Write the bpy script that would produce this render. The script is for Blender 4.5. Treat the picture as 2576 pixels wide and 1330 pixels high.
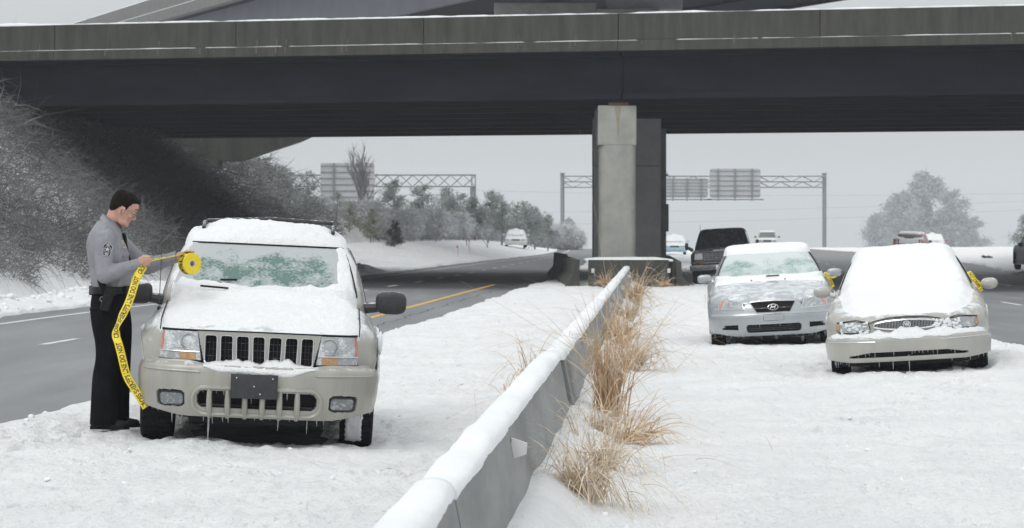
import bpy, bmesh, math, random
import numpy as np
from mathutils import Vector, Matrix, noise as mnoise
from mathutils.bvhtree import BVHTree

for o in list(bpy.data.objects):
    bpy.data.objects.remove(o, do_unlink=True)
R = math.radians
scene = bpy.context.scene
COL = scene.collection

# ------------------------------------------------------------------ camera
F = 7155.6           # focal length in photo units (photo 2576 wide, 100 mm lens)
CAMZ = 1.58
cam_d = bpy.data.cameras.new('camera')
cam = bpy.data.objects.new('camera', cam_d)
COL.objects.link(cam)
cam.location = (0, 0, CAMZ)
cam.rotation_euler = (R(90), 0, 0)
cam_d.sensor_width = 36
cam_d.lens = 100
cam_d.shift_y = -77 / 2576
cam_d.clip_start = 0.5
cam_d.clip_end = 6000
cam_d.dof.use_dof = True
cam_d.dof.focus_distance = 22.5
cam_d.dof.aperture_fstop = 9
scene.camera = cam

# ------------------------------------------------------------------ sky: an even winter overcast
SUN_EL, SUN_AZ = 52, 218
w = bpy.data.worlds.new('World')
scene.world = w
w.use_nodes = True
nt = w.node_tree
for n in list(nt.nodes):
    nt.nodes.remove(n)
N = nt.nodes.new
out = N('ShaderNodeOutputWorld')
bg = N('ShaderNodeBackground')
sky = N('ShaderNodeTexSky')
sky.sky_type = 'NISHITA'
sky.sun_disc = False
sky.sun_elevation = R(SUN_EL)
sky.sun_rotation = R(SUN_AZ)
sky.dust_density = 6
sky.air_density = 1.0
hs = N('ShaderNodeHueSaturation')
hs.inputs['Saturation'].default_value = 0.10
tc = N('ShaderNodeTexCoord')
sep = N('ShaderNodeSeparateXYZ')
mr = N('ShaderNodeMapRange')          # overcast: the zenith is brighter than the horizon
mr.inputs['From Min'].default_value = 0.0
mr.inputs['From Max'].default_value = 1.0
mr.inputs['To Min'].default_value = 6.2
mr.inputs['To Max'].default_value = 12.3
comb = N('ShaderNodeCombineColor')
mulr = N('ShaderNodeMath'); mulr.operation = 'MULTIPLY'; mulr.inputs[1].default_value = 0.955
mulg = N('ShaderNodeMath'); mulg.operation = 'MULTIPLY'; mulg.inputs[1].default_value = 0.995
mulb = N('ShaderNodeMath'); mulb.operation = 'MULTIPLY'; mulb.inputs[1].default_value = 1.012
mix = N('ShaderNodeMix'); mix.data_type = 'RGBA'
mix.inputs[0].default_value = 0.85
L = nt.links.new
L(tc.outputs['Generated'], sep.inputs[0])
L(sep.outputs['Z'], mr.inputs['Value'])
for m_, ch in ((mulr, 'Red'), (mulg, 'Green'), (mulb, 'Blue')):
    L(mr.outputs[0], m_.inputs[0])
    L(m_.outputs[0], comb.inputs[ch])
L(sky.outputs[0], hs.inputs['Color'])
L(hs.outputs[0], mix.inputs[6])
L(comb.outputs[0], mix.inputs[7])
L(mix.outputs[2], bg.inputs['Color'])
bg.inputs['Strength'].default_value = 0.1
L(bg.outputs[0], out.inputs['Surface'])

sd = bpy.data.lights.new('sun', 'SUN')
sun = bpy.data.objects.new('sun', sd)
COL.objects.link(sun)
sd.energy = 0.7
sd.angle = R(24)
sd.color = (1.0, 0.98, 0.95)
sun.rotation_euler = (R(90 - SUN_EL), 0, R(180 - SUN_AZ))

scene.view_settings.view_transform = 'Standard'
scene.view_settings.look = 'None'
scene.view_settings.exposure = 0.12
scene.view_settings.gamma = 1
scene.view_settings.use_curve_mapping = False
scene.render.engine = 'CYCLES'
cy = scene.cycles
cy.use_denoising = True
cy.max_bounces = 6
cy.diffuse_bounces = 3
cy.glossy_bounces = 3
cy.transmission_bounces = 4
cy.transparent_max_bounces = 6
cy.volume_bounces = 2
cy.caustics_reflective = False
cy.caustics_refractive = False

# ------------------------------------------------------------------ helpers
rng = np.random.default_rng(7)
random.seed(7)
_lat = np.random.default_rng(11).random((256, 256))

def vnoise(x, y):
    x = np.asarray(x, float); y = np.asarray(y, float)
    xi = np.floor(x).astype(int); yi = np.floor(y).astype(int)
    fx = x - xi; fy = y - yi
    fx = fx * fx * (3 - 2 * fx); fy = fy * fy * (3 - 2 * fy)
    a = _lat[xi & 255, yi & 255]; b = _lat[(xi + 1) & 255, yi & 255]
    c = _lat[xi & 255, (yi + 1) & 255]; d = _lat[(xi + 1) & 255, (yi + 1) & 255]
    return (a * (1 - fx) + b * fx) * (1 - fy) + (c * (1 - fx) + d * fx) * fy * 1.0

def fbm(x, y, o=4):
    s = 0; a = .5
    for i in range(o):
        s = s + a * (vnoise(x * 2 ** i + 17.3 * i, y * 2 ** i + 9.1 * i) * 2 - 1)
        a *= .5
    return s

def sstep(a, b, x):
    t = np.clip((np.asarray(x, float) - a) / (b - a), 0, 1)
    return t * t * (3 - 2 * t)

def pix(px, py, Y):
    """point at depth Y (metres) seen at photo position px, py"""
    return Vector(((px - 1288) * Y / F, Y, CAMZ - (py - 588) * Y / F))

def props(o, label=None, cat=None, group=None, kind=None):
    if label: o['label'] = label
    if cat: o['category'] = cat
    if group: o['group'] = group
    if kind: o['kind'] = kind
    return o

def link_mesh(name, me, mat=None, parent=None):
    o = bpy.data.objects.new(name, me)
    COL.objects.link(o)
    if mat is not None:
        for m in (mat if isinstance(mat, (list, tuple)) else [mat]):
            me.materials.append(m)
    if parent is not None:
        o.parent = parent
    return o

def np_mesh(name, V, Q, mat=None, parent=None, smooth=True, midx=None, sharp=None):
    """mesh from numpy vertices and quad or triangle faces"""
    V = np.asarray(V, np.float32).reshape(-1, 3); Q = np.asarray(Q, np.int32)
    k = Q.shape[1]
    me = bpy.data.meshes.new(name)
    me.vertices.add(len(V)); me.vertices.foreach_set('co', V.ravel())
    me.loops.add(Q.size); me.loops.foreach_set('vertex_index', Q.ravel())
    me.polygons.add(len(Q))
    me.polygons.foreach_set('loop_start', np.arange(0, Q.size, k, dtype=np.int32))
    me.polygons.foreach_set('use_smooth', np.full(len(Q), smooth))
    if midx is not None:
        me.polygons.foreach_set('material_index', np.asarray(midx, np.int32))
    me.update(calc_edges=True)
    if sharp: me.set_sharp_from_angle(angle=R(sharp))
    return link_mesh(name, me, mat, parent)

def empty(name, loc=(0, 0, 0), rot=(0, 0, 0)):
    o = bpy.data.objects.new(name, None)
    o.empty_display_size = .2
    COL.objects.link(o)
    o.location = loc; o.rotation_euler = rot
    return o

def grid_faces(n, m, closed=False):
    i = np.arange(n - 1)[:, None]; j = np.arange(m if closed else m - 1)[None, :]
    j2 = (j + 1) % m
    return np.stack([i * m + j + 0 * j2, i * m + j2, (i + 1) * m + j2, (i + 1) * m + j], -1).reshape(-1, 4)

def catmull(P, n=6):
    P = np.asarray(P, float)
    Q = np.concatenate([2 * P[:1] - P[1:2], P, 2 * P[-1:] - P[-2:-1]])
    out = []
    t = np.linspace(0, 1, n, endpoint=False)
    t = t.reshape((-1,) + (1,) * (P.ndim - 1))
    for i in range(1, len(Q) - 2):
        a, b, c, d = Q[i - 1], Q[i], Q[i + 1], Q[i + 2]
        out.append(.5 * (2 * b + (c - a) * t + (2 * a - 5 * b + 4 * c - d) * t ** 2 + (3 * b - a - 3 * c + d) * t ** 3))
    out.append(P[-1:])
    return np.concatenate(out)

class MB:
    """collects shapes into one mesh"""
    def __init__(s): s.v = []; s.f = []; s.mi = []; s.cur = 0
    def add(s, V, Fs):
        o = len(s.v)
        s.v += [tuple(map(float, p)) for p in V]
        s.f += [tuple(int(i) + o for i in f) for f in Fs]
        s.mi += [s.cur] * len(Fs)
        return s
    def box(s, c, d, M=None, bev=0.0):
        hx, hy, hz = d[0] / 2, d[1] / 2, d[2] / 2
        if bev <= 0:
            V = [Vector((x * hx, y * hy, z * hz)) for z in (-1, 1) for y in (-1, 1) for x in (-1, 1)]
            Fs = [(0, 2, 3, 1), (4, 5, 7, 6), (0, 1, 5, 4), (2, 6, 7, 3), (0, 4, 6, 2), (1, 3, 7, 5)]
        else:
            bm = bmesh.new(); bmesh.ops.create_cube(bm, size=1)
            for v in bm.verts: v.co = (v.co.x * d[0], v.co.y * d[1], v.co.z * d[2])
            bmesh.ops.bevel(bm, geom=list(bm.edges), offset=min(bev, min(d) * .45), segments=2, affect='EDGES', profile=.5)
            bm.verts.index_update()
            V = [v.co.copy() for v in bm.verts]; Fs = [[v.index for v in f.verts] for f in bm.faces]
            bm.free()
        c = Vector(c)
        V = [(M @ v if M is not None else v) + c for v in V]
        return s.add(V, Fs)
    def tube(s, pts, rad, n=8, caps=True, flat=1.0):
        pts = [Vector(p) for p in pts]
        if not hasattr(rad, '__len__'): rad = [rad] * len(pts)
        V = []; up = Vector((0, 0, 1))
        prev = None
        for i, p in enumerate(pts):
            t = (pts[min(i + 1, len(pts) - 1)] - pts[max(i - 1, 0)])
            if t.length < 1e-9: t = Vector((0, 0, 1))
            t.normalize()
            if prev is None:
                a = t.cross(up if abs(t.z) < .95 else Vector((1, 0, 0))).normalized()
            else:
                a = (prev - t * prev.dot(t)); a = a.normalized() if a.length > 1e-6 else t.orthogonal().normalized()
            prev = a
            b = t.cross(a)
            r = rad[i]
            ra, rb = (r, r * flat) if not hasattr(r, '__len__') else r
            for k in range(n):
                q = 2 * math.pi * k / n
                V.append(p + a * (ra * math.cos(q)) + b * (rb * math.sin(q)))
        m = len(pts)
        Fs = [(i * n + k, i * n + (k + 1) % n, (i + 1) * n + (k + 1) % n, (i + 1) * n + k) for i in range(m - 1) for k in range(n)]
        if caps:
            Fs.append(tuple(reversed(range(n)))); Fs.append(tuple(range((m - 1) * n, m * n)))
        return s.add(V, Fs)
    def lathe(s, prof, n=24, M=None, closed=False):
        """profile (r, h) turned round the local z axis"""
        V = []
        for r, h in prof:
            for k in range(n):
                q = 2 * math.pi * k / n
                V.append(Vector((r * math.cos(q), r * math.sin(q), h)))
        if M is not None: V = [M @ v for v in V]
        m = len(prof)
        Fs = [(i * n + k, i * n + (k + 1) % n, (i + 1) * n + (k + 1) % n, (i + 1) * n + k) for i in range(m - 1) for k in range(n)]
        if closed: Fs += [((m - 1) * n + k, (m - 1) * n + (k + 1) % n, (k + 1) % n, k) for k in range(n)]
        return s.add(V, Fs)
    def grid(s, G, closed=False):
        G = np.asarray(G, float); n, m = G.shape[:2]
        return s.add(G.reshape(-1, 3), grid_faces(n, m, closed))
    def slab(s, G, back):
        """grid G given thickness by the offset vector or grid back"""
        G = np.asarray(G, float); n, m = G.shape[:2]
        B = G + np.asarray(back, float)
        f = grid_faces(n, m)
        fb = f[:, ::-1] + n * m
        idx = lambda i, j: i * m + j
        rim = [idx(0, j) for j in range(m)] + [idx(i, m - 1) for i in range(1, n)] + [idx(n - 1, j) for j in range(m - 2, -1, -1)] + [idx(i, 0) for i in range(n - 2, 0, -1)]
        side = [(a, b, b + n * m, a + n * m)[::-1] for a, b in zip(rim, rim[1:] + rim[:1])]
        return s.add(np.concatenate([G.reshape(-1, 3), B.reshape(-1, 3)]), list(map(tuple, f)) + list(map(tuple, fb)) + side)
    def prism(s, poly, z0, z1, M=None):
        """2D outline extruded along local z"""
        n = len(poly)
        V = [Vector((p[0], p[1], z0)) for p in poly] + [Vector((p[0], p[1], z1)) for p in poly]
        if M is not None: V = [M @ v for v in V]
        Fs = [tuple(reversed(range(n))), tuple(range(n, 2 * n))] + [(i, (i + 1) % n, (i + 1) % n + n, i + n) for i in range(n)]
        return s.add(V, Fs)
    def ell(s, c, r, n=2.0, nu=16, nv=10, M=None):
        """superellipsoid"""
        c = Vector(c); V = []
        sp = lambda q, e: math.copysign(abs(q) ** e, q)
        e = 2 / n
        for i in range(nv + 1):
            a = -math.pi / 2 + math.pi * i / nv
            for k in range(nu):
                b = 2 * math.pi * k / nu
                v = Vector((r[0] * sp(math.cos(a), e) * sp(math.cos(b), e), r[1] * sp(math.cos(a), e) * sp(math.sin(b), e), r[2] * sp(math.sin(a), e)))
                V.append((M @ v if M is not None else v) + c)
        Fs = [(i * nu + k, i * nu + (k + 1) % nu, (i + 1) * nu + (k + 1) % nu, (i + 1) * nu + k) for i in range(nv) for k in range(nu)]
        return s.add(V, Fs)
    def build(s, name, mat=None, parent=None, smooth=True, sharp=40, flip=False):
        me = bpy.data.meshes.new(name)
        me.from_pydata(s.v, [], s.f)
        if any(s.mi):
            me.polygons.foreach_set('material_index', s.mi)
        bm = bmesh.new(); bm.from_mesh(me)
        bmesh.ops.remove_doubles(bm, verts=bm.verts, dist=1e-6)
        bmesh.ops.recalc_face_normals(bm, faces=bm.faces)
        bm.to_mesh(me); bm.free()
        me.polygons.foreach_set('use_smooth', [smooth] * len(me.polygons))
        me.update()
        if smooth and sharp: me.set_sharp_from_angle(angle=R(sharp))
        return link_mesh(name, me, mat, parent)

def copy_tree(o, parent=None):
    c = o.copy(); COL.objects.link(c); c.parent = parent
    for ch in list(o.children): copy_tree(ch, c)
    return c

# ------------------------------------------------------------------ materials
def new_mat(name):
    m = bpy.data.materials.new(name); m.use_nodes = True
    return m, m.node_tree, m.node_tree.nodes['Principled BSDF']

def M(name, c1, c2=None, scale=6.0, rough=.6, metal=0.0, bump=0.0, bscale=40.0, coat=0.0, frost=0.0, fscale=9.0, detail=5, stretch=None, spec=None, frost_up=True, fcol=(.74, .77, .80), lo=.35, hi=.65):
    """noise-varied surface; frost > 0 adds rime where a face looks up and in patches"""
    m, t, b = new_mat(name)
    nn = t.nodes.new; ln = t.links.new
    b.inputs['Roughness'].default_value = rough
    b.inputs['Metallic'].default_value = metal
    if spec is not None: b.inputs['Specular IOR Level'].default_value = spec
    if coat: b.inputs['Coat Weight'].default_value = coat; b.inputs['Coat Roughness'].default_value = .12
    tco = nn('ShaderNodeTexCoord'); vec = tco.outputs['Object']
    if stretch:
        mp = nn('ShaderNodeMapping'); mp.inputs['Scale'].default_value = stretch
        ln(vec, mp.inputs[0]); vec = mp.outputs[0]
    colsock = None
    if c2 is not None:
        nz = nn('ShaderNodeTexNoise'); nz.inputs['Scale'].default_value = scale; nz.inputs['Detail'].default_value = detail
        nz.inputs['Roughness'].default_value = .62
        ln(vec, nz.inputs['Vector'])
        rp = nn('ShaderNodeValToRGB')
        rp.color_ramp.elements[0].position = lo; rp.color_ramp.elements[1].position = hi
        rp.color_ramp.elements[0].color = (*c1, 1); rp.color_ramp.elements[1].color = (*c2, 1)
        ln(nz.outputs['Fac'], rp.inputs[0]); colsock = rp.outputs[0]
    if frost > 0:
        nf = nn('ShaderNodeTexNoise'); nf.inputs['Scale'].default_value = fscale; nf.inputs['Detail'].default_value = 8; nf.inputs['Roughness'].default_value = .7
        ln(tco.outputs['Object'], nf.inputs['Vector'])
        ad = nn('ShaderNodeMath'); ad.operation = 'ADD'
        if frost_up:
            g = nn('ShaderNodeNewGeometry'); sp_ = nn('ShaderNodeSeparateXYZ'); ln(g.outputs['Normal'], sp_.inputs[0])
            mu = nn('ShaderNodeMath'); mu.operation = 'MULTIPLY'; mu.inputs[1].default_value = .38
            ln(sp_.outputs['Z'], mu.inputs[0]); ln(mu.outputs[0], ad.inputs[1])
        else: ad.inputs[1].default_value = 0
        ln(nf.outputs['Fac'], ad.inputs[0])
        r2 = nn('ShaderNodeMapRange'); r2.inputs['From Min'].default_value = .95 - frost * .6; r2.inputs['From Max'].default_value = 1.12 - frost * .6
        ln(ad.outputs[0], r2.inputs['Value'])
        mx = nn('ShaderNodeMix'); mx.data_type = 'RGBA'
        ln(r2.outputs[0], mx.inputs[0]); mx.inputs[7].default_value = (*fcol, 1)
        if colsock: ln(colsock, mx.inputs[6])
        else: mx.inputs[6].default_value = (*c1, 1)
        colsock = mx.outputs[2]
        if metal:
            r3 = nn('ShaderNodeMapRange'); r3.inputs['To Min'].default_value = metal; r3.inputs['To Max'].default_value = 0
            ln(r2.outputs[0], r3.inputs['Value']); ln(r3.outputs[0], b.inputs['Metallic'])
    if colsock: ln(colsock, b.inputs['Base Color'])
    else: b.inputs['Base Color'].default_value = (*c1, 1)
    if bump:
        nb = nn('ShaderNodeTexNoise'); nb.inputs['Scale'].default_value = bscale; nb.inputs['Detail'].default_value = 6; nb.inputs['Roughness'].default_value = .6
        ln(vec, nb.inputs['Vector'])
        bp = nn('ShaderNodeBump'); bp.inputs['Strength'].default_value = bump; bp.inputs['Distance'].default_value = .02
        ln(nb.outputs['Fac'], bp.inputs['Height']); ln(bp.outputs[0], b.inputs['Normal'])
    return m

def snow_mat(name, fine=60.0, coarse=7.0, s1=.5, s2=.35, c1=(.80, .82, .85), c2=(.88, .89, .90), dirt=0.0):
    m, t, b = new_mat(name)
    nn = t.nodes.new; ln = t.links.new
    tco = nn('ShaderNodeTexCoord')
    b.inputs['Roughness'].default_value = .55
    b.inputs['Specular IOR Level'].default_value = .3
    n1 = nn('ShaderNodeTexNoise'); n1.inputs['Scale'].default_value = coarse; n1.inputs['Detail'].default_value = 8; n1.inputs['Roughness'].default_value = .65
    n2 = nn('ShaderNodeTexNoise'); n2.inputs['Scale'].default_value = fine; n2.inputs['Detail'].default_value = 4
    n3 = nn('ShaderNodeTexNoise'); n3.inputs['Scale'].default_value = .9; n3.inputs['Detail'].default_value = 7; n3.inputs['Roughness'].default_value = .68
    for n in (n1, n2, n3): ln(tco.outputs['Object'], n.inputs['Vector'])
    rp = nn('ShaderNodeValToRGB')
    rp.color_ramp.elements[0].position = .38; rp.color_ramp.elements[1].position = .62
    rp.color_ramp.elements[0].color = (*c1, 1); rp.color_ramp.elements[1].color = (*c2, 1)
    ln(n3.outputs['Fac'], rp.inputs[0])
    col = rp.outputs[0]
    if dirt:
        nd = nn('ShaderNodeTexNoise'); nd.inputs['Scale'].default_value = 5; nd.inputs['Detail'].default_value = 8; nd.inputs['Roughness'].default_value = .72
        ln(tco.outputs['Object'], nd.inputs['Vector'])
        mr_ = nn('ShaderNodeMapRange'); mr_.inputs['From Min'].default_value = .62; mr_.inputs['From Max'].default_value = .78; mr_.inputs['To Max'].default_value = dirt
        ln(nd.outputs['Fac'], mr_.inputs['Value'])
        mx = nn('ShaderNodeMix'); mx.data_type = 'RGBA'; mx.inputs[7].default_value = (.36, .345, .32, 1)
        ln(mr_.outputs[0], mx.inputs[0]); ln(col, mx.inputs[6]); col = mx.outputs[2]
    ln(col, b.inputs['Base Color'])
    b1 = nn('ShaderNodeBump'); b1.inputs['Strength'].default_value = s1; b1.inputs['Distance'].default_value = .06
    b2 = nn('ShaderNodeBump'); b2.inputs['Strength'].default_value = s2; b2.inputs['Distance'].default_value = .015
    ln(n1.outputs['Fac'], b1.inputs['Height']); ln(n2.outputs['Fac'], b2.inputs['Height'])
    ln(b1.outputs[0], b2.inputs['Normal']); ln(b2.outputs[0], b.inputs['Normal'])
    return m

def iced_glass(name, glass, frost, thr, scale=7.0, fine=55.0, grad=None, rough=.22):
    """a windscreen under rime: tinted glass seen through, grains and patches of white ice over it"""
    m, t, b = new_mat(name)
    nn = t.nodes.new; ln = t.links.new
    tco = nn('ShaderNodeTexCoord')
    n1 = nn('ShaderNodeTexNoise'); n1.inputs['Scale'].default_value = scale; n1.inputs['Detail'].default_value = 6; n1.inputs['Roughness'].default_value = .6
    n2 = nn('ShaderNodeTexNoise'); n2.inputs['Scale'].default_value = fine; n2.inputs['Detail'].default_value = 3
    ln(tco.outputs['Object'], n1.inputs['Vector']); ln(tco.outputs['Object'], n2.inputs['Vector'])
    a1 = nn('ShaderNodeMath'); a1.operation = 'MULTIPLY_ADD'; a1.inputs[1].default_value = .55
    ln(n2.outputs['Fac'], a1.inputs[0]); ln(n1.outputs['Fac'], a1.inputs[2])
    mr_ = nn('ShaderNodeMapRange'); mr_.inputs['From Min'].default_value = thr - .10; mr_.inputs['From Max'].default_value = thr + .12
    src = a1.outputs[0]
    for ax, g0, g1, amt in (grad or ()):      # rime thickens towards an edge of the pane
        sp_ = nn('ShaderNodeSeparateXYZ'); ln(tco.outputs['Object'], sp_.inputs[0])
        gr = nn('ShaderNodeMapRange'); gr.inputs['From Min'].default_value = g0; gr.inputs['From Max'].default_value = g1; gr.inputs['To Max'].default_value = amt
        ln(sp_.outputs[ax], gr.inputs['Value'])
        ad = nn('ShaderNodeMath'); ad.operation = 'ADD'; ln(src, ad.inputs[0]); ln(gr.outputs[0], ad.inputs[1]); src = ad.outputs[0]
    ln(src, mr_.inputs['Value'])
    mx = nn('ShaderNodeMix'); mx.data_type = 'RGBA'
    mx.inputs[6].default_value = (*glass, 1); mx.inputs[7].default_value = (*frost, 1)
    ln(mr_.outputs[0], mx.inputs[0]); ln(mx.outputs[2], b.inputs['Base Color'])
    r2 = nn('ShaderNodeMapRange'); r2.inputs['To Min'].default_value = rough; r2.inputs['To Max'].default_value = .6
    ln(mr_.outputs[0], r2.inputs['Value']); ln(r2.outputs[0], b.inputs['Roughness'])
    bp = nn('ShaderNodeBump'); bp.inputs['Strength'].default_value = .5; bp.inputs['Distance'].default_value = .01
    ln(a1.outputs[0], bp.inputs['Height']); ln(bp.outputs[0], b.inputs['Normal'])
    return m

MT = {}
MT['snow'] = snow_mat('snow', coarse=8.0, fine=34, s1=1.2, s2=1.1, dirt=.18, c1=(.85, .855, .86), c2=(.945, .945, .945))
MT['car_snow'] = snow_mat('car_snow', coarse=14, fine=90, s1=.45, s2=.8, c1=(.85, .86, .87), c2=(.91, .915, .92))
MT['soft_snow'] = snow_mat('soft_snow', coarse=5, fine=70, s1=.3, s2=.35, c1=(.80, .81, .82), c2=(.86, .865, .87))
MT['fog_lens'] = iced_glass('fog_lens', (.20, .21, .22), (.42, .44, .45), .86, scale=12, fine=60, rough=.1)
MT['old_chrome'] = M('old_chrome', (.10, .11, .12), (.20, .21, .22), scale=9, rough=.3, metal=.5)
MT['cap_snow'] = snow_mat('cap_snow', coarse=9, fine=60, s1=.2, s2=.2, c1=(.80, .82, .84), c2=(.88, .89, .90))
MT['concrete'] = M('concrete', (.11, .11, .105), (.155, .154, .145), scale=3.5, rough=.8, bump=.25, bscale=60, detail=8)
MT['barrier'] = M('barrier', (.20, .205, .205), (.30, .305, .30), scale=2.2, rough=.75, bump=.3, bscale=70, detail=9, stretch=(1, .25, 1))
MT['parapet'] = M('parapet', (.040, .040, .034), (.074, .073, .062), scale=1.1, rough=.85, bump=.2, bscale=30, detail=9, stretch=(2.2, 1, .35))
MT['pier'] = M('pier', (.30, .30, .275), (.40, .395, .365), scale=1.6, rough=.8, bump=.2, bscale=40, detail=9)
MT['pier_dark'] = M('pier_dark', (.36, .365, .37), (.44, .445, .45), scale=1.5, rough=.8, bump=.2, bscale=40, detail=9)
MT['girder'] = M('girder', (.008, .009, .015), (.016, .018, .027), scale=1.4, rough=.85, bump=.1, bscale=30, detail=8, stretch=(.3, 1, 1), spec=.08)  # near-black blue base carries the deck overhang's shade in its colour
MT["lime"] = M("lime", (.16, .155, .13), (.11, .098, .075), scale=8, rough=.9)
MT["stain"] = M("stain", (.30, .255, .18), (.34, .31, .25), scale=6, rough=.85)
MT["flygirder"] = M("flygirder", (.075, .08, .10), (.095, .10, .12), scale=.6, rough=.7)
MT['joint'] = M('joint', (.02, .02, .02), rough=.9)
MT['rust'] = M('rust', (.14, .075, .035), (.09, .06, .04), scale=12, rough=.9)
MT['galv'] = M('galv', (.17, .18, .20), (.24, .25, .27), scale=5, rough=.6, frost=.35, fscale=2)
MT['sign_back'] = M('sign_back', (.40, .41, .415), (.48, .485, .49), scale=.8, rough=.6, stretch=(1, 1, 6))
MT['wood'] = M('wood', (.10, .09, .08), (.15, .14, .13), scale=6, rough=.9)
MT['rubber'] = M('rubber', (.010, .010, .011), (.022, .022, .024), scale=20, rough=.9, spec=.15, bump=.3, bscale=80)
MT['black'] = M('black', (.010, .010, .011), (.014, .014, .015), scale=10, rough=.7, spec=.15)
MT['trim'] = M('trim', (.022, .023, .026), (.04, .04, .044), scale=14, rough=.5, frost=.25, fscale=16)
MT['chrome'] = M('chrome', (.62, .63, .64), (.72, .73, .74), scale=20, rough=.22, metal=.9, frost=.2, fscale=30)
MT['rim'] = M('rim', (.35, .36, .37), (.45, .46, .47), scale=18, rough=.4, metal=.6, frost=.3, fscale=20)
MT['lens'] = iced_glass('lens', (.40, .42, .44), (.70, .73, .75), .82, scale=14, fine=80, rough=.12)
MT['lens_clear'] = iced_glass('lens_clear', (.34, .355, .37), (.60, .63, .65), .86, scale=12, fine=60, rough=.1)
MT['amber'] = M('amber', (.44, .22, .08), (.52, .34, .18), scale=25, rough=.2, frost=.3, fscale=30)
MT['red_lens'] = M('red_lens', (.55, .14, .09), (.62, .27, .20), scale=25, rough=.2, frost=.22, fscale=30)
MT['ice'] = M('ice', (.55, .58, .60), (.70, .72, .74), scale=30, rough=.15)
_b = MT['ice'].node_tree.nodes['Principled BSDF']; _b.inputs['Transmission Weight'].default_value = .55; _b.inputs['IOR'].default_value = 1.31
MT['dark_glass'] = M('dark_glass', (.010, .012, .014), (.02, .022, .025), scale=6, rough=.12)
# ------------------------------------------------------------------ lie of the land
def curve(pts):
    P = catmull(np.array(pts, float), 12)
    return lambda Y: np.interp(Y, P[:, 1], P[:, 0])
# edges of the two carriageways as (X, Y)
eL = curve([(-7.5, -40), (-6.0, 2), (-5.2, 14), (-4.2, 24), (-3.75, 30), (-2.05, 46.8), (-1.2, 60), (.52, 88), (2.04, 111), (4.6, 170), (7.0, 240), (9, 320), (12, 420)])
fL = curve([(-13, -40), (-12, 2), (-11.2, 25), (-10.3, 50), (-9.4, 64), (-7.6, 85), (-5.7, 111), (-3.0, 150), (-.4, 185), (3.4, 241), (5.5, 320), (8, 420)])
nR = curve([(9.0, -40), (7.6, 10), (7.4, 42), (7.7, 65), (8.6, 90), (11.0, 130), (17.6, 230), (20, 290), (23, 360), (26, 420)])
fR = curve([(20, -40), (19, 10), (18.5, 42), (18.6, 70), (19.9, 111), (25, 157), (29.4, 231), (31, 290), (33, 360), (36, 420)])
toe = curve([(-13.5, -40), (-12.5, 20), (-11.6, 45), (-11.0, 62), (-10.4, 90), (-9.6, 120), (-9.4, 150), (-9.0, 170), (-8, 420)])
emb_h = curve([(0, -40), (3, 20), (6.5, 45), (7.4, 70), (7.4, 120), (6.6, 140), (3.5, 160), (1.6, 175), (1.2, 200), (.7, 240), (.2, 300), (0, 420)])
rb_h = curve([(1.5, -40), (1.5, 60), (1.5, 100), (1.1, 130), (.85, 160), (.5, 220), (.1, 290), (0, 420)])

def barrier_x(Y): return .0503 * np.asarray(Y, float) - .86

# parked cars: front centre X, Y, heading (rear drifts left +), roll (image right lower +), half-width, length
CARS = dict(suv=(-1.896, 20.95, 4.2, 2.6, .90, 4.6), cream=(4.49, 32.1, -8.0, -3.4, .90, 4.9), silver=(3.736, 40.4, -4.0, -3.0, .91, 4.8), truck=(6.55, 88.6, -6.0, -3.0, 1.0, 5.0))

_fr = random.Random(5)
FEET = []
for k in range(16):                     # a line of steps in from the lower left
    t = k / 15
    FEET.append((-5.1 + 1.75 * t + (.13 if k % 2 else -.13), 14.2 + 7.0 * t + _fr.uniform(-.1, .1), _fr.uniform(-.35, .1)))
for k in range(12): FEET.append((-3.2 + _fr.uniform(-.75, .3), 21.6 + _fr.uniform(-1.1, .8), _fr.uniform(-1.5, 1.5)))
for k in range(9):                      # and a second line in front of the nearest vehicle
    FEET.append((-2.9 + .34 * k + _fr.uniform(-.05, .05), 19.3 - .12 * k + (.16 if k % 2 else -.1), 1.35 + _fr.uniform(-.2, .2)))
for k in range(14): FEET.append((2.6 + .36 * k * .5 + (.12 if k % 2 else -.12), 22.5 + .62 * k, -.3 + _fr.uniform(-.2, .2)))

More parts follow.
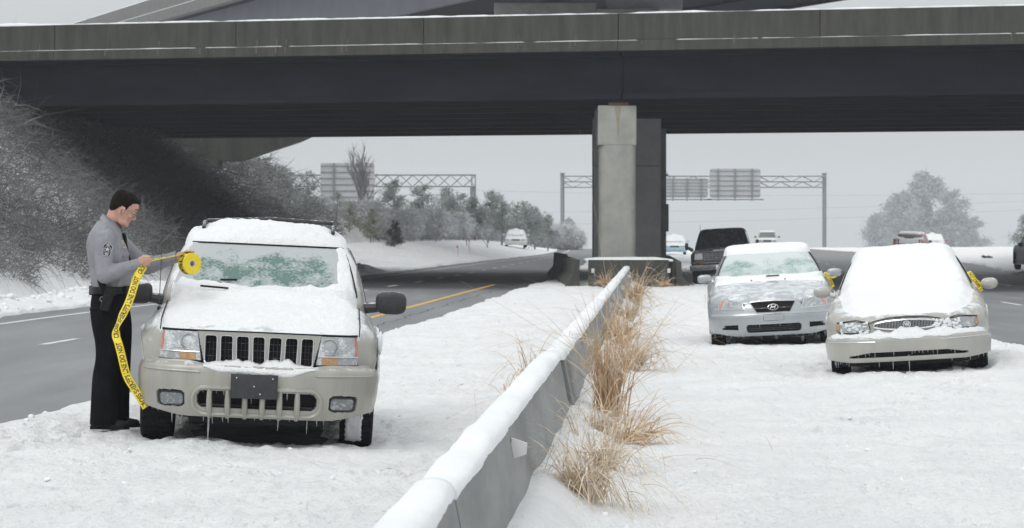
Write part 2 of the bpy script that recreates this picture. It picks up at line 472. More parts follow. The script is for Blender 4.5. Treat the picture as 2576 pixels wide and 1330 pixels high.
def gz(X, Y, fine=True):
    X = np.asarray(X, float); Y = np.asarray(Y, float)
    sL = np.maximum(fL(Y) - X, X - eL(Y)); sR = np.maximum(nR(Y) - X, X - fR(Y))
    s = np.minimum(sL, sR)
    s = s + .30 * fbm(X * 1.3, Y * .55, 4) + .10 * fbm(X * 6, Y * 3, 3) + .02
    base = -.30 + .285 * sstep(-.04, .10, s) + .02 * sstep(.0, .5, s)
    n = .05 * fbm(X * .7, Y * .45, 3) + .028 * fbm(X * 3.1, Y * 1.6, 3)
    if fine:
        n = n + .030 * fbm(X * 9, Y * 4.5, 3) + .026 * np.abs(fbm(X * 20, Y * 9, 2)) - .16 * np.maximum(0, fbm(X * 3.6 + 40, Y * 2.2, 3) - .33) - .10 * np.maximum(0, fbm(X * 7 + 11, Y * 4.4, 2) - .36)
    nearb = np.where(Y < 84, 1 - .93 * np.exp(-(np.maximum(np.abs(X - barrier_x(Y) - .15) - .12, 0) / .22) ** 2), 1)
    z = base + n * sstep(.0, .35, s) * nearb
    # embankment and banks
    t = toe(Y) - X
    z = z + np.minimum(np.maximum(t, 0) * .80, emb_h(Y)) * sstep(0, 1.2, t) + .10 * sstep(.0, .6, t)
    tb = fL(Y) - X
    z = z + np.where(Y > 120, np.clip(tb * .16, 0, 1.0) * sstep(120, 160, Y) * sstep(330, 250, Y), 0)
    z = z + .22 * np.exp(-((tb - .9) / .55) ** 2) * (1 + .8 * fbm(X * 1.7, Y * .9, 3)) * (tb > 0) * (Y < 120)
    tr = X - fR(Y)
    z = z + np.minimum(np.maximum(tr, 0) * .11, rb_h(Y))
    # drift piled on the barrier
    d = X - barrier_x(Y)
    z = z + np.where((d > 0) & (Y < 84), .18 * np.exp(-(np.maximum(d - .20, 0) / .24) ** 2) * (1 + .22 * fbm(X * 0 + 3.3, Y * .55, 2)), 0)
    z = z + np.where((d <= 0) & (Y < 84), .10 * np.exp(-((d + .1) / .3) ** 2), 0)
    # cross-fall and bare hollow below each car
    for k, (cx, cyy, hd, rl, hw, ln_) in CARS.items():
        a = R(hd); ca, sa = math.cos(a), math.sin(a)
        lx = (X - cx) * ca + (Y - cyy) * sa; ly = -(X - cx) * sa + (Y - cyy) * ca
        win = np.exp(-(np.maximum(np.abs(lx) - .9, 0) / 1.2) ** 2 - (np.maximum(np.abs(ly - 2.3) - 2.4, 0) / 1.5) ** 2)
        z = z - np.clip(lx, -1.6, 1.6) * math.tan(R(rl)) * win
        if k == 'truck': continue
        e = .10 * fbm(X * 4, Y * 4, 3) + .05 * fbm(X * 13, Y * 13, 2)
        ins = sstep(-.02, .14, np.minimum(hw - .30 - np.abs(lx), np.minimum(ly - .42, ln_ - .6 - ly)) + e)
        z = z - (.15 + .0 * ins) * ins
        for wx in (-.74, .74):
            z = z - .05 * np.exp(-((lx - wx) / .17) ** 2 - ((ly - .85) / .35) ** 2) + .035 * np.exp(-((np.abs(lx - wx) - .24) / .08) ** 2 - ((ly - .75) / .4) ** 2)
    # wheel ruts behind and before the nearest vehicle
    z = z - .045 * np.exp(-((X + 4.75 - .02 * (Y - 16)) / .12) ** 2) * sstep(21, 18, Y) * (1 + .6 * fbm(X * 8, Y * 3, 2))
    # footprints trodden round the deputy and along the vehicle
    for fx_, fy_, a_ in FEET:
        m_ = (np.abs(X - fx_) < .5) & (np.abs(Y - fy_) < .6)
        if m_.any():
            dx = (X - fx_) * math.cos(a_) + (Y - fy_) * math.sin(a_); dy = -(X - fx_) * math.sin(a_) + (Y - fy_) * math.cos(a_)
            q = np.sqrt((dx / .075) ** 2 + (dy / .17) ** 2)
            z = z + np.where(m_, -.060 * np.exp(-q ** 4) + .018 * np.exp(-((q - 1.5) / .4) ** 2), 0)
    # past the crest the road drops away
    z = z - np.clip(Y - 300, 0, 700) * .011
    return z

def gzf(x, y): return float(gz(np.array([x]), np.array([y]))[0])

def on_ground(px, py, y0=10, y1=340):
    Y = np.linspace(y0, y1, 4000)
    X = (px - 1288) * Y / F; Z = CAMZ - (py - 588) * Y / F
    g = gz(X, Y, False)
    i = np.argmax(Z < g)
    if not (Z < g).any(): i = len(Y) - 1
    return Vector((X[i], Y[i], gzf(X[i], Y[i])))

# snow sheet, reaching past the horizon
rows = np.concatenate([np.array([-60, -20, 0, 4, 6.5]), np.geomspace(8, 120, 560), np.geomspace(121.5, 420, 90), [460, 520, 600, 750, 920, 1100]])
u = np.concatenate([np.linspace(-1, 1, 620)])
hw_ = np.maximum(.20 * rows + 4.0, 6)
GX = hw_[:, None] * u[None, :]; GY = np.repeat(rows[:, None], len(u), 1)
side = np.array([1.15, 1.4, 1.9, 3.0, 6, 14, 40])
ext = hw_[:, None] * side[None, :]
ext = np.minimum(ext, np.linspace(.55, 1, 7)[None, :] * 900)
ext[:, -1] = 900
GX = np.concatenate([-ext[:, ::-1], GX, ext], 1)
GY = np.repeat(rows[:, None], GX.shape[1], 1)
GZ = gz(GX, GY)
ground = np_mesh('snow_ground', np.stack([GX, GY, GZ], -1), grid_faces(*GX.shape), MT['snow'])
props(ground, 'snow-covered ground of the median and verges', kind='structure')

# carriageways
def road_mat(name, y_deck):
    m, t, b = new_mat(name)
    nn = t.nodes.new; ln = t.links.new
    tco = nn('ShaderNodeTexCoord')
    n1 = nn('ShaderNodeTexNoise'); n1.inputs['Scale'].default_value = .5; n1.inputs['Detail'].default_value = 9; n1.inputs['Roughness'].default_value = .65
    mp = nn('ShaderNodeMapping'); mp.inputs['Scale'].default_value = (1.6, .18, 1)
    ln(tco.outputs['Object'], mp.inputs[0]); ln(mp.outputs[0], n1.inputs['Vector'])
    n2 = nn('ShaderNodeTexNoise'); n2.inputs['Scale'].default_value = 90; n2.inputs['Detail'].default_value = 3
    ln(tco.outputs['Object'], n2.inputs['Vector'])
    # rime film lies on the open road only; the strip roofed by the deck is bare, with the deck's shade painted in
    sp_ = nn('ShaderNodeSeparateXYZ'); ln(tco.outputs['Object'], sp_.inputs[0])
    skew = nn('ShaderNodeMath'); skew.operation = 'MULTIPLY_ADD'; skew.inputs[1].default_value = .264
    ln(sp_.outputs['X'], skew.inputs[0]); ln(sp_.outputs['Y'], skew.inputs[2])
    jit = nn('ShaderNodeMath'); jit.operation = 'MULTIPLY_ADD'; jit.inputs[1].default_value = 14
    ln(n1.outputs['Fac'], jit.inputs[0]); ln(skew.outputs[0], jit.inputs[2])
    a = nn('ShaderNodeMapRange'); a.inputs['From Min'].default_value = y_deck[0]; a.inputs['From Max'].default_value = y_deck[0] + 4
    c = nn('ShaderNodeMapRange'); c.inputs['From Min'].default_value = y_deck[1]; c.inputs['From Max'].default_value = y_deck[1] + 5; c.inputs['To Min'].default_value = 1; c.inputs['To Max'].default_value = 0
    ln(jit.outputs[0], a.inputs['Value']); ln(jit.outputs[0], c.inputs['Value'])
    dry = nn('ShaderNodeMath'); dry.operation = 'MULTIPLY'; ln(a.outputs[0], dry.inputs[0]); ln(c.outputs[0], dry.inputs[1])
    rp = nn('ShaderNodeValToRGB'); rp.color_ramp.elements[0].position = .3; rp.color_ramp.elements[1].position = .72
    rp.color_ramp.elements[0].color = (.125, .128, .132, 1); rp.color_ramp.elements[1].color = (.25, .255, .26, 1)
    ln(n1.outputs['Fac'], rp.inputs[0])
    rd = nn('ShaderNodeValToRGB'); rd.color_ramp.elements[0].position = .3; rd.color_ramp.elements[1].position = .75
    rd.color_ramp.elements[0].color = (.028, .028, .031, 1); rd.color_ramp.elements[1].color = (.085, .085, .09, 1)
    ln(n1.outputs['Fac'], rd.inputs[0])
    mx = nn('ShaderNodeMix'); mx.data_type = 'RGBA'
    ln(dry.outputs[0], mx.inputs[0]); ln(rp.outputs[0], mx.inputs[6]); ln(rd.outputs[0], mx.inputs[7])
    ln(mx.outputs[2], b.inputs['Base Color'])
    rr = nn('ShaderNodeMapRange'); rr.inputs['To Min'].default_value = .42; rr.inputs['To Max'].default_value = .75
    ln(n1.outputs['Fac'], rr.inputs['Value']); ln(rr.outputs[0], b.inputs['Roughness'])
    bp = nn('ShaderNodeBump'); bp.inputs['Strength'].default_value = .12; bp.inputs['Distance'].default_value = .01
    ln(n2.outputs['Fac'], bp.inputs['Height']); ln(bp.outputs[0], b.inputs['Normal'])
    return m
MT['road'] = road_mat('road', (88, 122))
ROADZ = -.055
def road_z(Y): return ROADZ - np.clip(np.asarray(Y, float) - 300, 0, 700) * .011
yy = np.concatenate([np.linspace(-50, 0, 6), np.linspace(4, 300, 180), np.linspace(305, 420, 24)])
def strip(name, xa, xb, z, mat, ys=yy, parent=None, n=2, label=None):
    t = np.linspace(0, 1, n)[None, :]
    X = xa(ys)[:, None] * (1 - t) + xb(ys)[:, None] * t
    Yg = np.repeat(ys[:, None], n, 1)
    Z = np.repeat((road_z(ys) + z)[:, None], n, 1)
    o = np_mesh(name, np.stack([X, Yg, Z], -1), grid_faces(len(ys), n), mat, parent, smooth=False)
    return o
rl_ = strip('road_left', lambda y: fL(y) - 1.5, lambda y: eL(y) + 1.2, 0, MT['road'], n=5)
props(rl_, 'grey frosted asphalt carriageway behind the deputy', kind='structure')
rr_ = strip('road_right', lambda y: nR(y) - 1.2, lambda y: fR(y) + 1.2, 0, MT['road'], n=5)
props(rr_, 'grey frosted asphalt carriageway right of the parked cars', kind='structure')
MT['white_paint'] = M('white_paint', (.55, .56, .56), (.72, .72, .72), scale=3, rough=.7)
MT['yellow_paint'] = M('yellow_paint', (.62, .35, .05), (.72, .44, .10), scale=2.0, rough=.7)
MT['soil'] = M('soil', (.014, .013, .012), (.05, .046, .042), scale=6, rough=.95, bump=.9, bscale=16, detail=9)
MT['crack'] = M('crack', (.03, .03, .03), (.05, .05, .05), rough=.9)
ys = np.linspace(10, 290, 140)
strip('edge_line', lambda y: eL(y) - 1.32, lambda y: eL(y) - 1.18, .004, MT['yellow_paint'], ys[(ys > 50) & (ys < 92)], rl_)
strip('edge_line', lambda y: fL(y) + .95, lambda y: fL(y) + 1.10, .004, MT['white_paint'], ys, rl_)
cw = lambda y: fL(y) * .50 + (eL(y) - 1.25) * .50 + .3
for y0 in np.arange(26.6, 200, 7.6):
    strip('lane_dash', lambda y: cw(y) - .07, lambda y: cw(y) + .07, .004, MT['white_paint'], np.linspace(y0, y0 + 2.3, 5), rl_)
jag = lambda y: .05 * np.sin(y * 1.3) + .035 * np.sin(y * 3.7)
ysc = np.linspace(36, 110, 160)
strip('crack', lambda y: eL(y) - .62 + jag(y), lambda y: eL(y) - .60 + jag(y), .003, MT['crack'], ysc, rl_)
for fr in (.36, .68):
    for y0 in np.arange(28, 220, 12.2):
        strip('lane_dash', lambda y, f=fr: nR(y) + f * (fR(y) - nR(y)) - .06, lambda y, f=fr: nR(y) + f * (fR(y) - nR(y)) + .06, .004, MT['white_paint'], np.linspace(y0, y0 + 3.05, 5), rr_)

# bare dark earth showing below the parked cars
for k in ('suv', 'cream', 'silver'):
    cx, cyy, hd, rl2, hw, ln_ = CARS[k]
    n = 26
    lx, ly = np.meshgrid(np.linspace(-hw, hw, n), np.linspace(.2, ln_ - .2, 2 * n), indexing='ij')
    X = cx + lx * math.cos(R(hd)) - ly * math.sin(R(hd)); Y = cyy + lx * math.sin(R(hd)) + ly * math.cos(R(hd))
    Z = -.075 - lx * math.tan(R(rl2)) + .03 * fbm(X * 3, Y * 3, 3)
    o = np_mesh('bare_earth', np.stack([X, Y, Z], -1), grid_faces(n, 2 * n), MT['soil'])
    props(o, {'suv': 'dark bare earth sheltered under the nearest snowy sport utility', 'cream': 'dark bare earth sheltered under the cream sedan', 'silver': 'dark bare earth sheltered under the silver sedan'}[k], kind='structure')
# ------------------------------------------------------------------ concrete median barrier
def sweep_y(prof, ys, xfun, zfun=None, wob=None):
    """profile (dx, z) carried along depth"""
    G = np.zeros((len(ys), len(prof), 3))
    for i, y in enumerate(ys):
        for j, (dx, z) in enumerate(prof):
            G[i, j] = (xfun(y) + dx, y, z + (zfun(y) if zfun else 0))
    return G
JOINTS = [-1.2, 11.0, 23.2, 35.4, 47.6, 59.8, 72.0, 83.2]
NTH = ['nearest', 'second', 'third', 'fourth', 'fifth', 'sixth', 'last']
for i in range(7):
    y0, y1 = JOINTS[i] + .025, JOINTS[i + 1] - .025
    off = .03 if i >= 2 else 0.0
    root = empty('barrier_segment', (float(barrier_x((y0 + y1) / 2)), (y0 + y1) / 2, -.1))
    lab = {0: 'blurred snow-capped concrete barrier length running off the bottom edge', 1: 'snow-capped concrete barrier length with the nearest white marker', 6: 'far concrete barrier length butting the wall below the pier'}.get(i, NTH[i] + ' concrete barrier length from the camera under its snow cap')
    props(root, lab, 'barrier', 'lengths of the median barrier')
    prof = [(-.26, 0), (-.26, .12), (-.15, .32), (-.085, .66), (-.07, .672), (.07, .672), (.085, .66), (.15, .32), (.26, .12), (.26, 0)]
    prof = [(x + off, z) for x, z in prof]
    ys = np.linspace(y0, y1, 12) - (y0 + y1) / 2
    fx = lambda y: .0503 * y
    b = MB(); b.grid(sweep_y(prof, ys, fx))
    b.add(sweep_y(prof, ys[:1], fx)[0], [tuple(range(len(prof)))]); b.add(sweep_y(prof, ys[-1:], fx)[0], [tuple(range(len(prof)))])
    b.build('barrier_body', MT['barrier'], root, sharp=30)
    # rounded snow cap, uneven in height and width
    ny = 160 if i < 3 else 60; nt = 13
    ysd = np.linspace(y0 - .02, y1 + .02, ny); G = np.zeros((ny, nt, 3))
    th = np.linspace(math.pi * 1.08, -.08 * math.pi, nt)
    hgt = .058 + .028 * fbm(ysd * .8, ysd * 0 + i * 5, 2); wid = .093 + .012 * fbm(ysd * 1.2, ysd * 0 + 30 + i, 2)
    for k, q in enumerate(th):
        nzz = .006 * fbm(ysd * 5, np.full(ny, k * .5 + i * 9), 3)
        G[:, k, 0] = barrier_x(ysd) + off + np.cos(q) * (wid + nzz) - root.location.x
        G[:, k, 1] = ysd - root.location.y
        G[:, k, 2] = .667 + np.sign(np.sin(q)) * np.abs(np.sin(q)) ** .8 * (hgt + nzz)
    c = MB(); c.grid(G)
    c.add(G[0], [tuple(range(nt))]); c.add(G[-1], [tuple(range(nt))])
    c.build('snow_cap', MT['cap_snow'], root, sharp=None)
    # frozen run-off down the face and rime feathers at its foot
    s = MB()
    for y in ():
        y = y + random.uniform(-.2, .2) - root.location.y
        ln_ = random.uniform(.08, .45); w_ = random.uniform(.004, .012)
        zt = .60
        zb = max(zt - ln_, .30)
        fxx = lambda z: .085 + (.66 - z) / .34 * .065
        s.add([(fx(y) + off + fxx(zt) + .003, y - w_, zt), (fx(y) + off + fxx(zt) + .003, y + w_, zt), (fx(y) + off + fxx(zb) + .003, y + w_ * .3, zb), (fx(y) + off + fxx(zb) + .003, y - w_ * .3, zb), (fx(y) + off + fxx(zt) + .010, y, zt), (fx(y) + off + fxx(zb) + .006, y, zb)], [(0, 4, 5, 3), (4, 1, 2, 5)])
    for y in np.arange(y0, y1, .09 if i < 3 else .4):
        y = y + random.uniform(-.04, .04) - root.location.y
        h = random.uniform(-.04, .07)
        x = fx(y) + off + .20
        s.add([(x - .03, y - .009, .10), (x - .03, y + .009, .10), (x - .052 - h * .24, y + random.uniform(-.01, .03), .22 + h * 1.2)], [(0, 1, 2)])
    ic = s.build('ice_streaks', MT['cap_snow'], root, smooth=False)
    ic['kind'] = 'stuff'
    for ry in (15.0, 29.7, 45, 60, 75):
        if y0 < ry < y1:
            q = MB(); y = ry - root.location.y; x = fx(y) + off + .112
            q.add([(x - .01, y - .004, .49), (x - .01, y - .004, .60), (x + .075, y - .004, .575), (x + .07, y - .004, .515), (x - .01, y + .05, .49), (x - .01, y + .05, .60), (x + .075, y + .012, .575), (x + .07, y + .012, .515)], [(0, 1, 2, 3), (7, 6, 5, 4), (0, 3, 7, 4), (1, 5, 6, 2), (3, 2, 6, 7), (0, 4, 5, 1)])
            q.build('marker', MT['white_paint'], root, smooth=False)

# ------------------------------------------------------------------ crash wall round the pier foot
root = empty('crash_wall', (0, 0, 0))
props(root, 'low grey concrete wall with snowy top round the foot of the piers', 'wall')
jers = [(0, .80), (.16, .80), (.19, .34), (.40, .10), (.40, -.15), (0, -.15)]
def wall(a, b, name='wall_panel', hh=.80, mat='concrete'):
    a = Vector(a); b = Vector(b); d = (b - a).normalized(); nrm = Vector((d.y, -d.x, 0))
    m = MB(); n = len(jers)
    V = []
    for p in (a, b):
        for o, z in jers: V.append(p + nrm * o + Vector((0, 0, z * hh / .8 if z > 0 else z)))
    Fs = [(i, (i + 1) % n, (i + 1) % n + n, i + n) for i in range(n)] + [tuple(range(n)), tuple(range(2 * n - 1, n - 1, -1))]
    m.add(V, Fs); return m.build(name, MT['parapet'], root, smooth=False)
wall((2.25, 84.0, 0), (4.62, 84.0, 0))
wall((1.9, 97, 0), (2.0, 84.2, 0))
wall((4.85, 84.2, 0), (5.9, 110, 0), hh=.74)
wall((1.75, 108, 0), (1.9, 97.1, 0), hh=.86)
m = MB()
G = np.zeros((24, 24, 3))
uu = np.linspace(0, 1, 24)
for i, a in enumerate(uu):
    for j, b_ in enumerate(uu):
        x = 2.18 + (4.75 - 2.18) * a; y = 83.86 + 3.2 * b_
        G[i, j] = (x, y, .805 + .05 * min(1, 6 * a, 6 * (1 - a), 8 * b_) + .02 * float(fbm(np.array(x * 4), np.array(y * 4), 3)))
m.slab(G, (0, 0, -.06)); m.build('snow_top', MT['cap_snow'], root, sharp=None)
for px_ in (1492, 1683):
    p = pix(px_, 682, 83.55); q = MB(); q.box((p.x, 83.62, p.z), (.09, .05, .13), bev=.01); q.build('marker', MT['white_paint'], root)

# ------------------------------------------------------------------ the overpass (local x along the deck, y across it, away)
BA = R(-14.8)
BO = Vector((3.3, 88.0, 0))
bridge = empty('overpass', BO, (0, 0, BA))
props(bridge, 'dark girder highway overpass with weathered concrete parapet crossing the frame', 'overpass')
PANEL = 6.28
x0 = -.02 - PANEL * 8
for i in range(16):
    a, b_ = x0 + PANEL * i + .012, x0 + PANEL * (i + 1) - .012
    m = MB(); m.box(((a + b_) / 2, .16, 7.97), (b_ - a, .28, .84), bev=.015)
    m.build('parapet_panel', MT['parapet'], bridge, smooth=False)
    m = MB(); m.box(((a + b_) / 2, .20, 7.385), (b_ - a + .016, .56, .315), bev=.01)
    m.build('deck_edge', MT['parapet'], bridge, smooth=False)
    # pale leached streaks
    s = MB()
    for k in range(random.randint(2, 5)):
        xs = random.uniform(a + .2, b_ - .2); l = random.uniform(.06, .22); wv = random.uniform(.012, .035)
        s.box((xs, -.083, 7.535 - l / 2 - .02), (wv, .004, l))
        if random.random() < .5: s.box((xs, .017, 7.58 + l / 2), (wv * .7, .004, l * 1.2))
    s.build('lime_streak', MT['lime'] if 'lime' in MT else MT['concrete'], bridge, smooth=False)['kind'] = 'stuff'
m = MB(); m.box((0, .30, 7.95), (100, .2, .78)); m.build('joint_filler', MT['joint'], bridge)
# snow on coping and on the ledge
for nm, z0, yc, wd, hb, seed in (('snow_cap', 8.385, .155, .28, .034, 3), ('ledge_snow', 7.54, -.03, .09, .014, 41)):
    xs = np.linspace(-50, 50, 1400); G = np.zeros((len(xs), 6, 3))
    h = hb * (1 + 1.3 * fbm(xs * 1.3, xs * 0 + seed, 4)) + .06 * np.maximum(0, fbm(xs * .6, xs * 0 + seed + 9, 3) - .25) * (seed < 20)
    if seed > 20: h = h * (fbm(xs * 1.1, xs * 0 + 77, 3) > -.42)
    h = np.maximum(h, .002)
    for j, (yo, hz) in enumerate(((-.5, -.2), (-.5, .45), (-.2, 1), (.2, 1), (.5, .45), (.5, -.2))):
        G[:, j] = np.stack([xs, np.full_like(xs, yc + yo * wd), z0 + h * hz], -1)
    m = MB(); m.grid(G); m.build(nm, MT['cap_snow'], bridge, sharp=None)
# girders: the first is split over the pier
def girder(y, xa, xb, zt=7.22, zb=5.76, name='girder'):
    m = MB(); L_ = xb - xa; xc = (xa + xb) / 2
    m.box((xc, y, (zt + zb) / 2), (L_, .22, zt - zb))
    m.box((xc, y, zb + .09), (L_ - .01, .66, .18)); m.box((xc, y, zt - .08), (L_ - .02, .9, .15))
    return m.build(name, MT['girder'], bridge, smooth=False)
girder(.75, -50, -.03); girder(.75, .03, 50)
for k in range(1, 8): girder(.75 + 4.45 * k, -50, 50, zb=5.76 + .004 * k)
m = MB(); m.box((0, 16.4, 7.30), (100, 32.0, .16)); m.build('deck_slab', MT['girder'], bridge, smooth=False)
m = MB(); m.box((0, 32.6, 7.9), (100, .3, 1.2)); m.build('far_parapet', MT['parapet'], bridge, smooth=False)
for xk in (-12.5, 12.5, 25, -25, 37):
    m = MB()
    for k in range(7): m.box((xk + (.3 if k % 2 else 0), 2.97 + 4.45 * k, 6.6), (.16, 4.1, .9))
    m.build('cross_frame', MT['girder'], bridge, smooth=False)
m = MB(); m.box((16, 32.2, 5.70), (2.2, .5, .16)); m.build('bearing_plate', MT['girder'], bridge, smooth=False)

# piers
def rounded_col(cx, cy_, hx, hy, z0, z1, r, mat, name, parent, n=6):
    pts = []
    for sx, sy, a0 in ((1, -1, -90), (1, 1, 0), (-1, 1, 90), (-1, -1, 180)):
        for k in range(n + 1):
            a = R(a0 + 90 * k / n); pts.append((cx + sx * (hx - r) + r * math.cos(a), cy_ + sy * (hy - r) + r * math.sin(a)))
    m = MB(); m.prism(pts, z0, z1); return m.build(name, MT[mat], parent, sharp=50)
pr = empty('bridge_pier', (3.3, 88.6, 0)); props(pr, 'pale concrete pier with square cap block in front of the darker wall pier', 'pier')
rounded_col(0, .9, .565, .9, 0, 4.33, .22, 'pier', 'column', pr)
m = MB(); m.box((-.02, 2.0, 4.945), (1.20, 4.0, 1.24), bev=.03); m.build('cap_block', MT['pier'], pr, smooth=False)
m = MB(); m.box((0.02, .3, 5.61), (.62, .62, .09), bev=.01); m.build('bearing', MT['rust'], pr)
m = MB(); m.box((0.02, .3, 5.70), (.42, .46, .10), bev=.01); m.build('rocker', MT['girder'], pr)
m = MB(); m.prism([(-.10, 5.55), (.10, 5.55), (.045, 5.05), (.01, 4.5), (-.03, 4.95)], -.003, .006, Matrix.Rotation(R(90), 4, 'X')); s_ = m.build('rust_stain', MT['stain'] if 'stain' in MT else MT['pier'], pr, smooth=False)
pw = empty('bridge_pier', (4.0, 98.6, 0)); props(pw, 'dark concrete wall pier standing behind the pale one', 'pier')
m = MB(); m.box((0, 1.0, 1.96), (2.34, 1.6, 3.92), bev=.02); m.build('wall_block', MT['pier_dark'], pw, smooth=False)
m = MB(); m.box((0, 1.0, 4.75), (2.345, 1.6, 1.64), bev=.02); m.build('wall_block', MT['pier_dark'], pw, smooth=False)
pc = empty('bridge_pier', (6.15, 113.0, 0)); props(pc, 'pale sliver of a farther concrete column right of the wall pier', 'pier')
rounded_col(-.55, 1.0, .55, .8, 0, 5.75, .2, 'pier', 'column', pc)
for z in (2.2, 3.9):
    m = MB(); m.box((-.1, .1, z), (.35, .22, 1.1 if z < 3 else .06), bev=.01); m.build('bracket', MT['pier'], pc, smooth=False)
# abutment seen under the deck on the left, with the slope of the far ramp
ab = empty('abutment', BO, (0, 0, BA)); props(ab, 'grey concrete abutment and tapering ramp edge above the brush under the deck', 'abutment')
q0 = pix(480, 356, 133); q1 = pix(598, 405, 133); q2 = pix(748, 356, 133)
ab.location = (0, 0, 0); ab.rotation_euler = (0, 0, 0)
m = MB()
m.prism([(q0.x - 8, q0.z + 1.2), (q0.x - 8, q1.z - .3), (q1.x - .9, q1.z - .3), (q1.x - .9, q1.z + .0), (q1.x, q1.z), (q2.x, q2.z), (q2.x + 2, q2.z + .9)], -135, -133, Matrix(((1, 0, 0, 0), (0, 0, -1, 0), (0, 1, 0, 0), (0, 0, 0, 1))))
m.build('ramp_wall', MT['parapet'], ab, smooth=False)

# ------------------------------------------------------------------ flyover behind and above
FD = Vector((-.363, .932, 0)); FN = Vector((-.932, -.363, 0))   # along, and towards its near side
FO = Vector((-5.5, 160, 0))
fly = empty('flyover', FO, (0, 0, math.atan2(.932, -.363)))
props(fly, 'higher flyover ramp passing above and behind the overpass', 'flyover')
# local x along FD, local y = left of FD = (-.932,-.363) -> towards near side
fa, fb = -75, 200
def fbox(name, y0_, y1_, z0_, z1_, mat):
    m = MB(); m.box(((fa + fb) / 2, (y0_ + y1_) / 2, (z0_ + z1_) / 2), (fb - fa, abs(y1_ - y0_), z1_ - z0_)); return m.build(name, MT[mat], fly, smooth=False)
fbox('near_parapet', 1.0, 1.3, 17.85, 18.95, 'concrete')
fbox('near_deck_edge', .9, 1.55, 17.1, 17.85, 'concrete')
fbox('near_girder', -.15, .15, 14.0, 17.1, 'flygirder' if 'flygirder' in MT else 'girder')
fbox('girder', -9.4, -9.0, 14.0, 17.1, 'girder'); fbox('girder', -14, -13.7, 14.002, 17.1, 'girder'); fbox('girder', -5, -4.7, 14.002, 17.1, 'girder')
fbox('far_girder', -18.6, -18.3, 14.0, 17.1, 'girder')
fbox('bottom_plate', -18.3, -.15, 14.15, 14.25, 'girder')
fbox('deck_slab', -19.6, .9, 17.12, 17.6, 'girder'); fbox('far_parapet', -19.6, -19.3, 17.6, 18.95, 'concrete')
fbox('ledge_snow', 1.31, 1.5, 17.852, 17.90, 'cap_snow'); fbox('snow_cap', .98, 1.32, 18.95, 19.0, 'cap_snow')
fp = empty('flyover_pier', (0, 0, 0)); props(fp, 'hammerhead pier top holding up the flyover above the parapet', 'pier')
def ppx(x0_, x1_, z0_, z1_, y0_, y1_, name, mat):
    m = MB(); m.box(((x0_ + x1_) / 2, (y0_ + y1_) / 2, (z0_ + z1_) / 2), (x1_ - x0_, y1_ - y0_, z1_ - z0_), bev=.05); return m.build(name, MT[mat], fp, smooth=False)
a = pix(1243, 0, 150); b_ = pix(1500, 45, 150); c_ = pix(1660, 45, 150)
ppx(a.x, b_.x, b_.z - 1.2, a.z - .15, 150, 152.4, 'cap_beam', 'pier')
ppx(b_.x + .01, c_.x, 0, a.z - .5, 149.6, 152.0, 'column', 'pier')
ppx(b_.x + .6, c_.x + 1.2, a.z - .5, a.z + .9, 150.2, 152.2, 'cap_beam', 'pier_dark')
# ------------------------------------------------------------------ vehicle kit (local x to image right, y to the rear, z up; nose at y = 0)
def ring_half(y, w, zb, zs, zt, zc, bulge=1.0):
    return [(.35 * w, y, zb), (.955 * w, y, zb), (w * .995, y, zb + .04), (w * bulge, y, zb + .45 * (zs - zb)), (w * .995, y, zs - .12 * (zs - zb) - .03), (w * .955, y, zs), (w * .84, y, zt), (w * .48, y, zc - .25 * (zc - zt)), (0, y, zc)]

def body_grid(st, wheels, arch_r, zc_w, sill):
    """stations (y, w, zbot, zshoulder, ztop_edge, ztop_centre); arches cut where the wheels are"""
    st = np.array(st, float)
    D = catmull(st, 10)
    ys = np.unique(np.round(np.concatenate([D[:, 0]] + [np.linspace(wy - arch_r * 1.02, wy + arch_r * 1.02, 31) for wy in wheels]), 4))
    ys = ys[(ys >= st[0, 0]) & (ys <= st[-1, 0])]
    o = np.argsort(D[:, 0]); cols = [np.interp(ys, D[o, 0], D[o, k]) for k in range(6)]
    rings = []
    for y, w_, zb, zs, zt, zc in zip(*cols):
        fl = 1.0
        for wy in wheels:
            d = abs(y - wy)
            if d < arch_r: zb = max(zb, zc_w + math.sqrt(arch_r ** 2 - d * d))
            if d < arch_r * 1.3: fl = max(fl, 1 + .018 * sstep(arch_r * 1.3, arch_r * .9, d))
        zb = min(zb, zs - .06)
        h = catmull(np.array(ring_half(y, w_, zb, zs, zt, zc, fl)), 4)
        h2 = h[::-1][1:].copy(); h2[:, 0] *= -1
        rings.append(np.concatenate([h, h2]))
    return np.array(rings)

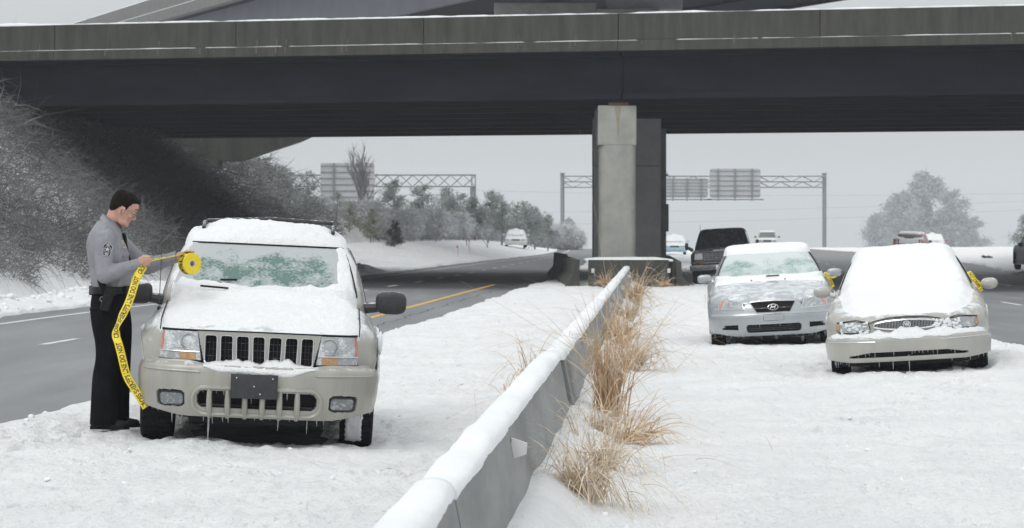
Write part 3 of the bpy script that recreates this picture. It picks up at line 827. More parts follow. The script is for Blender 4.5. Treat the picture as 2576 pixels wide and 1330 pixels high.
class House:
    """glasshouse as stacked rounded loops: levels (z, y_front, y_rear, half_width, exponent)"""
    def __init__(s, lv, n=10):
        s.D = catmull(np.array(lv, float), n)
    def par(s, z):
        return [np.interp(z, s.D[:, 0], s.D[:, k]) for k in range(1, 5)]
    def loop(s, row, n=112):
        z, yf, yr, a, e = row
        th = np.linspace(0, 2 * np.pi, n, endpoint=False)
        yc = (yf + yr) / 2; b = (yr - yf) / 2
        # crowd samples to the corners
        tc_ = np.arctan2(a * np.sin(th), b * np.cos(th)) if False else th
        dx, dy = np.cos(tc_) * a, np.sin(tc_) * b
        r = (np.abs(dx / a) ** e + np.abs(dy / b) ** e) ** (-1 / e)
        return np.stack([dx * r, yc + dy * r, np.full(n, z)], -1)
    def grid(s):
        G = [s.loop(r) for r in s.D]
        c = G[-1].mean(0); G.append(G[-1] * .5 + c * .5 + np.array([0, 0, .001])); G.append(G[-1] * .02 + c * .98 + np.array([0, 0, .001]))
        return np.array(G)
    def front(s, x, z, off=0.0):
        """point on the windscreen face; x as a fraction of the half-width"""
        yf, yr, a, e = s.par(z)
        yc = (yf + yr) / 2; b = (yr - yf) / 2
        X = x * a; y = yc - b * (1 - np.abs(x) ** e) ** (1 / e)
        return np.array([X, y - off * .8, z + off * .6])
    def side(s, y, z, sgn, off=0.0):
        yf, yr, a, e = s.par(z)
        yc = (yf + yr) / 2; b = (yr - yf) / 2
        q = np.clip(np.abs((y - yc) / b), 0, .995)
        return np.array([sgn * (a * (1 - q ** e) ** (1 / e) + off), y, z])

class Nose:
    """front surface: plan outline (e, x, y) with e ~ x measured from in front, and a y profile over z"""
    def __init__(s, plan, prof):
        s.P = catmull(np.array(plan, float), 12); s.prof = catmull(np.array(prof, float), 8)
    def at(s, e, z, off=0.0):
        sg = np.sign(e) if e else 1; q = abs(e)
        x = np.interp(q, s.P[:, 0], s.P[:, 1]); y = np.interp(q, s.P[:, 0], s.P[:, 2])
        x2 = np.interp(q + .01, s.P[:, 0], s.P[:, 1]); y2 = np.interp(q + .01, s.P[:, 0], s.P[:, 2])
        tx, ty = x2 - x, y2 - y; l = math.hypot(tx, ty) or 1
        nx, ny = (ty / l, -tx / l) if l else (0, -1)
        d = -np.interp(z, s.prof[:, 0], s.prof[:, 1]) + off
        return np.array([sg * (x + nx * d), y + ny * d, z])
    def patch(s, poly, off=0.0, nx=14, nz=6, depth=.03, mb=None):
        """convex outline [(e, z), ...] laid on the nose and given thickness"""
        poly = np.array(poly, float); n = len(poly)
        xs = np.unique(np.round(np.concatenate([np.linspace(poly[:, 0].min() + 1e-4, poly[:, 0].max() - 1e-4, nx), np.clip(poly[:, 0], poly[:, 0].min() + 1e-4, poly[:, 0].max() - 1e-4)]), 5))
        G = np.zeros((len(xs), nz, 3)); B = np.zeros_like(G)
        for i, x in enumerate(xs):
            zz = []
            for k in range(n):
                (xa, za), (xb, zb) = poly[k], poly[(k + 1) % n]
                if (xa - x) * (xb - x) <= 0 and abs(xa - xb) > 1e-9: zz.append(za + (zb - za) * (x - xa) / (xb - xa))
            lo, hi = (min(zz), max(zz)) if zz else (poly[:, 1].min(), poly[:, 1].max())
            for j, t in enumerate(np.linspace(0, 1, nz)):
                z = lo + (hi - lo) * t
                G[i, j] = s.at(x, z, off); B[i, j] = s.at(x, z, off - depth)
        mb = mb or MB(); mb.slab(G, B - G); return mb
    def sheet(s, e0, e1, z0, z1, holes=(), off=0.0, ne=120, nz=50, depth=.05, zfun=None):
        """a skin over the nose with openings; holes are predicates on (e, z)"""
        es = np.linspace(e0, e1, ne); ts = np.linspace(0, 1, nz)
        V = []; Bk = []; ez = []
        for e in es:
            lo, hi = zfun(e) if zfun else (z0, z1)
            for t in ts:
                z = lo + (hi - lo) * t
                V.append(s.at(e, z, off)); Bk.append(s.at(e, z, off - depth)); ez.append((e, z))
        f = grid_faces(ne, nz); keep = []
        for q in f:
            c = np.mean([ez[i] for i in q], 0)
            if not any(h(c[0], c[1]) for h in holes): keep.append(tuple(q))
        m = MB(); nV = len(V)
        cnt = {}
        for q in keep:
            for a, b in zip(q, q[1:] + q[:1]): cnt[(a, b)] = 1
        rim = [(a, b) for (a, b) in cnt if (b, a) not in cnt]
        Fs = keep + [(b, a, a + nV, b + nV) for a, b in rim]
        m.add(V + Bk, Fs)
        used = sorted({i for q in Fs for i in q}); mp = {o: i for i, o in enumerate(used)}
        m.v = [m.v[i] for i in used]; m.f = [tuple(mp[i] for i in q) for q in m.f]
        return m
    def outline(s, pts, r, off=0.0, n=6, mb=None, closed=True, dens=6):
        pts = [np.array(p, float) for p in pts]; q = []
        seq = zip(pts, pts[1:] + pts[:1]) if closed else zip(pts, pts[1:])
        for a, b in seq:
            for t in np.linspace(0, 1, dens, endpoint=False): q.append(a + (b - a) * t)
        if closed: q.append(q[0])
        else: q.append(pts[-1])
        mb = mb or MB(); mb.tube([s.at(x, z, off) for x, z in q], r, n=n, caps=not closed); return mb

def rrect(x0, x1, z0, z1, r, n=4):
    out = []
    for cx, cz, a0 in ((x1 - r, z0 + r, -90), (x1 - r, z1 - r, 0), (x0 + r, z1 - r, 90), (x0 + r, z0 + r, 180)):
        for k in range(n + 1):
            a = R(a0 + 90 * k / n); out.append((cx + r * math.cos(a), cz + r * math.sin(a)))
    return out
def in_rr(x0, x1, z0, z1, r):
    def f(x, z):
        if not (x0 < x < x1 and z0 < z < z1): return False
        dx = max(x0 + r - x, x - x1 + r, 0); dz = max(z0 + r - z, z - z1 + r, 0)
        return dx * dx + dz * dz < r * r or r == 0
    return f

def wheel(parent, x, y, z, r, w_, rim_mat='rim', out=1):
    Mx = Matrix.Translation((x, y, z)) @ Matrix.Rotation(R(90) * out, 4, 'Y')
    m = MB(); ri = r * .64
    m.lathe([(.02, w_ * .30), (ri * .35, w_ * .34), (ri * .5, w_ * .26), (ri * .93, w_ * .36), (ri, w_ * .45), (ri, -w_ * .45)], 28, Mx)
    for k in range(5):
        a = 2 * math.pi * k / 5
        m.box((0, 0, 0), (0, 0, 0)) if False else None
        m.add([Mx @ Vector((ri * .25 * math.cos(a + s) , ri * .25 * math.sin(a + s), w_ * .38)) for s in (-.5, .5)] + [Mx @ Vector((ri * .96 * math.cos(a + s), ri * .96 * math.sin(a + s), w_ * .42)) for s in (.16, -.16)], [(0, 1, 2, 3)])
    wh = m.build('wheel', MT[rim_mat], parent)
    t = MB()
    t.lathe([(ri * .99, w_ * .44), (ri * 1.1, w_ * .5), (r * .93, w_ * .5), (r * .985, w_ * .43), (r, w_ * .33), (r, -w_ * .33), (r * .985, -w_ * .43), (r * .93, -w_ * .5), (ri, -w_ * .46)], 36, Mx)
    t.build('tyre', MT['rubber'], wh)
    tr = MB()
    for k in range(44):
        a = 2 * math.pi * k / 44
        for h0, h1 in ((-.40, -.06), (.06, .40)):
            tr.box(Mx @ Vector((r * math.cos(a), r * math.sin(a), w_ * (h0 + h1) / 2)), (.02 * r / .36, .05 * r / .36 * .6, w_ * (h1 - h0)), (Mx.to_3x3() @ Matrix.Rotation(a, 3, 'Z')))
    tr.build('tread', MT['rubber'], wh, smooth=False)
    return wh

def height_field(grids, x0, x1, y0, y1, nx, ny):
    V = []; Fs = []
    for G, closed in grids:
        o = len(V); n, m = G.shape[:2]
        V += [tuple(p) for p in G.reshape(-1, 3)]; Fs += [tuple(int(i) + o for i in q) for q in grid_faces(n, m, closed)]
    bvh = BVHTree.FromPolygons(V, Fs)
    xs = np.linspace(x0, x1, nx); ysx = np.linspace(y0, y1, ny)
    H = np.full((nx, ny), np.nan)
    for i, x in enumerate(xs):
        for j, y in enumerate(ysx):
            h = bvh.ray_cast(Vector((x, y, 5)), Vector((0, 0, -1)))
            if h[0] is not None: H[i, j] = h[0].z
    return xs, ysx, H

def snow_cover(parent, grids, box_, thick, nx=110, ny=190, seed=0.0, rough=1.0, name='snow_cover', mat='car_snow', smoothing=1):
    """snow lying on a body: thick(x, y, z) gives its depth, edges sink into the paint"""
    xs, ysx, H = height_field(grids, *box_, nx, ny)
    Xg, Yg = np.meshgrid(xs, ysx, indexing='ij')
    ok = ~np.isnan(H)
    Hf = np.where(ok, H, 0)
    T = thick(Xg, Yg, Hf)
    nz_ = .5 + .5 * fbm(Xg * 5 + seed, Yg * 5 + seed, 3)
    lump = np.maximum(0, fbm(Xg * 22 + seed, Yg * 22, 2)) * .035 * rough + .02 * rough * fbm(Xg * 9 + seed, Yg * 9, 3)
    T = np.where(T > 0, T * (.65 + .7 * nz_) + lump * np.clip(T / .02, 0, 1), -.012)
    # soften the rim
    for _ in range(smoothing):
        T = (T + np.roll(T, 1, 0) + np.roll(T, -1, 0) + np.roll(T, 1, 1) + np.roll(T, -1, 1)) / 5
    # slope raises the vertical depth a little on steep parts
    gx = np.gradient(Hf, axis=0) / (xs[1] - xs[0]); gy = np.gradient(Hf, axis=1) / (ysx[1] - ysx[0])
    sl = np.sqrt(1 + np.clip(gx ** 2 + gy ** 2, 0, 6))
    Z = Hf + np.where(T > 0, T * sl, T)
    f = grid_faces(nx, ny)
    okf = ok.ravel()[f].all(1) & (T.ravel()[f] > -.011).any(1)
    jump = np.ptp(Hf.ravel()[f], axis=1) < .22
    f = f[okf & jump]
    used = np.unique(f); mp = np.full(nx * ny, -1); mp[used] = np.arange(len(used))
    V = np.stack([Xg, Yg, Z], -1).reshape(-1, 3)[used]
    return np_mesh(name, V, mp[f], MT[mat], parent)

def icicles(parent, pts, lmin=.03, lmax=.12, r=.006, seed=1):
    rr = random.Random(seed); m = MB()
    for p in pts:
        if rr.random() < .3 and len(pts) > 4: continue
        p = (p[0] + rr.uniform(-.02, .02) * (len(pts) > 4), p[1], p[2])
        l = (lmin + (lmax - lmin) * rr.random() ** 1.8) * rr.uniform(.6, 1.25); q = r * rr.uniform(.6, 1.3)
        m.tube([(p[0], p[1], p[2] + .012), (p[0], p[1], p[2] - l * .4), (p[0] + rr.uniform(-.004, .004), p[1], p[2] - l)], [q, q * .7, q * .15], n=5)
    o = m.build('icicles', MT['ice'], parent); o['kind'] = 'stuff'; return o

def glass_patch(house, x0, x1, z0, z1, mat, name, parent, off=.006, nx=24, nz=14, x0t=None, x1t=None):
    x0t = x0 if x0t is None else x0t; x1t = x1 if x1t is None else x1t
    G = np.zeros((nx, nz, 3))
    for i, a in enumerate(np.linspace(0, 1, nx)):
        for j, t in enumerate(np.linspace(0, 1, nz)):
            xx = (x0 + (x1 - x0) * a) * (1 - t) + (x0t + (x1t - x0t) * a) * t
            G[i, j] = house.front(xx, z0 + (z1 - z0) * t, off)
    m = MB(); m.slab(G, (0, .012, -.008)); return m.build(name, MT[mat], parent)

def side_glass(house, sgn, ya, yb, za, zb, mat, parent, rake0=0.0, rake1=0.0, off=.005):
    G = np.zeros((14, 8, 3))
    for i, a in enumerate(np.linspace(0, 1, 14)):
        for j, t in enumerate(np.linspace(0, 1, 8)):
            z = za + (zb - za) * t; y = (ya + rake0 * t) * (1 - a) + (yb - rake1 * t) * a
            G[i, j] = house.side(y, z, sgn, off)
    m = MB(); m.slab(G, (-sgn * .015, 0, 0)); return m.build('side_window', MT[mat], parent)

def door_mirror(parent, c, r, sgn, mat, arm_to, snow=True, n=3.2, lab=None):
    m = MB(); m.ell(c, r, n, 20, 12)
    m.tube([Vector(c) - Vector((sgn * r[0] * .8, 0, r[2] * .4)), Vector(arm_to)], [r[2] * .42, r[2] * .5], n=8)
    o = m.build('door_mirror', mat, parent)
    g = MB(); g.ell((c[0], c[1] + r[1] * .8, c[2]), (r[0] * .85, r[1] * .3, r[2] * .8), 3.2, 16, 8); g.build('mirror_glass', MT['dark_glass'], o)
    if snow:
        s = MB(); s.ell((c[0], c[1], c[2] + r[2] * .75), (r[0] * .85, r[1] * .9, r[2] * .34), 2.4, 18, 8); s.build('snow_cover', MT['car_snow'], o)
    return o

def wiper(parent, a, b):
    m = MB(); m.tube([a, b], .009, n=6); return m.build('wiper', MT['black'], parent)

def gap_line(parent, G, col, i0, i1, name='panel_gap', off=.003, r=.0035):
    m = MB(); m.tube([Vector(G[i, col]) + Vector((0, 0, off)) for i in range(i0, i1)], r, n=5); return m.build(name, MT['black'], parent)

def close_ends(m, G, front=True, rear=True):
    n = G.shape[1]
    if front: m.add(G[0], [tuple(range(n))])
    if rear: m.add(G[-1], [tuple(range(n))])

def make_shell(root, st, wheels, arch, zcw, sill, lv, paint, house_paint=None):
    Gb = body_grid(st, wheels, arch, zcw, sill)
    m = MB(); m.grid(Gb); close_ends(m, Gb); body = m.build('body', paint, root, sharp=50)
    H = House(lv); Gh = H.grid()
    m = MB(); m.grid(Gh, closed=True); m.add(Gh[-1], [tuple(range(Gh.shape[1]))]); m.build('cabin', house_paint or paint, root, sharp=60)
    return Gb, H, Gh

# paints
MT['champagne'] = M('champagne', (.37, .36, .325), (.43, .42, .385), scale=3, rough=.32, metal=.25, coat=.5, frost=.42, fscale=7, bump=.12, bscale=90, stretch=(1, 1, .22))
MT['champagne_low'] = M('champagne_low', (.32, .31, .275), (.40, .39, .35), scale=4, rough=.38, metal=.15, coat=.35, frost=.22, fscale=10, bump=.2, bscale=60, stretch=(1.6, 1, .15))
MT['silver'] = M('silver', (.36, .385, .405), (.43, .455, .475), scale=2.5, rough=.30, metal=.35, coat=.6, frost=.24, fscale=8, bump=.05, bscale=80)
MT['cream'] = M('cream', (.36, .352, .322), (.43, .42, .385), scale=3, rough=.36, metal=.1, coat=.4, frost=.30, fscale=7, bump=.15, bscale=70, stretch=(1.4, 1, .2))
MT['truck'] = M('truck', (.006, .007, .010), (.014, .016, .020), scale=5, rough=.4, coat=.1, spec=.2, frost=.1, fscale=10)
MT['ws_suv'] = iced_glass('ws_suv', (.085, .165, .14), (.42, .45, .46), .80, scale=5, fine=42, grad=(('Z', 1.36, 1.46, .34), ('X', -.50, -.60, .22), ('X', .45, .60, .2), ('Z', 1.20, 1.12, .2)))
MT['ws_silver'] = iced_glass('ws_silver', (.19, .32, .285), (.60, .64, .65), .80, scale=2.6, fine=60, grad=(('Z', 1.12, 1.28, .22), ('Z', 1.0, .95, .12)))

# ================================================================== the nearest sport utility
def place(key): 
    cx, cyy, hd, rl2, hw, ln_ = CARS[key]
    return (cx, cyy, 0.0), (0, R(rl2), R(hd))
suv = empty('sport_utility', *place('suv'))
props(suv, 'champagne sport utility iced over and snow-heaped, nearest, beside the deputy', 'sport utility')
st = [(.14, .40, .45, .80, .83, .848), (.19, .62, .42, .81, .84, .868), (.26, .73, .38, .82, .855, .89), (.36, .82, .36, .835, .88, .925), (.48, .87, .32, .85, .905, .95), (.60, .885, .30, .87, .93, .975), (.80, .89, .30, .885, .95, 1.0), (1.15, .89, .30, .90, .985, 1.035), (1.50, .885, .30, .93, 1.01, 1.06), (2.2, .885, .30, .97, .985, .99), (3.0, .885, .30, .98, .99, 1.0), (3.5, .885, .30, .98, .99, 1.0), (4.2, .88, .32, .98, .99, 1.0), (4.52, .84, .36, .96, .97, .98)]
lv = [(.96, 1.38, 4.55, .83, 8), (1.10, 1.50, 4.53, .81, 8), (1.30, 1.80, 4.48, .755, 8), (1.46, 2.05, 4.42, .69, 6.5), (1.55, 2.18, 4.36, .615, 4.6), (1.61, 2.30, 4.28, .52, 3.8), (1.645, 2.55, 4.1, .39, 3.2), (1.655, 2.95, 3.75, .20, 3)]
Gb, Hs, Gh = make_shell(suv, st, (.83, 3.52), .44, .37, .3, lv, MT['champagne'])
nose = Nose([(0, 0, .0), (.3, .3, .012), (.5, .5, .04), (.65, .65, .085), (.76, .75, .15), (.84, .80, .23), (.90, .83, .31), (1.0, .85, .42), (1.1, .857, .52)],
            [(.10, .10), (.2, .06), (.28, .03), (.40, .005), (.52, .0), (.585, .015), (.615, .06), (.66, .07), (.75, .075), (.85, .085)])
# header panel with seven slots
slots = []
for k in range(7):
    c = -.002 + (k - 3) * .1205
    slots.append((c, .047))
hp = nose.sheet(-.48, .48, .59, .842, [lambda e, z, c=c: in_rr(c - .046 - (z - .7) * .0 + np.sign(c) * .03 * (z - .70), c + .046 + np.sign(c) * .03 * (z - .70), .61, .812, .02)(e, z) for c, _ in slots] + [lambda e, z: abs(e) > .405 + (z - .59) * .27], off=.004, ne=150, nz=46, depth=.04)
hp.build('header_panel', MT['champagne'], suv)
for c, _ in slots:
    tl = np.sign(c) * .03
    pts = rrect(c - .047, c + .047, .608, .815, .02)
    pts = [(x + tl * (z - .70), z) for x, z in pts]
    nose.outline(pts, .0055, off=.006, n=5, dens=2).build('slot_frame', MT['chrome'], suv)
nose.patch([(-.44, .595), (.44, .595), (.46, .83), (-.46, .83)], off=-.035, depth=.02).build('grille_backing', MT['black'], suv)
m = MB()
for k in range(28): 
    x = -.41 + k * .82 / 27; m.tube([nose.at(x, .61, -.028), nose.at(x, .815, -.028)], .003, n=4)
for z in (.66, .71, .76): m.tube([nose.at(x, z, -.027) for x in np.linspace(-.42, .42, 12)], .0025, n=4)
m.build('grille_mesh', MT['trim'], suv)['kind'] = 'stuff'
# dark shut line under the bonnet lip
nose.outline([(-.83, .842), (-.5, .846), (0, .848), (.5, .846), (.83, .842)], .006, off=.004, closed=False).build('bonnet_gap', MT['black'], suv)
for sg in (-1, 1):
    q = lambda pts: [(sg * a, b) for a, b in pts]
    hl = nose.patch(q([(.435, .625), (.80, .630), (.815, .66), (.805, .835), (.472, .835)]), off=.012, nx=20, depth=.04).build('headlight', MT['lens'], suv)
    nose.patch(q([(.438, .60), (.86, .608), (.88, .85), (.478, .85)]), off=-.012, nx=14, depth=.02).build('headlight_housing', MT['black'], hl)
    nose.patch(q([(.775, .69), (.812, .69), (.80, .835), (.772, .835)]), off=.016, nx=6, depth=.02).build('side_marker', MT['red_lens'], hl)
    nose.patch(q([(.475, .630), (.60, .631), (.60, .678), (.475, .678)]), off=.016, nx=6, depth=.02).build('turn_signal', MT['amber'], hl)
    nose.patch(q([(.605, .632), (.78, .634), (.78, .678), (.605, .678)]), off=.015, nx=6, depth=.02).build('side_lamp', MT['lens_clear'], hl)
    nose.outline(q([(.448, .685), (.815, .688)]), .005, off=.016, closed=False).build('lens_bar', MT['chrome'], hl)
    c = nose.at(sg * .535, .758, .012)
    rg = MB(); rg.lathe([(.056, 0), (.060, .012), (.064, 0)], 24, Matrix.Translation(c) @ Matrix.Rotation(R(90), 4, 'X')); rg.build('reflector', MT['lens_clear'], hl)
    fn = MB(); fn.ell(c + np.array([0, .004, 0]), (.052, .012, .052), 2, 18, 8); fn.build('bulb_glass', MT['lens'], hl)
# bumper skin with lower opening
bz = lambda e: (.215 + .06 * sstep(.5, .9, abs(e)), .60 + .025 * sstep(.35, .55, abs(e)))
fogs = [in_rr(s * .625 - .105, s * .625 + .105, .282, .405, .045) for s in (-1, 1)]
bp = nose.sheet(-1.1, 1.1, .2, .62, [in_rr(-.435, .435, .285, .412, .05)] + fogs, off=.045, ne=230, nz=56, depth=.05, zfun=bz)
bumper = bp.build('bumper', MT['champagne_low'], suv)
nose.outline(rrect(-.465, .465, .235, .432, .085, 5), .016, off=.047, n=6, dens=3).build('grille_surround', MT['champagne_low'], bumper)
nose.patch([(-.45, .25), (.45, .25), (.45, .42), (-.45, .42)], off=-.03, depth=.02).build('grille_backing', MT['black'], bumper)
for x in (-.345, -.212, -.086, .04, .167, .295):
    m = MB(); m.tube([nose.at(x, .215, .035), nose.at(x, .27, .058), nose.at(x, .34, .052), nose.at(x, .42, .040)], [.017, .022, .022, .018], n=8); m.build('grille_bar', MT['champagne_low'], bumper)
for z in (.275,):
    nose.outline([(-.42, .30), (0, .298), (.42, .30)], .012, off=-.005, closed=False).build('grille_rail', MT['trim'], bumper)
for sg in (-1, 1):
    nose.outline([(sg * .42, .545), (sg * .62, .548), (sg * .85, .552)], .008, off=.047, closed=False).build('crease', MT['champagne_low'], bumper)
    nose.patch(rrect(sg * .625 - .115, sg * .625 + .115, .272, .415, .05), off=.0, nx=16, depth=.02).build('fog_recess', MT['trim'], bumper)
    fl_ = nose.patch(rrect(sg * .625 - .088, sg * .625 + .088, .295, .385, .03), off=.026, nx=14, depth=.02).build('fog_lamp', MT['fog_lens'], bumper)
    nose.outline(rrect(sg * .625 - .09, sg * .625 + .09, .293, .387, .03), .007, off=.026, n=5, dens=2).build('fog_ring', MT['trim'], fl_)
# lower dark apron
nose.patch([(-.5, .17), (.5, .17), (.52, .235), (-.52, .235)], off=.02, depth=.06).build('air_dam', MT['black'], suv)
m = MB(); m.box((0, 1.6, .27), (1.15, 2.6, .16)); m.box((0, .85, .25), (1.25, .12, .14)); m.box((-.42, .5, .21), (.16, .5, .13)); m.box((.42, .5, .21), (.16, .5, .13)); m.box((0, 3.2, .3), (1.3, 2.2, .2))
m.build('chassis', MT['black'], suv, smooth=False)
m = MB(); m.tube([(-.7, .83, .33), (.7, .83, .33)], .05); m.tube([(-.7, 3.5, .33), (.7, 3.5, .33)], .06); m.build('axle', MT['black'], suv)
for sx in (-1, 1):
    for wy in (.83, 3.52): wheel(suv, sx * .755, wy, .355, .375, .245, out=sx)
# plate
pl = MB()
for i in range(1): 
    pl.box(nose.at(-.02, .455, .075), (.345, .014, .182), bev=.006)
plate = pl.build('number_plate', MT['trim'], bumper)
for a, b in ((-.15, .515), (.11, .515), (-.02, .455), (.02, .40), (-.15, .40)):
    m = MB(); m.ell(nose.at(a, b, .085), (.006, .004, .006), 2, 8, 5); m.build('screw', MT['chrome'], plate)
# screens and side windows
glass_patch(Hs, -.90, .90, 1.09, 1.475, 'ws_suv', 'windscreen', suv, x0t=-.88, x1t=.88)
for sg in (-1, 1):
    side_glass(Hs, sg, 1.95, 2.75, 1.02, 1.47, 'dark_glass', suv, rake0=.42); side_glass(Hs, sg, 2.85, 3.6, 1.02, 1.47, 'dark_glass', suv); side_glass(Hs, sg, 3.7, 4.3, 1.04, 1.45, 'dark_glass', suv, rake1=.05)
    m = MB(); m.box((sg * .90, 2.35, .66), (.02, 1.7, .10), bev=.008); m.build('side_moulding', MT['trim'], suv)
    m = MB(); m.tube([(sg * .53, 2.45, 1.605), (sg * .53, 2.6, 1.655), (sg * .53, 4.1, 1.655), (sg * .53, 4.25, 1.60)], .016); m.build('roof_rail', MT['trim'], suv)
for yb in (3.0, 3.8):
    m = MB(); m.tube([(-.53, yb, 1.665), (0, yb, 1.705), (.53, yb, 1.69)], .016); m.build('roof_crossbar', MT['trim'], suv)
for sg in (-1, 1):
    mir = door_mirror(suv, (sg * 1.01, 1.72, 1.07), (.125, .075, .092), sg, MT['trim'], (sg * .80, 1.74, 1.02), snow=(sg < 0))
m = MB(); m.tube([Hs.front(x, 1.482, .010) for x in np.linspace(-.89, .89, 24)], .007, n=5); m.tube([Hs.front(.905, z, .010) for z in np.linspace(1.10, 1.48, 12)], .007, n=5); m.build('windscreen_seal', MT['black'], suv)
wiper(suv, (-.50, 1.42, 1.148), (-.28, 1.40, 1.138)); wiper(suv, (-.35, 1.52, 1.20), (-.22, 1.54, 1.205))
m = MB(); m.tube([(-.80, 1.12, .97), (-.80, 1.12, 1.80)], [.0035, .002], n=5); m.ell((-.80, 1.12, .965), (.016, .016, .02)); m.build('aerial', MT['trim'], suv)
for sg in (-1, 1):
    m = MB(); m.tube([(sg * .735, .13, .845), (sg * .742, .4, .915), (sg * .745, .8, .963), (sg * .75, 1.4, 1.02)], .005, n=5); m.build('panel_gap', MT['black'], suv)
def th_suv(x, y, z):
    e = .06 * fbm(x * 3.2 + 4, y * 3.2, 3) + .05 * fbm(x * 11, y * 11 + z * 9, 3)
    hood = .022 * sstep(.22, .62, y + e * 2.2) * sstep(1.50, 1.3, y) * sstep(.76, .62, np.abs(x + .0) + e * .9)
    cowl = .060 * sstep(1.05, 1.35, y) * sstep(1.13, 1.08, z + e * .5 - .05 * np.abs(x)) * (y < 1.75) * sstep(.74, .64, np.abs(x))
    ws_edge = .014 * sstep(.54, .62, x + e * .5) * sstep(1.30, 1.42, y) * (y < 2.2) * sstep(.74, .64, np.abs(x))
    head = .018 * sstep(1.485, 1.53, z + e * .25) + .016 * sstep(1.62, 1.65, z) * sstep(.3, -.1, x)
    left = .03 * sstep(1.46, 1.52, z) * sstep(-.5, -.62, x)
    return np.maximum.reduce([hood, cowl, ws_edge, head, left])
snow_cover(suv, [(Gb, False), (Gh, True)], (-.92, .92, .05, 4.55), th_suv, 170, 360, seed=2.0, rough=.6)
# snow caught below the slots
G = np.zeros((70, 7, 3))
for i, x in enumerate(np.linspace(-.40, .41, 70)):
    env = sstep(-.40, -.25, x) * sstep(.41, .25, x)
    top = .612 + .03 * env * (1 + 1.2 * float(fbm(np.array(x * 14), np.array(3.0), 3)))
    for j, (o, t) in enumerate(((-.02, .0), (.012, 1.0), (.03, .85), (.048, .55), (.058, .25), (.055, 0), (.045, -.1))):
        lowz = .585 - .035 * env * (1 + .8 * float(fbm(np.array(x * 8), np.array(8.0), 2)))
        G[i, j] = nose.at(x, lowz + (top - lowz) * t, o - .002)
m = MB(); m.grid(G); m.build('slot_snow', MT['car_snow'], suv, sharp=None)
pts = [nose.at(e, bz(e)[0] + .005, .03) for e in np.linspace(-.98, .98, 34)] + [nose.at(e, .408, .03) for e in np.linspace(-.4, .4, 15)]
icicles(suv, pts, .02, .10, .006, 3)
icicles(suv, [(s * (1.0 + t), 1.70, .995) for s in (-1, 1) for t in np.linspace(-.07, .1, 9)], .02, .06, .005, 4)
icicles(suv, [nose.at(-.35, .25, .03), nose.at(-.345, .25, .035)], .24, .30, .010, 9)
icicles(suv, [(s * .86, .55 + t, .33) for s in (-1, 1) for t in np.linspace(0, .5, 6)], .04, .14, .009, 12)
# ice crust on the tyre and the left flank
m = MB(); G = np.zeros((16, 10, 3))
for i, a in enumerate(np.linspace(-.3, 1.05, 16)):
    for j, t in enumerate(np.linspace(.66, .80, 10)):
        n_ = float(fbm(np.array(a * 5), np.array(t * 30), 3)); r_ = .375 + .036 + .014 * n_ - .03 * (j in (0, 9)) - .03 * (i in (0, 15))
        G[i, j] = (t + (.02 * n_ if j == 9 else 0), .83 - r_ * math.cos(a), .355 - r_ * math.sin(a) * 1.0 + .02)
m.grid(G); m.build('ice_crust', MT['cap_snow'], suv, sharp=None)
m = MB()
for k in range(26):
    y = .5 + k * .09; m.ell((.895 + random.uniform(-.004, .012), y, random.uniform(.45, .80)), (.018, .08, random.uniform(.05, .15)), 2, 8, 6)
m.build('side_ice', MT['cap_snow'], suv, sharp=None)

# ================================================================== silver sedan
sil = empty('sedan', *place('silver'))
props(sil, 'silver sedan with frosted green windscreen, behind the cream sedan', 'car')
st = [(.16, .36, .30, .56, .60, .635), (.22, .58, .28, .58, .62, .66), (.30, .70, .26, .60, .645, .69), (.42, .82, .24, .64, .69, .725), (.55, .905, .17, .68, .73, .755), (.95, .91, .17, .735, .79, .825), (1.45, .91, .17, .82, .87, .915), (1.9, .91, .17, .87, .90, .92), (3.0, .91, .17, .90, .91, .92), (3.9, .905, .17, .92, .94, .96), (4.4, .89, .18, .93, .97, 1.0), (4.75, .82, .25, .88, .93, .95)]
lv = [(.86, 1.30, 4.1, .83, 5.5), (.94, 1.42, 4.0, .81, 5.5), (1.10, 1.72, 3.75, .745, 5.5), (1.24, 2.0, 3.5, .67, 5), (1.34, 2.22, 3.25, .60, 4.6), (1.385, 2.42, 3.05, .50, 4), (1.40, 2.62, 2.85, .26, 3)]
Gb, Hs, Gh = make_shell(sil, st, (.98, 3.71), .36, .31, .17, lv, MT['silver'])
nose = Nose([(0, 0, 0), (.3, .3, .02), (.5, .5, .065), (.65, .645, .125), (.75, .74, .20), (.83, .81, .30), (.9, .862, .42), (1.0, .90, .58)],
            [(.10, .08), (.17, .03), (.25, .01), (.40, .0), (.46, .02), (.55, .05), (.62, .10), (.70, .18)])
def hex_(e, z):
    h = .235 + (.325 - .235) * np.clip((z - .455) / .15, 0, 1)
    return abs(e) < h and .458 < z < .608
fz = lambda e: (.135 + .06 * sstep(.5, .95, abs(e)), .61 - .10 * sstep(.36, .46, abs(e)) + .04 * sstep(.44, .8, abs(e)))
def fogp(e, z):
    q = abs(e)
    return .50 < q < .735 and .225 + .05 * (q - .5) < z < .30 - (.03 if q > .7 else 0)
bp = nose.sheet(-1.0, 1.0, .14, .61, [hex_, fogp, in_rr(-.39, .39, .185, .295, .04)], off=.02, ne=210, nz=60, depth=.05, zfun=fz)
bumper = bp.build('bumper', MT['silver'], sil)
nose.patch([(-.42, .16), (.42, .16), (.42, .32), (-.42, .32)], off=-.03, depth=.02).build('intake_backing', MT['black'], bumper)
for z in (.215, .24, .265): nose.outline([(-.38, z), (0, z), (.38, z)], .006, off=-.015, closed=False).build('intake_bar', MT['trim'], bumper)
nose.patch([(-.23, .45), (.23, .45), (.335, .615), (-.335, .615)], off=-.022, nx=20, depth=.02).build('grille_backing', MT['black'], sil)
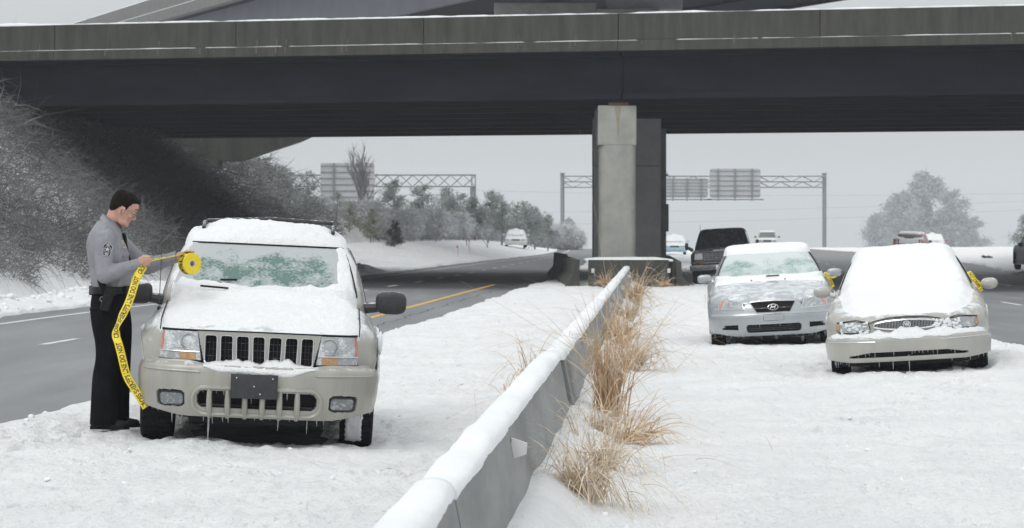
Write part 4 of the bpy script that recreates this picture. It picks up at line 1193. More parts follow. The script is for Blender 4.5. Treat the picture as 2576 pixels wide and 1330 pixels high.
nose.outline([(-.28, .52), (0, .52), (.28, .52)], .012, off=-.012, closed=False).build('grille_bar', MT['trim'], sil)
nose.outline([(-.335, .615), (-.2, .622), (0, .626), (.2, .622), (.335, .615)], .010, off=.018, closed=False).build('grille_strip', MT['chrome'], sil)
nose.outline([(-.335, .605), (-.235, .46), (.235, .46), (.335, .605)], .006, off=.02, closed=False).build('grille_edge', MT['silver'], sil)
# oval badge with a slanted letter
bd = MB()
el = [(.072 * math.cos(t), .534 + .040 * math.sin(t)) for t in np.linspace(0, 2 * math.pi, 28, endpoint=False)]
nose.outline(el, .0065, off=.012, n=5, dens=1, mb=bd)
for a, b in (((-.040, .508), (-.018, .560)), ((.018, .508), (.040, .560)), ((-.030, .530), (.030, .540))):
    bd.tube([nose.at(*a, .012), nose.at((a[0] + b[0]) / 2, (a[1] + b[1]) / 2, .014), nose.at(*b, .012)], .0085, n=5)
bd.build('badge', MT['chrome'], sil)
for sg in (-1, 1):
    q = lambda pts: [(sg * a, b) for a, b in pts]
    hl = nose.patch(q([(.405, .502), (.80, .518), (.84, .60), (.81, .672), (.465, .618)]), off=.016, nx=20, depth=.04).build('headlight', MT['lens_clear'], sil)
    nose.outline(q([(.405, .502), (.80, .518), (.84, .60), (.81, .672), (.465, .618)]), .006, off=.018, n=5).build('headlight_rim', MT['chrome'], hl)
    nose.patch(q([(.775, .52), (.83, .56), (.83, .63), (.775, .66)]), off=.021, nx=6, depth=.02).build('side_marker', MT['red_lens'], hl)
    c = nose.at(sg * .62, .583, .018)
    rg = MB(); rg.lathe([(.040, 0), (.046, .012), (.050, 0)], 24, Matrix.Translation(c) @ Matrix.Rotation(R(90), 4, 'X')); rg.ell(c, (.038, .008, .038)); rg.build('reflector', MT['lens'], hl)
    nose.patch(q([(.49, .215), (.74, .235), (.74, .31), (.49, .31)]), off=-.02, depth=.02).build('fog_recess', MT['black'], bumper)
nose.outline(rrect(-.145, .145, .345, .43, .004, 2), .0022, off=.021, n=4, dens=2).build('plate_recess', MT['trim'], bumper)
nose.outline([(-.98, .43), (-.6, .425), (0, .438), (.6, .425), (.98, .43)], .002, off=.021, closed=False).build('crease', MT['trim'], bumper)
nose.patch([(-.7, .10), (.7, .10), (.72, .16), (-.72, .16)], off=-.02, depth=.2).build('air_dam', MT['black'], sil)
m = MB(); m.box((0, 2.3, .22), (1.3, 3.8, .12)); m.build('chassis', MT['black'], sil, smooth=False)
for sx in (-1, 1):
    for wy in (.98, 3.71): wheel(sil, sx * .79, wy, .30, .325, .215, out=sx)
glass_patch(Hs, -.92, .92, .95, 1.295, 'ws_silver', 'windscreen', sil, x0t=-.90, x1t=.90)
for sg in (-1, 1):
    side_glass(Hs, sg, 1.95, 2.65, .97, 1.27, 'dark_glass', sil, rake0=.42); side_glass(Hs, sg, 2.72, 3.5, .97, 1.27, 'dark_glass', sil, rake1=.3)
    m = MB(); m.tube([Hs.front(sg * .955, z, .008) for z in np.linspace(.95, 1.27, 8)], .008, n=5); m.build('pillar_seal', MT['black'], sil)
    door_mirror(sil, (sg * .955, 1.62, .955), (.105, .07, .062), sg, MT['silver'], (sg * .82, 1.60, .90), snow=False)
    m = MB(); m.tube([(sg * .715, .45, .70), (sg * .735, .8, .765), (sg * .76, 1.3, .86)], .003, n=5); m.build('panel_gap', MT['trim'], sil)
wiper(sil, (-.66, 1.50, .945), (-.40, 1.42, .955)); wiper(sil, (-.05, 1.38, .96), (.14, 1.38, .962))
for x in (-.27, .22):
    m = MB(); m.ell((x, 1.20, .905), (.012, .014, .010)); m.build('washer_jet', MT['black'], sil)
def th_sil(x, y, z):
    e = .07 * fbm(x * 3.2 + 14, y * 3.2, 3)
    cowl = .03 * sstep(1.28, 1.40, y) * sstep(.975, .93, z + e * .3) * (np.abs(x) < .8)
    roof = .035 * sstep(1.275, 1.31, z + e * .2)
    hood = .0 * sstep(.05, .25, fbm(x * 3 + 5, y * 2.2, 3)) * sstep(.5, .8, y) * sstep(1.5, 1.3, y) * sstep(.72, .5, np.abs(x))
    return np.maximum.reduce([cowl, roof, hood])
snow_cover(sil, [(Gb, False), (Gh, True)], (-.92, .92, .05, 4.75), th_sil, 100, 240, seed=8.0, rough=.35, mat='soft_snow')
icicles(sil, [nose.at(e, fz(e)[0] + .003, .01) for e in np.linspace(-.9, .95, 34)], .02, .09, .006, 5)
icicles(sil, [nose.at(e, .292, .01) for e in np.linspace(-.36, .36, 14)], .01, .05, .005, 6)
icicles(sil, [(s * (.93 + t), 1.6, .90) for s in (-1, 1) for t in np.linspace(-.06, .08, 6)], .01, .04, .005, 7)
icicles(sil, [nose.at(.42, .18, -.1), nose.at(.44, .18, -.1)], .16, .2, .012, 8)

# ================================================================== cream sedan
crm = empty('sedan', *place('cream'))
props(crm, 'cream sedan smothered in smooth snow over bonnet, windscreen and roof', 'car')
st = [(.15, .40, .30, .58, .62, .652), (.21, .60, .28, .585, .635, .675), (.30, .73, .26, .60, .655, .70), (.42, .83, .24, .63, .69, .73), (.6, .905, .17, .67, .72, .76), (1.0, .915, .17, .73, .785, .83), (1.5, .915, .17, .82, .87, .90), (2.0, .91, .17, .86, .88, .89), (3.0, .91, .17, .88, .89, .90), (4.0, .91, .17, .90, .92, .94), (4.6, .89, .18, .90, .94, .97), (4.9, .82, .25, .86, .90, .92)]
lv = [(.84, 1.38, 4.2, .83, 5), (.92, 1.50, 4.1, .81, 5), (1.08, 1.82, 3.85, .74, 5), (1.22, 2.12, 3.6, .665, 4.6), (1.32, 2.34, 3.35, .59, 4.2), (1.365, 2.55, 3.1, .48, 3.8), (1.38, 2.75, 2.95, .24, 3)]
Gb, Hs, Gh = make_shell(crm, st, (1.02, 3.79), .36, .31, .17, lv, MT['cream'])
nose = Nose([(0, 0, 0), (.3, .3, .02), (.5, .5, .06), (.65, .648, .115), (.75, .743, .18), (.83, .815, .27), (.9, .87, .39), (1.0, .905, .55), (1.06, .91, .62)],
            [(.10, .06), (.16, .02), (.24, .01), (.36, .0), (.42, .015), (.455, .06), (.52, .075), (.60, .085), (.68, .12)])
fz = lambda e: (.145 + .035 * sstep(.6, .95, abs(e)), .455)
opening = lambda e, z: abs(e) < .66 and .195 < z < .252 - .03 * sstep(.4, .66, abs(e))
bumper = nose.sheet(-1.05, 1.05, .14, .455, [opening], off=.035, ne=200, nz=44, depth=.06, zfun=fz).build('bumper', MT['cream'], crm)
nose.patch([(-.68, .17), (.68, .17), (.68, .27), (-.68, .27)], off=-.03, depth=.02).build('intake_backing', MT['black'], bumper)
nose.patch([(-.9, .10), (.9, .10), (.9, .17), (-.9, .17)], off=-.05, depth=.3).build('air_dam', MT['black'], crm)
upper = nose.sheet(-.92, .92, .45, .60, [], off=.0, ne=90, nz=10, depth=.03, zfun=lambda e: (.44, .61 + .03 * sstep(.35, 0, abs(e)))).build('front_panel', MT['cream'], crm)
gp = [(.40 * math.cos(t) * (1 if True else 0), .552 + .055 * math.sin(t)) for t in np.linspace(0, 2 * math.pi, 32, endpoint=False)]
gp = [(math.copysign(min(abs(x), .385), x), z) for x, z in gp]
nose.patch(gp, off=.008, nx=30, depth=.02).build('grille_backing', MT['black'], crm)
m = MB()
for x in np.linspace(-.355, .355, 42):
    h = .05 * math.sqrt(max(0, 1 - (x / .40) ** 2)) ; m.tube([nose.at(x, .552 - h, .014), nose.at(x, .552 + h, .014)], .0035, n=4)
m.build('grille_bars', MT['chrome'], crm)['kind'] = 'stuff'
nose.outline(gp, .010, off=.012, n=6, dens=1).build('grille_surround', MT['chrome'], crm)
bd = MB(); cc = nose.at(0, .552, .026)
Mx = Matrix.Translation(cc) @ Matrix.Rotation(R(90), 4, 'X')
bd.lathe([(.034, -.004), (.034, .008), (.045, .008), (.045, -.004)], 26, Mx)
for k in (-1, 0, 1): bd.prism([(k * .017 - .010, .020), (k * .017 + .004, .024), (k * .017 + .010, -.004), (k * .017 + .002, -.022), (k * .017 - .006, -.006)], .002, .008, Mx)
bd.build('badge', MT['chrome'], crm)
for sg in (-1, 1):
    q = lambda pts: [(sg * a, b) for a, b in pts]
    hp_ = q([(.43, .505), (.60, .482), (.82, .482), (.885, .52), (.87, .595), (.62, .612), (.45, .585)])
    hl = nose.patch(hp_, off=.012, nx=22, depth=.04).build('headlight', MT['lens_clear'], crm)
    nose.outline(hp_, .0045, off=.013, n=5, dens=3).build('headlight_rim', MT['black'], hl)
    nose.patch(q([(.835, .50), (.882, .522), (.868, .585), (.835, .585)]), off=.017, nx=6, depth=.02).build('side_marker', MT['amber'], hl)
    nose.outline(q([(.36, .372), (.6, .378), (.92, .388)]), .005, off=.037, closed=False).build('bumper_strip', MT['chrome'], bumper)
    door_mirror(crm, (sg * .985, 1.68, .935), (.10, .075, .066), sg, MT['cream'], (sg * .83, 1.66, .88), snow=False, n=2.4)
    side_glass(Hs, sg, 2.0, 2.8, .95, 1.25, 'dark_glass', crm, rake0=.45); side_glass(Hs, sg, 2.88, 3.65, .95, 1.25, 'dark_glass', crm, rake1=.3)
    m = MB(); m.tube([Hs.side(y, z, sg, .008) for y, z in ((1.95, .95), (2.2, 1.12), (2.45, 1.26), (3.0, 1.30))], .008, n=5); m.build('door_seal', MT['black'], crm)
    m = MB(); m.tube([(sg * .735, .36, .645), (sg * .74, .8, .74), (sg * .76, 1.4, .85)], .003, n=5); m.build('panel_gap', MT['trim'], crm)
nose.outline([(-.90, .60), (-.6, .625), (-.42, .585), (-.38, .605), (-.2, .632), (0, .64), (.2, .632), (.38, .605), (.42, .585), (.6, .625), (.9, .60)], .005, off=.012, closed=False).build('bonnet_gap', MT['black'], crm)
glass_patch(Hs, -.92, .92, .93, 1.27, 'ws_silver', 'windscreen', crm, x0t=-.9, x1t=.9)
m = MB(); m.box((0, 2.35, .22), (1.3, 4.0, .12)); m.build('chassis', MT['black'], crm, smooth=False)
for sx in (-1, 1):
    for wy in (1.02, 3.79): wheel(crm, sx * .79, wy, .30, .325, .215, out=sx)
def th_crm(x, y, z):
    e = .05 * fbm(x * 2.4 + 24, y * 2.4, 3)
    lim = np.interp(y, [.2, .5, 1.2, 1.5, 2.0, 2.4, 3.3], [.45, .66, .74, .76, .70, .60, .62])
    m_ = sstep(.20, .42, y + e) * sstep(.05, -.10, np.abs(x) - lim + e)
    dent = .022 * np.exp(-((x - .34) / .12) ** 2 - ((y - 1.62) / .10) ** 2) + .012 * np.exp(-((x - .40) / .05) ** 2 - ((y - 1.85) / .12) ** 2)
    return (.062 + .03 * np.exp(-((y - 1.5) / .25) ** 2) - dent) * m_
snow_cover(crm, [(Gb, False), (Gh, True)], (-.93, .93, .05, 4.9), th_crm, 110, 250, seed=4.0, rough=.22, smoothing=3, mat='soft_snow')
# crust of snow along the bumper ledge and lamps
G = np.zeros((110, 8, 3))
for i, x in enumerate(np.linspace(-.93, .93, 110)):
    n1 = float(fbm(np.array(x * 9), np.array(5.0), 4)); env = sstep(.93, .80, abs(x)) * (.75 + .5 * sstep(-.3, .3, abs(x) * -1 + .4) )
    top = .462 + (.025 + .05 * n1) * env; low = .445 - (.03 + .02 * n1) * env
    for j, (o, t) in enumerate(((-.0, 0.3), (.018, .9), (.03, 1.0), (.045, .85), (.055, .6), (.05, .35), (.045, .15), (.038, 0))):
        G[i, j] = nose.at(x, low + (top - low) * t, o + .008 * float(fbm(np.array(x * 30), np.array(j * 1.7), 2)))
m = MB(); m.grid(G); m.build('bumper_snow', MT['car_snow'], crm, sharp=None)
m = MB()
for k in range(70):
    e = random.choice((random.uniform(.30, .62), random.uniform(.34, .62), random.uniform(-.85, -.45))); z = random.uniform(.47, .60)
    m.ell(nose.at(e, z, .012), (random.uniform(.012, .035), .014, random.uniform(.008, .024)), 2, 8, 6)
m.build('lamp_snow', MT['car_snow'], crm, sharp=None)['kind'] = 'stuff'
icicles(crm, [nose.at(e, .250, .02) for e in np.linspace(-.62, .62, 26)], .02, .09, .006, 15)
icicles(crm, [nose.at(e, fz(e)[0] + .003, .01) for e in np.concatenate([np.linspace(-.95, -.7, 10), np.linspace(-.6, .6, 10), np.linspace(.65, .98, 16)])], .03, .13, .007, 16)
icicles(crm, [nose.at(.0, .2, .02)], .26, .28, .008, 17)
# ------------------------------------------------------------------ lettering
_txt = {}
def text_mesh(s):
    """flat letters: vertices (x, y) with cap height 1 and faces"""
    if s in _txt: return _txt[s]
    cu = bpy.data.curves.new('lettering', 'FONT'); cu.body = s; cu.size = 1.0; cu.resolution_u = 3
    cu.offset = .028
    o = bpy.data.objects.new('lettering', cu); COL.objects.link(o)
    bpy.context.view_layer.update()
    me = bpy.data.meshes.new_from_object(o.evaluated_get(bpy.context.evaluated_depsgraph_get()))
    V = np.array([v.co[:2] for v in me.vertices]); Fs = [tuple(p.vertices) for p in me.polygons]
    bpy.data.objects.remove(o, do_unlink=True)
    V[:, 0] -= V[:, 0].min(); V[:, 1] -= V[:, 1].min(); V /= V[:, 1].max()
    _txt[s] = (V, Fs); return _txt[s]

V, Fs = text_mesh('BUICK')
m = MB(); wd = V[:, 0].max()
m.add([nose.at(-.14 + .28 * x / wd, .615 + .014 * y, .020) for x, y in V], Fs); m.build('lettering', MT['trim'], crm, smooth=False)['kind'] = 'stuff'

# ================================================================== dark truck beside the pier
trk = empty('truck', *place('truck'))
trk.location.z = -.02
props(trk, 'old black sport truck parked beside the pier behind the silver sedan', 'truck')
st = [(.12, .90, .45, .98, 1.06, 1.08), (.3, .93, .45, 1.02, 1.08, 1.10), (.9, .95, .45, 1.05, 1.10, 1.125), (1.5, .95, .45, 1.07, 1.12, 1.15), (2.4, .96, .45, 1.10, 1.12, 1.13), (4.0, .96, .45, 1.10, 1.12, 1.13), (4.8, .94, .5, 1.08, 1.1, 1.11)]
lv = [(1.06, 1.50, 4.75, .90, 9), (1.2, 1.62, 4.74, .87, 9), (1.4, 1.82, 4.70, .81, 9), (1.6, 2.02, 4.66, .75, 8), (1.70, 2.12, 4.6, .71, 6), (1.755, 2.3, 4.4, .60, 5), (1.77, 2.7, 4.0, .3, 3)]
Gb, Hs, Gh = make_shell(trk, st, (.85, 3.7), .46, .42, .45, lv, MT['truck'])
nose = Nose([(0, 0, 0), (.4, .4, .005), (.7, .7, .03), (.82, .815, .07), (.88, .865, .14), (.95, .90, .22), (1.05, .92, .34)], [(.4, 0), (.7, 0), (1.1, .03)])
nose.patch([(-.90, .66), (.90, .66), (.90, 1.05), (-.90, 1.05)], off=.0, nx=30, depth=.06).build('grille_panel', MT['trim'], trk)
nose.outline(rrect(-.88, .88, .70, 1.045, .03, 2), .016, off=.012, n=6, dens=5).build('grille_surround', MT['old_chrome'], trk)
gb = MB()
for z in (.80, .86, .92, .98): nose.outline([(-.52, z), (0, z), (.52, z)], .009, off=.012, closed=False, mb=gb)
for x in np.linspace(-.52, .52, 9): nose.outline([(x, .78), (x, 1.01)], .008, off=.013, closed=False, mb=gb)
gb.build('grille_bars', MT['old_chrome'], trk)['kind'] = 'stuff'
for sg in (-1, 1):
    hl = nose.patch(rrect(sg * .69 - .12, sg * .69 + .12, .83, 1.0, .02), off=.012, depth=.03).build('headlight', MT['lens_clear'], trk)
    nose.outline(rrect(sg * .69 - .125, sg * .69 + .125, .825, 1.005, .02), .012, off=.016, n=5, dens=2).build('headlight_bezel', MT['rim'], hl)
    nose.patch(rrect(sg * .69 - .13, sg * .69 + .13, .72, .79, .01), off=.014, depth=.03).build('turn_signal', MT['rust'], trk)
    door_mirror(trk, (sg * 1.12, 1.75, 1.24), (.055, .06, .12), sg, MT['trim'], (sg * .92, 1.75, 1.1), snow=False)
    side_glass(Hs, sg, 2.0, 2.9, 1.16, 1.6, 'dark_glass', trk, rake0=.3); side_glass(Hs, sg, 3.0, 4.5, 1.16, 1.6, 'dark_glass', trk)
    for wy in (.85, 3.7): wheel(trk, sg * .80, wy, .37, .39, .26, out=sg)
b = MB(); b.box((0, -.03, .56), (1.96, .16, .17), bev=.03); b.box((0, -.045, .50), (1.6, .12, .05), bev=.01); bmp = b.build('bumper', MT['old_chrome'], trk)
b = MB(); b.box((-.0, -.13, .55), (.32, .02, .16), bev=.005); b.build('number_plate', MT['white_paint'], bmp)
b = MB(); b.box((0, 2.5, .45), (1.3, 4.2, .2)); b.build('chassis', MT['black'], trk, smooth=False)
glass_patch(Hs, -.90, .90, 1.20, 1.63, 'dark_glass', 'windscreen', trk, x0t=-.88, x1t=.88)
b = MB(); b.box((-.2, .16, 1.10), (.03, .02, .04)); b.tube([(-.65, 1.4, 1.1), (-.65, 1.4, 1.9)], .006, n=4); b.build('aerial', MT['trim'], trk)
b = MB(); b.box((-.25, 2.0, 1.36), (.02, .03, .05)); b.build('hood_ornament', MT['chrome'], trk) if False else None
b = MB(); b.ell((-.0, .25, 1.135), (.02, .05, .035)); b.build('bonnet_ornament', MT['chrome'], trk)
V, Fs = text_mesh('DODGE'); wd = V[:, 0].max()
m = MB(); m.add([nose.at(-.22 + .44 * x / wd, 1.065 + .035 * y, .03) for x, y in V], Fs); m.build('lettering', MT['chrome'], trk, smooth=False)['kind'] = 'stuff'
0 and snow_cover(trk, [(Gb, False), (Gh, True)], (-.95, .95, .1, 4.8), lambda x, y, z: .012 * sstep(.05, .2, fbm(x * 4, y * 4, 3)) * (z > 1.5), 40, 80, seed=3, rough=.4)

def car_z(x, y): return max(ROADZ, gzf(x, y))
# ================================================================== far cars
def far_car(name, label, X, Y, z, yaw, paint, hw=.88, ln_=4.5, kind='sedan', snow=.05, ws='dark_glass', rear=False, glass2='dark_glass', group=None, roll=0):
    r = empty(name, (X, Y, z), (0, R(roll), R(yaw))); props(r, label, 'car')
    if kind == 'sedan':
        st = [(.05, .80 * hw / .9, .22, .54, .60, .64), (.3, .95 * hw, .2, .64, .69, .72), (.9, hw, .2, .74, .79, .82), (1.4, hw, .2, .82, .86, .90), (2.5, hw, .2, .88, .90, .91), (ln_ - .7, hw, .2, .90, .93, .96), (ln_, .9 * hw, .3, .85, .9, .92)]
        lv = [(.84, 1.25, ln_ - .6, .92 * hw, 5), (.94, 1.4, ln_ - .7, .9 * hw, 5), (1.2, 1.9, ln_ - 1.1, .75 * hw, 5), (1.34, 2.15, ln_ - 1.4, .66 * hw, 4.5), (1.39, 2.4, ln_ - 1.7, .45 * hw, 4), (1.40, 2.6, ln_ - 1.9, .2 * hw, 3)]
        z0, z1, zh, gz0 = .95, 1.28, .60, .45
    else:
        st = [(.05, .92 * hw, .35, .86, .92, .95), (.3, .97 * hw, .32, .92, .97, .99), (1.0, hw, .32, .95, 1.0, 1.03), (1.5, hw, .32, .98, 1.03, 1.06), (ln_ - .5, hw, .32, 1.02, 1.05, 1.06), (ln_, .96 * hw, .38, 1.0, 1.03, 1.04)]
        lv = [(1.0, 1.4, ln_ - .02, .95 * hw, 8), (1.14, 1.55, ln_ - .05, .92 * hw, 8), (1.45, 1.95, ln_ - .2, .80 * hw, 8), (1.66, 2.2, ln_ - .35, .72 * hw, 6), (1.72, 2.5, ln_ - .6, .5 * hw, 4), (1.73, 2.8, ln_ - .9, .2 * hw, 3)]
        z0, z1, zh, gz0 = 1.14, 1.58, .90, .68
        if rear: lv = [(1.0, .06, ln_ - 1.4, .95 * hw, 8), (1.14, .10, ln_ - 1.55, .93 * hw, 8), (1.45, .22, ln_ - 1.95, .83 * hw, 8), (1.64, .34, ln_ - 2.2, .76 * hw, 6), (1.71, .6, ln_ - 2.5, .55 * hw, 4), (1.72, .9, ln_ - 2.8, .2 * hw, 3)]
    Gb, Hs, Gh = make_shell(r, st, (.85, ln_ - .9), .38, .33, .2, lv, paint)
    if not rear: glass_patch(Hs, -.9, .9, z0, z1, ws, 'windscreen', r)
    else:
        glass_patch(Hs, -.86, .86, z0 + .02, z1, ws, 'rear_window', r)
    for sg in (-1, 1):
        side_glass(Hs, sg, .9 if (rear and kind != 'sedan') else 1.9, ln_ - (2.2 if (rear and kind != 'sedan') else 1.3), z0 + .02, z1 - .03, glass2, r, rake0=.3)
        for wy in (.85, ln_ - .9):
            wheel_small(r, sg * (hw - .12), wy, .31, .33, .2)
        b = MB(); b.ell((sg * (hw + .12), 1.6, z0 + .06), (.10, .06, .07), 3, 12, 8); b.build('door_mirror', MT['trim'] if kind != 'sedan' else paint, r)
        b = MB(); b.box((sg * hw * (.90 if rear else .70), .05, zh + (.12 if rear and kind != 'sedan' else 0)), (.16 if rear else .30, .12, .28 if rear else .13), bev=.02); b.build('tail_lamp' if rear else 'headlight', MT['red_lens'] if rear else MT['lens_clear'], r)
    b = MB(); b.box((0, .03, gz0), (hw * 1.9, .16, .22), bev=.04); b.build('bumper', paint, r)
    if not rear:
        b = MB(); b.box((0, .02, zh), (hw * .75, .12, .12), bev=.01); b.build('grille', MT['black'], r)
    else:
        b = MB(); b.box((0, -.05, gz0 + .12), (.32, .02, .16)); b.build('number_plate', MT['white_paint'], r)
    if snow:
        s = snow if callable(snow) else (lambda x, y, z: snow * sstep(.1, .4, y) * sstep(hw, hw - .18, np.abs(x)))
        snow_cover(r, [(Gb, False), (Gh, True)], (-hw, hw, .02, ln_), s, 44, 90, seed=X, rough=.3)
    return r
def wheel_small(parent, x, y, z, r, w_):
    m = MB(); Mx = Matrix.Translation((x, y, z)) @ Matrix.Rotation(R(90), 4, 'Y')
    m.lathe([(r * .55, w_ * .3), (r * .6, w_ * .5), (r * .92, w_ * .5), (r, w_ * .35), (r, -w_ * .35), (r * .92, -w_ * .5), (r * .6, -w_ * .5), (r * .55, -w_ * .3)], 20, Mx, closed=True)
    wh = m.build('wheel', MT['rubber'], parent)
    m = MB(); m.lathe([(.01, w_ * .3), (r * .56, w_ * .32), (r * .56, -w_ * .32), (.01, -w_ * .3)], 16, Mx); m.build('rim', MT['rim'], wh)
MT['white_car'] = M('white_car', (.66, .66, .63), (.74, .74, .71), scale=3, rough=.35, coat=.3, frost=.3)
MT['blue_car'] = M('blue_car', (.36, .55, .66), (.42, .60, .70), scale=3, rough=.4, frost=.4)
MT['red_car'] = M('red_car', (.36, .12, .13), (.46, .26, .27), scale=3, rough=.4, frost=.35, fscale=4)
MT['frost_glass'] = iced_glass('frost_glass', (.30, .33, .34), (.70, .73, .75), .70, scale=3, fine=30)
MT['grey_glass'] = M('grey_glass', (.10, .115, .125), (.16, .175, .18), scale=2, rough=.2)
p = pix(1297, 633, 228)
far_car('far_sedan', 'white sedan alone on the far left verge beyond the bridge', p.x, p.y, car_z(p.x, p.y) + .04, -1, MT['white_car'], ws='frost_glass', snow=.06)
p = pix(1697, 640, 210)
far_car('far_sedan', 'pale blue sedan just right of the pier', p.x, p.y, car_z(p.x, p.y) + .02, -3, MT['blue_car'], ws='frost_glass', snow=.05)
p = pix(1930, 628, 250)
ws_ = far_car('far_pickup', 'white sport utility driving towards the camera above the silver roof', p.x, p.y, ROADZ, -5, MT['white_car'], kind='suv', ws='grey_glass', snow=.0, ln_=4.8, hw=.92)
ws_.scale = (1, 1, 1.1)
p = pix(2284, 651, 165)
def th_red(x, y, z):
    e = .08 * fbm(x * 3, y * 3, 2)
    return .07 * sstep(1.30, 1.18, z + e - .12 * np.abs(x)) * (y < .5) * (z > 1.05) + .04 * sstep(1.64, 1.68, z)
far_car('far_wagon', 'red sport utility with snowy tailgate on the right shoulder above the cream roof', p.x, p.y, car_z(p.x, p.y), -16, MT['red_car'], kind='suv', ws='grey_glass', rear=True, snow=th_red, hw=.92, roll=2)
p = pix(2342, 652, 190)
far_car('far_sedan', 'snow-buried small car peeping out right of the red sport utility', p.x, p.y, car_z(p.x, p.y), -10, MT['red_car'], rear=True, snow=.06, ws='frost_glass')
p = pix(2640, 688, 112)
far_car('far_sedan', 'dark car cut by the right edge of the frame', p.x + .15, p.y, car_z(p.x, p.y), 0, MT['truck'], snow=.03)
# ------------------------------------------------------------------ vegetation
def ribbons(base, dirs, ln_, wd, bend, nseg=3, r=rng, droop=0.0):
    """curved tapering strips; returns vertices and quads"""
    n = len(base)
    d = dirs / np.linalg.norm(dirs, axis=1, keepdims=True)
    rnd = r.normal(size=(n, 3)); side_ = np.cross(d, rnd); side_ /= np.linalg.norm(side_, axis=1, keepdims=True) + 1e-9
    bd = r.normal(size=(n, 3)); bd -= (bd * d).sum(1, keepdims=True) * d
    V = np.zeros((n, nseg + 1, 2, 3))
    for k in range(nseg + 1):
        t = k / nseg
        p = base + d * (ln_ * t)[:, None] + bd * (bend * t * t * ln_)[:, None]
        p[:, 2] -= droop * ln_ * t ** 2.2
        w_ = wd * (1 - .85 * t)
        V[:, k, 0] = p + side_ * w_[:, None]; V[:, k, 1] = p - side_ * w_[:, None]
    i = np.arange(n)[:, None] * (nseg + 1) * 2; k = np.arange(nseg)[None, :] * 2
    f = np.stack([i + k, i + k + 1, i + k + 3, i + k + 2], -1).reshape(-1, 4)
    return V.reshape(-1, 3), f

def joinVF(parts):
    V = []; Fs = []; o = 0
    for v, f in parts: V.append(v); Fs.append(f + o); o += len(v)
    return np.concatenate(V), np.concatenate(Fs)

MT['brush_ice'] = M('brush_ice', (.062, .062, .060), (.225, .226, .226), scale=.30, rough=.8, detail=7, lo=.36, hi=.66)
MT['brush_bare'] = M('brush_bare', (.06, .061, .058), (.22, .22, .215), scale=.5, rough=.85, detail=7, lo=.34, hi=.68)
MT['twig_ice'] = M('twig_ice', (.46, .465, .475), (.74, .745, .76), scale=.9, rough=.7)
MT['bark_ice'] = M('bark_ice', (.24, .235, .24), (.36, .355, .36), scale=3, rough=.8)
MT['pine'] = M('pine', (.20, .22, .205), (.44, .465, .45), scale=.9, rough=.7, detail=6)  # paler than needles: distance haze and frost both put into the colour
MT['pine_yellow'] = M('pine_yellow', (.13, .14, .05), (.30, .31, .22), scale=1.2, rough=.7)
MT['cedar'] = M('cedar', (.028, .034, .026), (.075, .08, .065), scale=4, rough=.8)
MT['far_tree'] = M('far_tree', (.25, .26, .265), (.33, .34, .345), scale=.2, rough=.8)  # pale base puts part of the fog into the tree colour
MT['grass_dry'] = M('grass_dry', (.46, .29, .15), (.66, .47, .29), scale=7, rough=.6, frost=.12, fscale=18)
MT['grass_ice'] = M('grass_ice', (.52, .39, .25), (.74, .64, .52), scale=9, rough=.4, frost=.22, fscale=22)

def brush(name, label, n, region, mat, seed, hmin=.5, hmax=1.4, wd=.011):
    r = np.random.default_rng(seed)
    Y = r.uniform(region[2], region[3], n * 3); X = r.uniform(region[0], region[1], n * 3)
    t = toe(Y) - X
    edge = region[4](X, Y) if len(region) > 4 else np.ones_like(X, bool)
    ok = (t > .7 + .6 * fbm(X * .5, Y * .5, 2)) & edge
    X, Y = X[ok][:n], Y[ok][:n]
    Z = gz(X, Y, False)
    clump = .55 + .9 * np.clip(fbm(X * .45, Y * .28, 3) + .35, 0, 1)
    h = r.uniform(hmin, hmax, len(X)) * clump
    base = np.stack([X, Y, Z - .1 + r.uniform(0, .7, len(X)) * h], -1)
    dirs = r.normal(size=(len(X), 3)) * np.array([.9, .9, .5]) + np.array([.35, -.25, .75])
    V, f = ribbons(base, dirs, h * r.uniform(.5, .95, len(X)), np.full(len(X), wd) * r.uniform(.6, 1.5, len(X)), .45 * r.normal(size=len(X)), 3, r, droop=.55)
    o = np_mesh(name, V, f, mat, smooth=True)
    props(o, label, kind='stuff'); return o
# the deck shelters the strip below it: brush there carries no ice
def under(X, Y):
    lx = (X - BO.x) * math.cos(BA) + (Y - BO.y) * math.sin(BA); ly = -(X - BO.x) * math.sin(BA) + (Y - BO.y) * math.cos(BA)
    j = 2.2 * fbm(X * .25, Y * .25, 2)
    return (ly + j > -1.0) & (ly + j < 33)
brush('brush', 'pale ice-coated brush on the open embankment left', 95000, (-30, -9, 40, 95, lambda X, Y: ~under(X, Y)), MT['brush_ice'], 1, .6, 1.7, .010)
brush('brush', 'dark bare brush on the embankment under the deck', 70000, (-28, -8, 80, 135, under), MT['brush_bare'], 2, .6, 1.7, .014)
brush('brush', 'dark brush at the end of the embankment past the deck', 26000, (-22, -8.5, 118, 162, lambda X, Y: ~under(X, Y)), MT['brush_bare'], 3, .6, 1.6, .018)
# frosted tufts along the foot of the slope
brush('brush', 'ice-coated weeds along the foot of the embankment', 16000, (-14, -9.3, 38, 84, lambda X, Y: (toe(Y) - X) < 2.2), MT['brush_ice'], 4, .25, .6, .009)

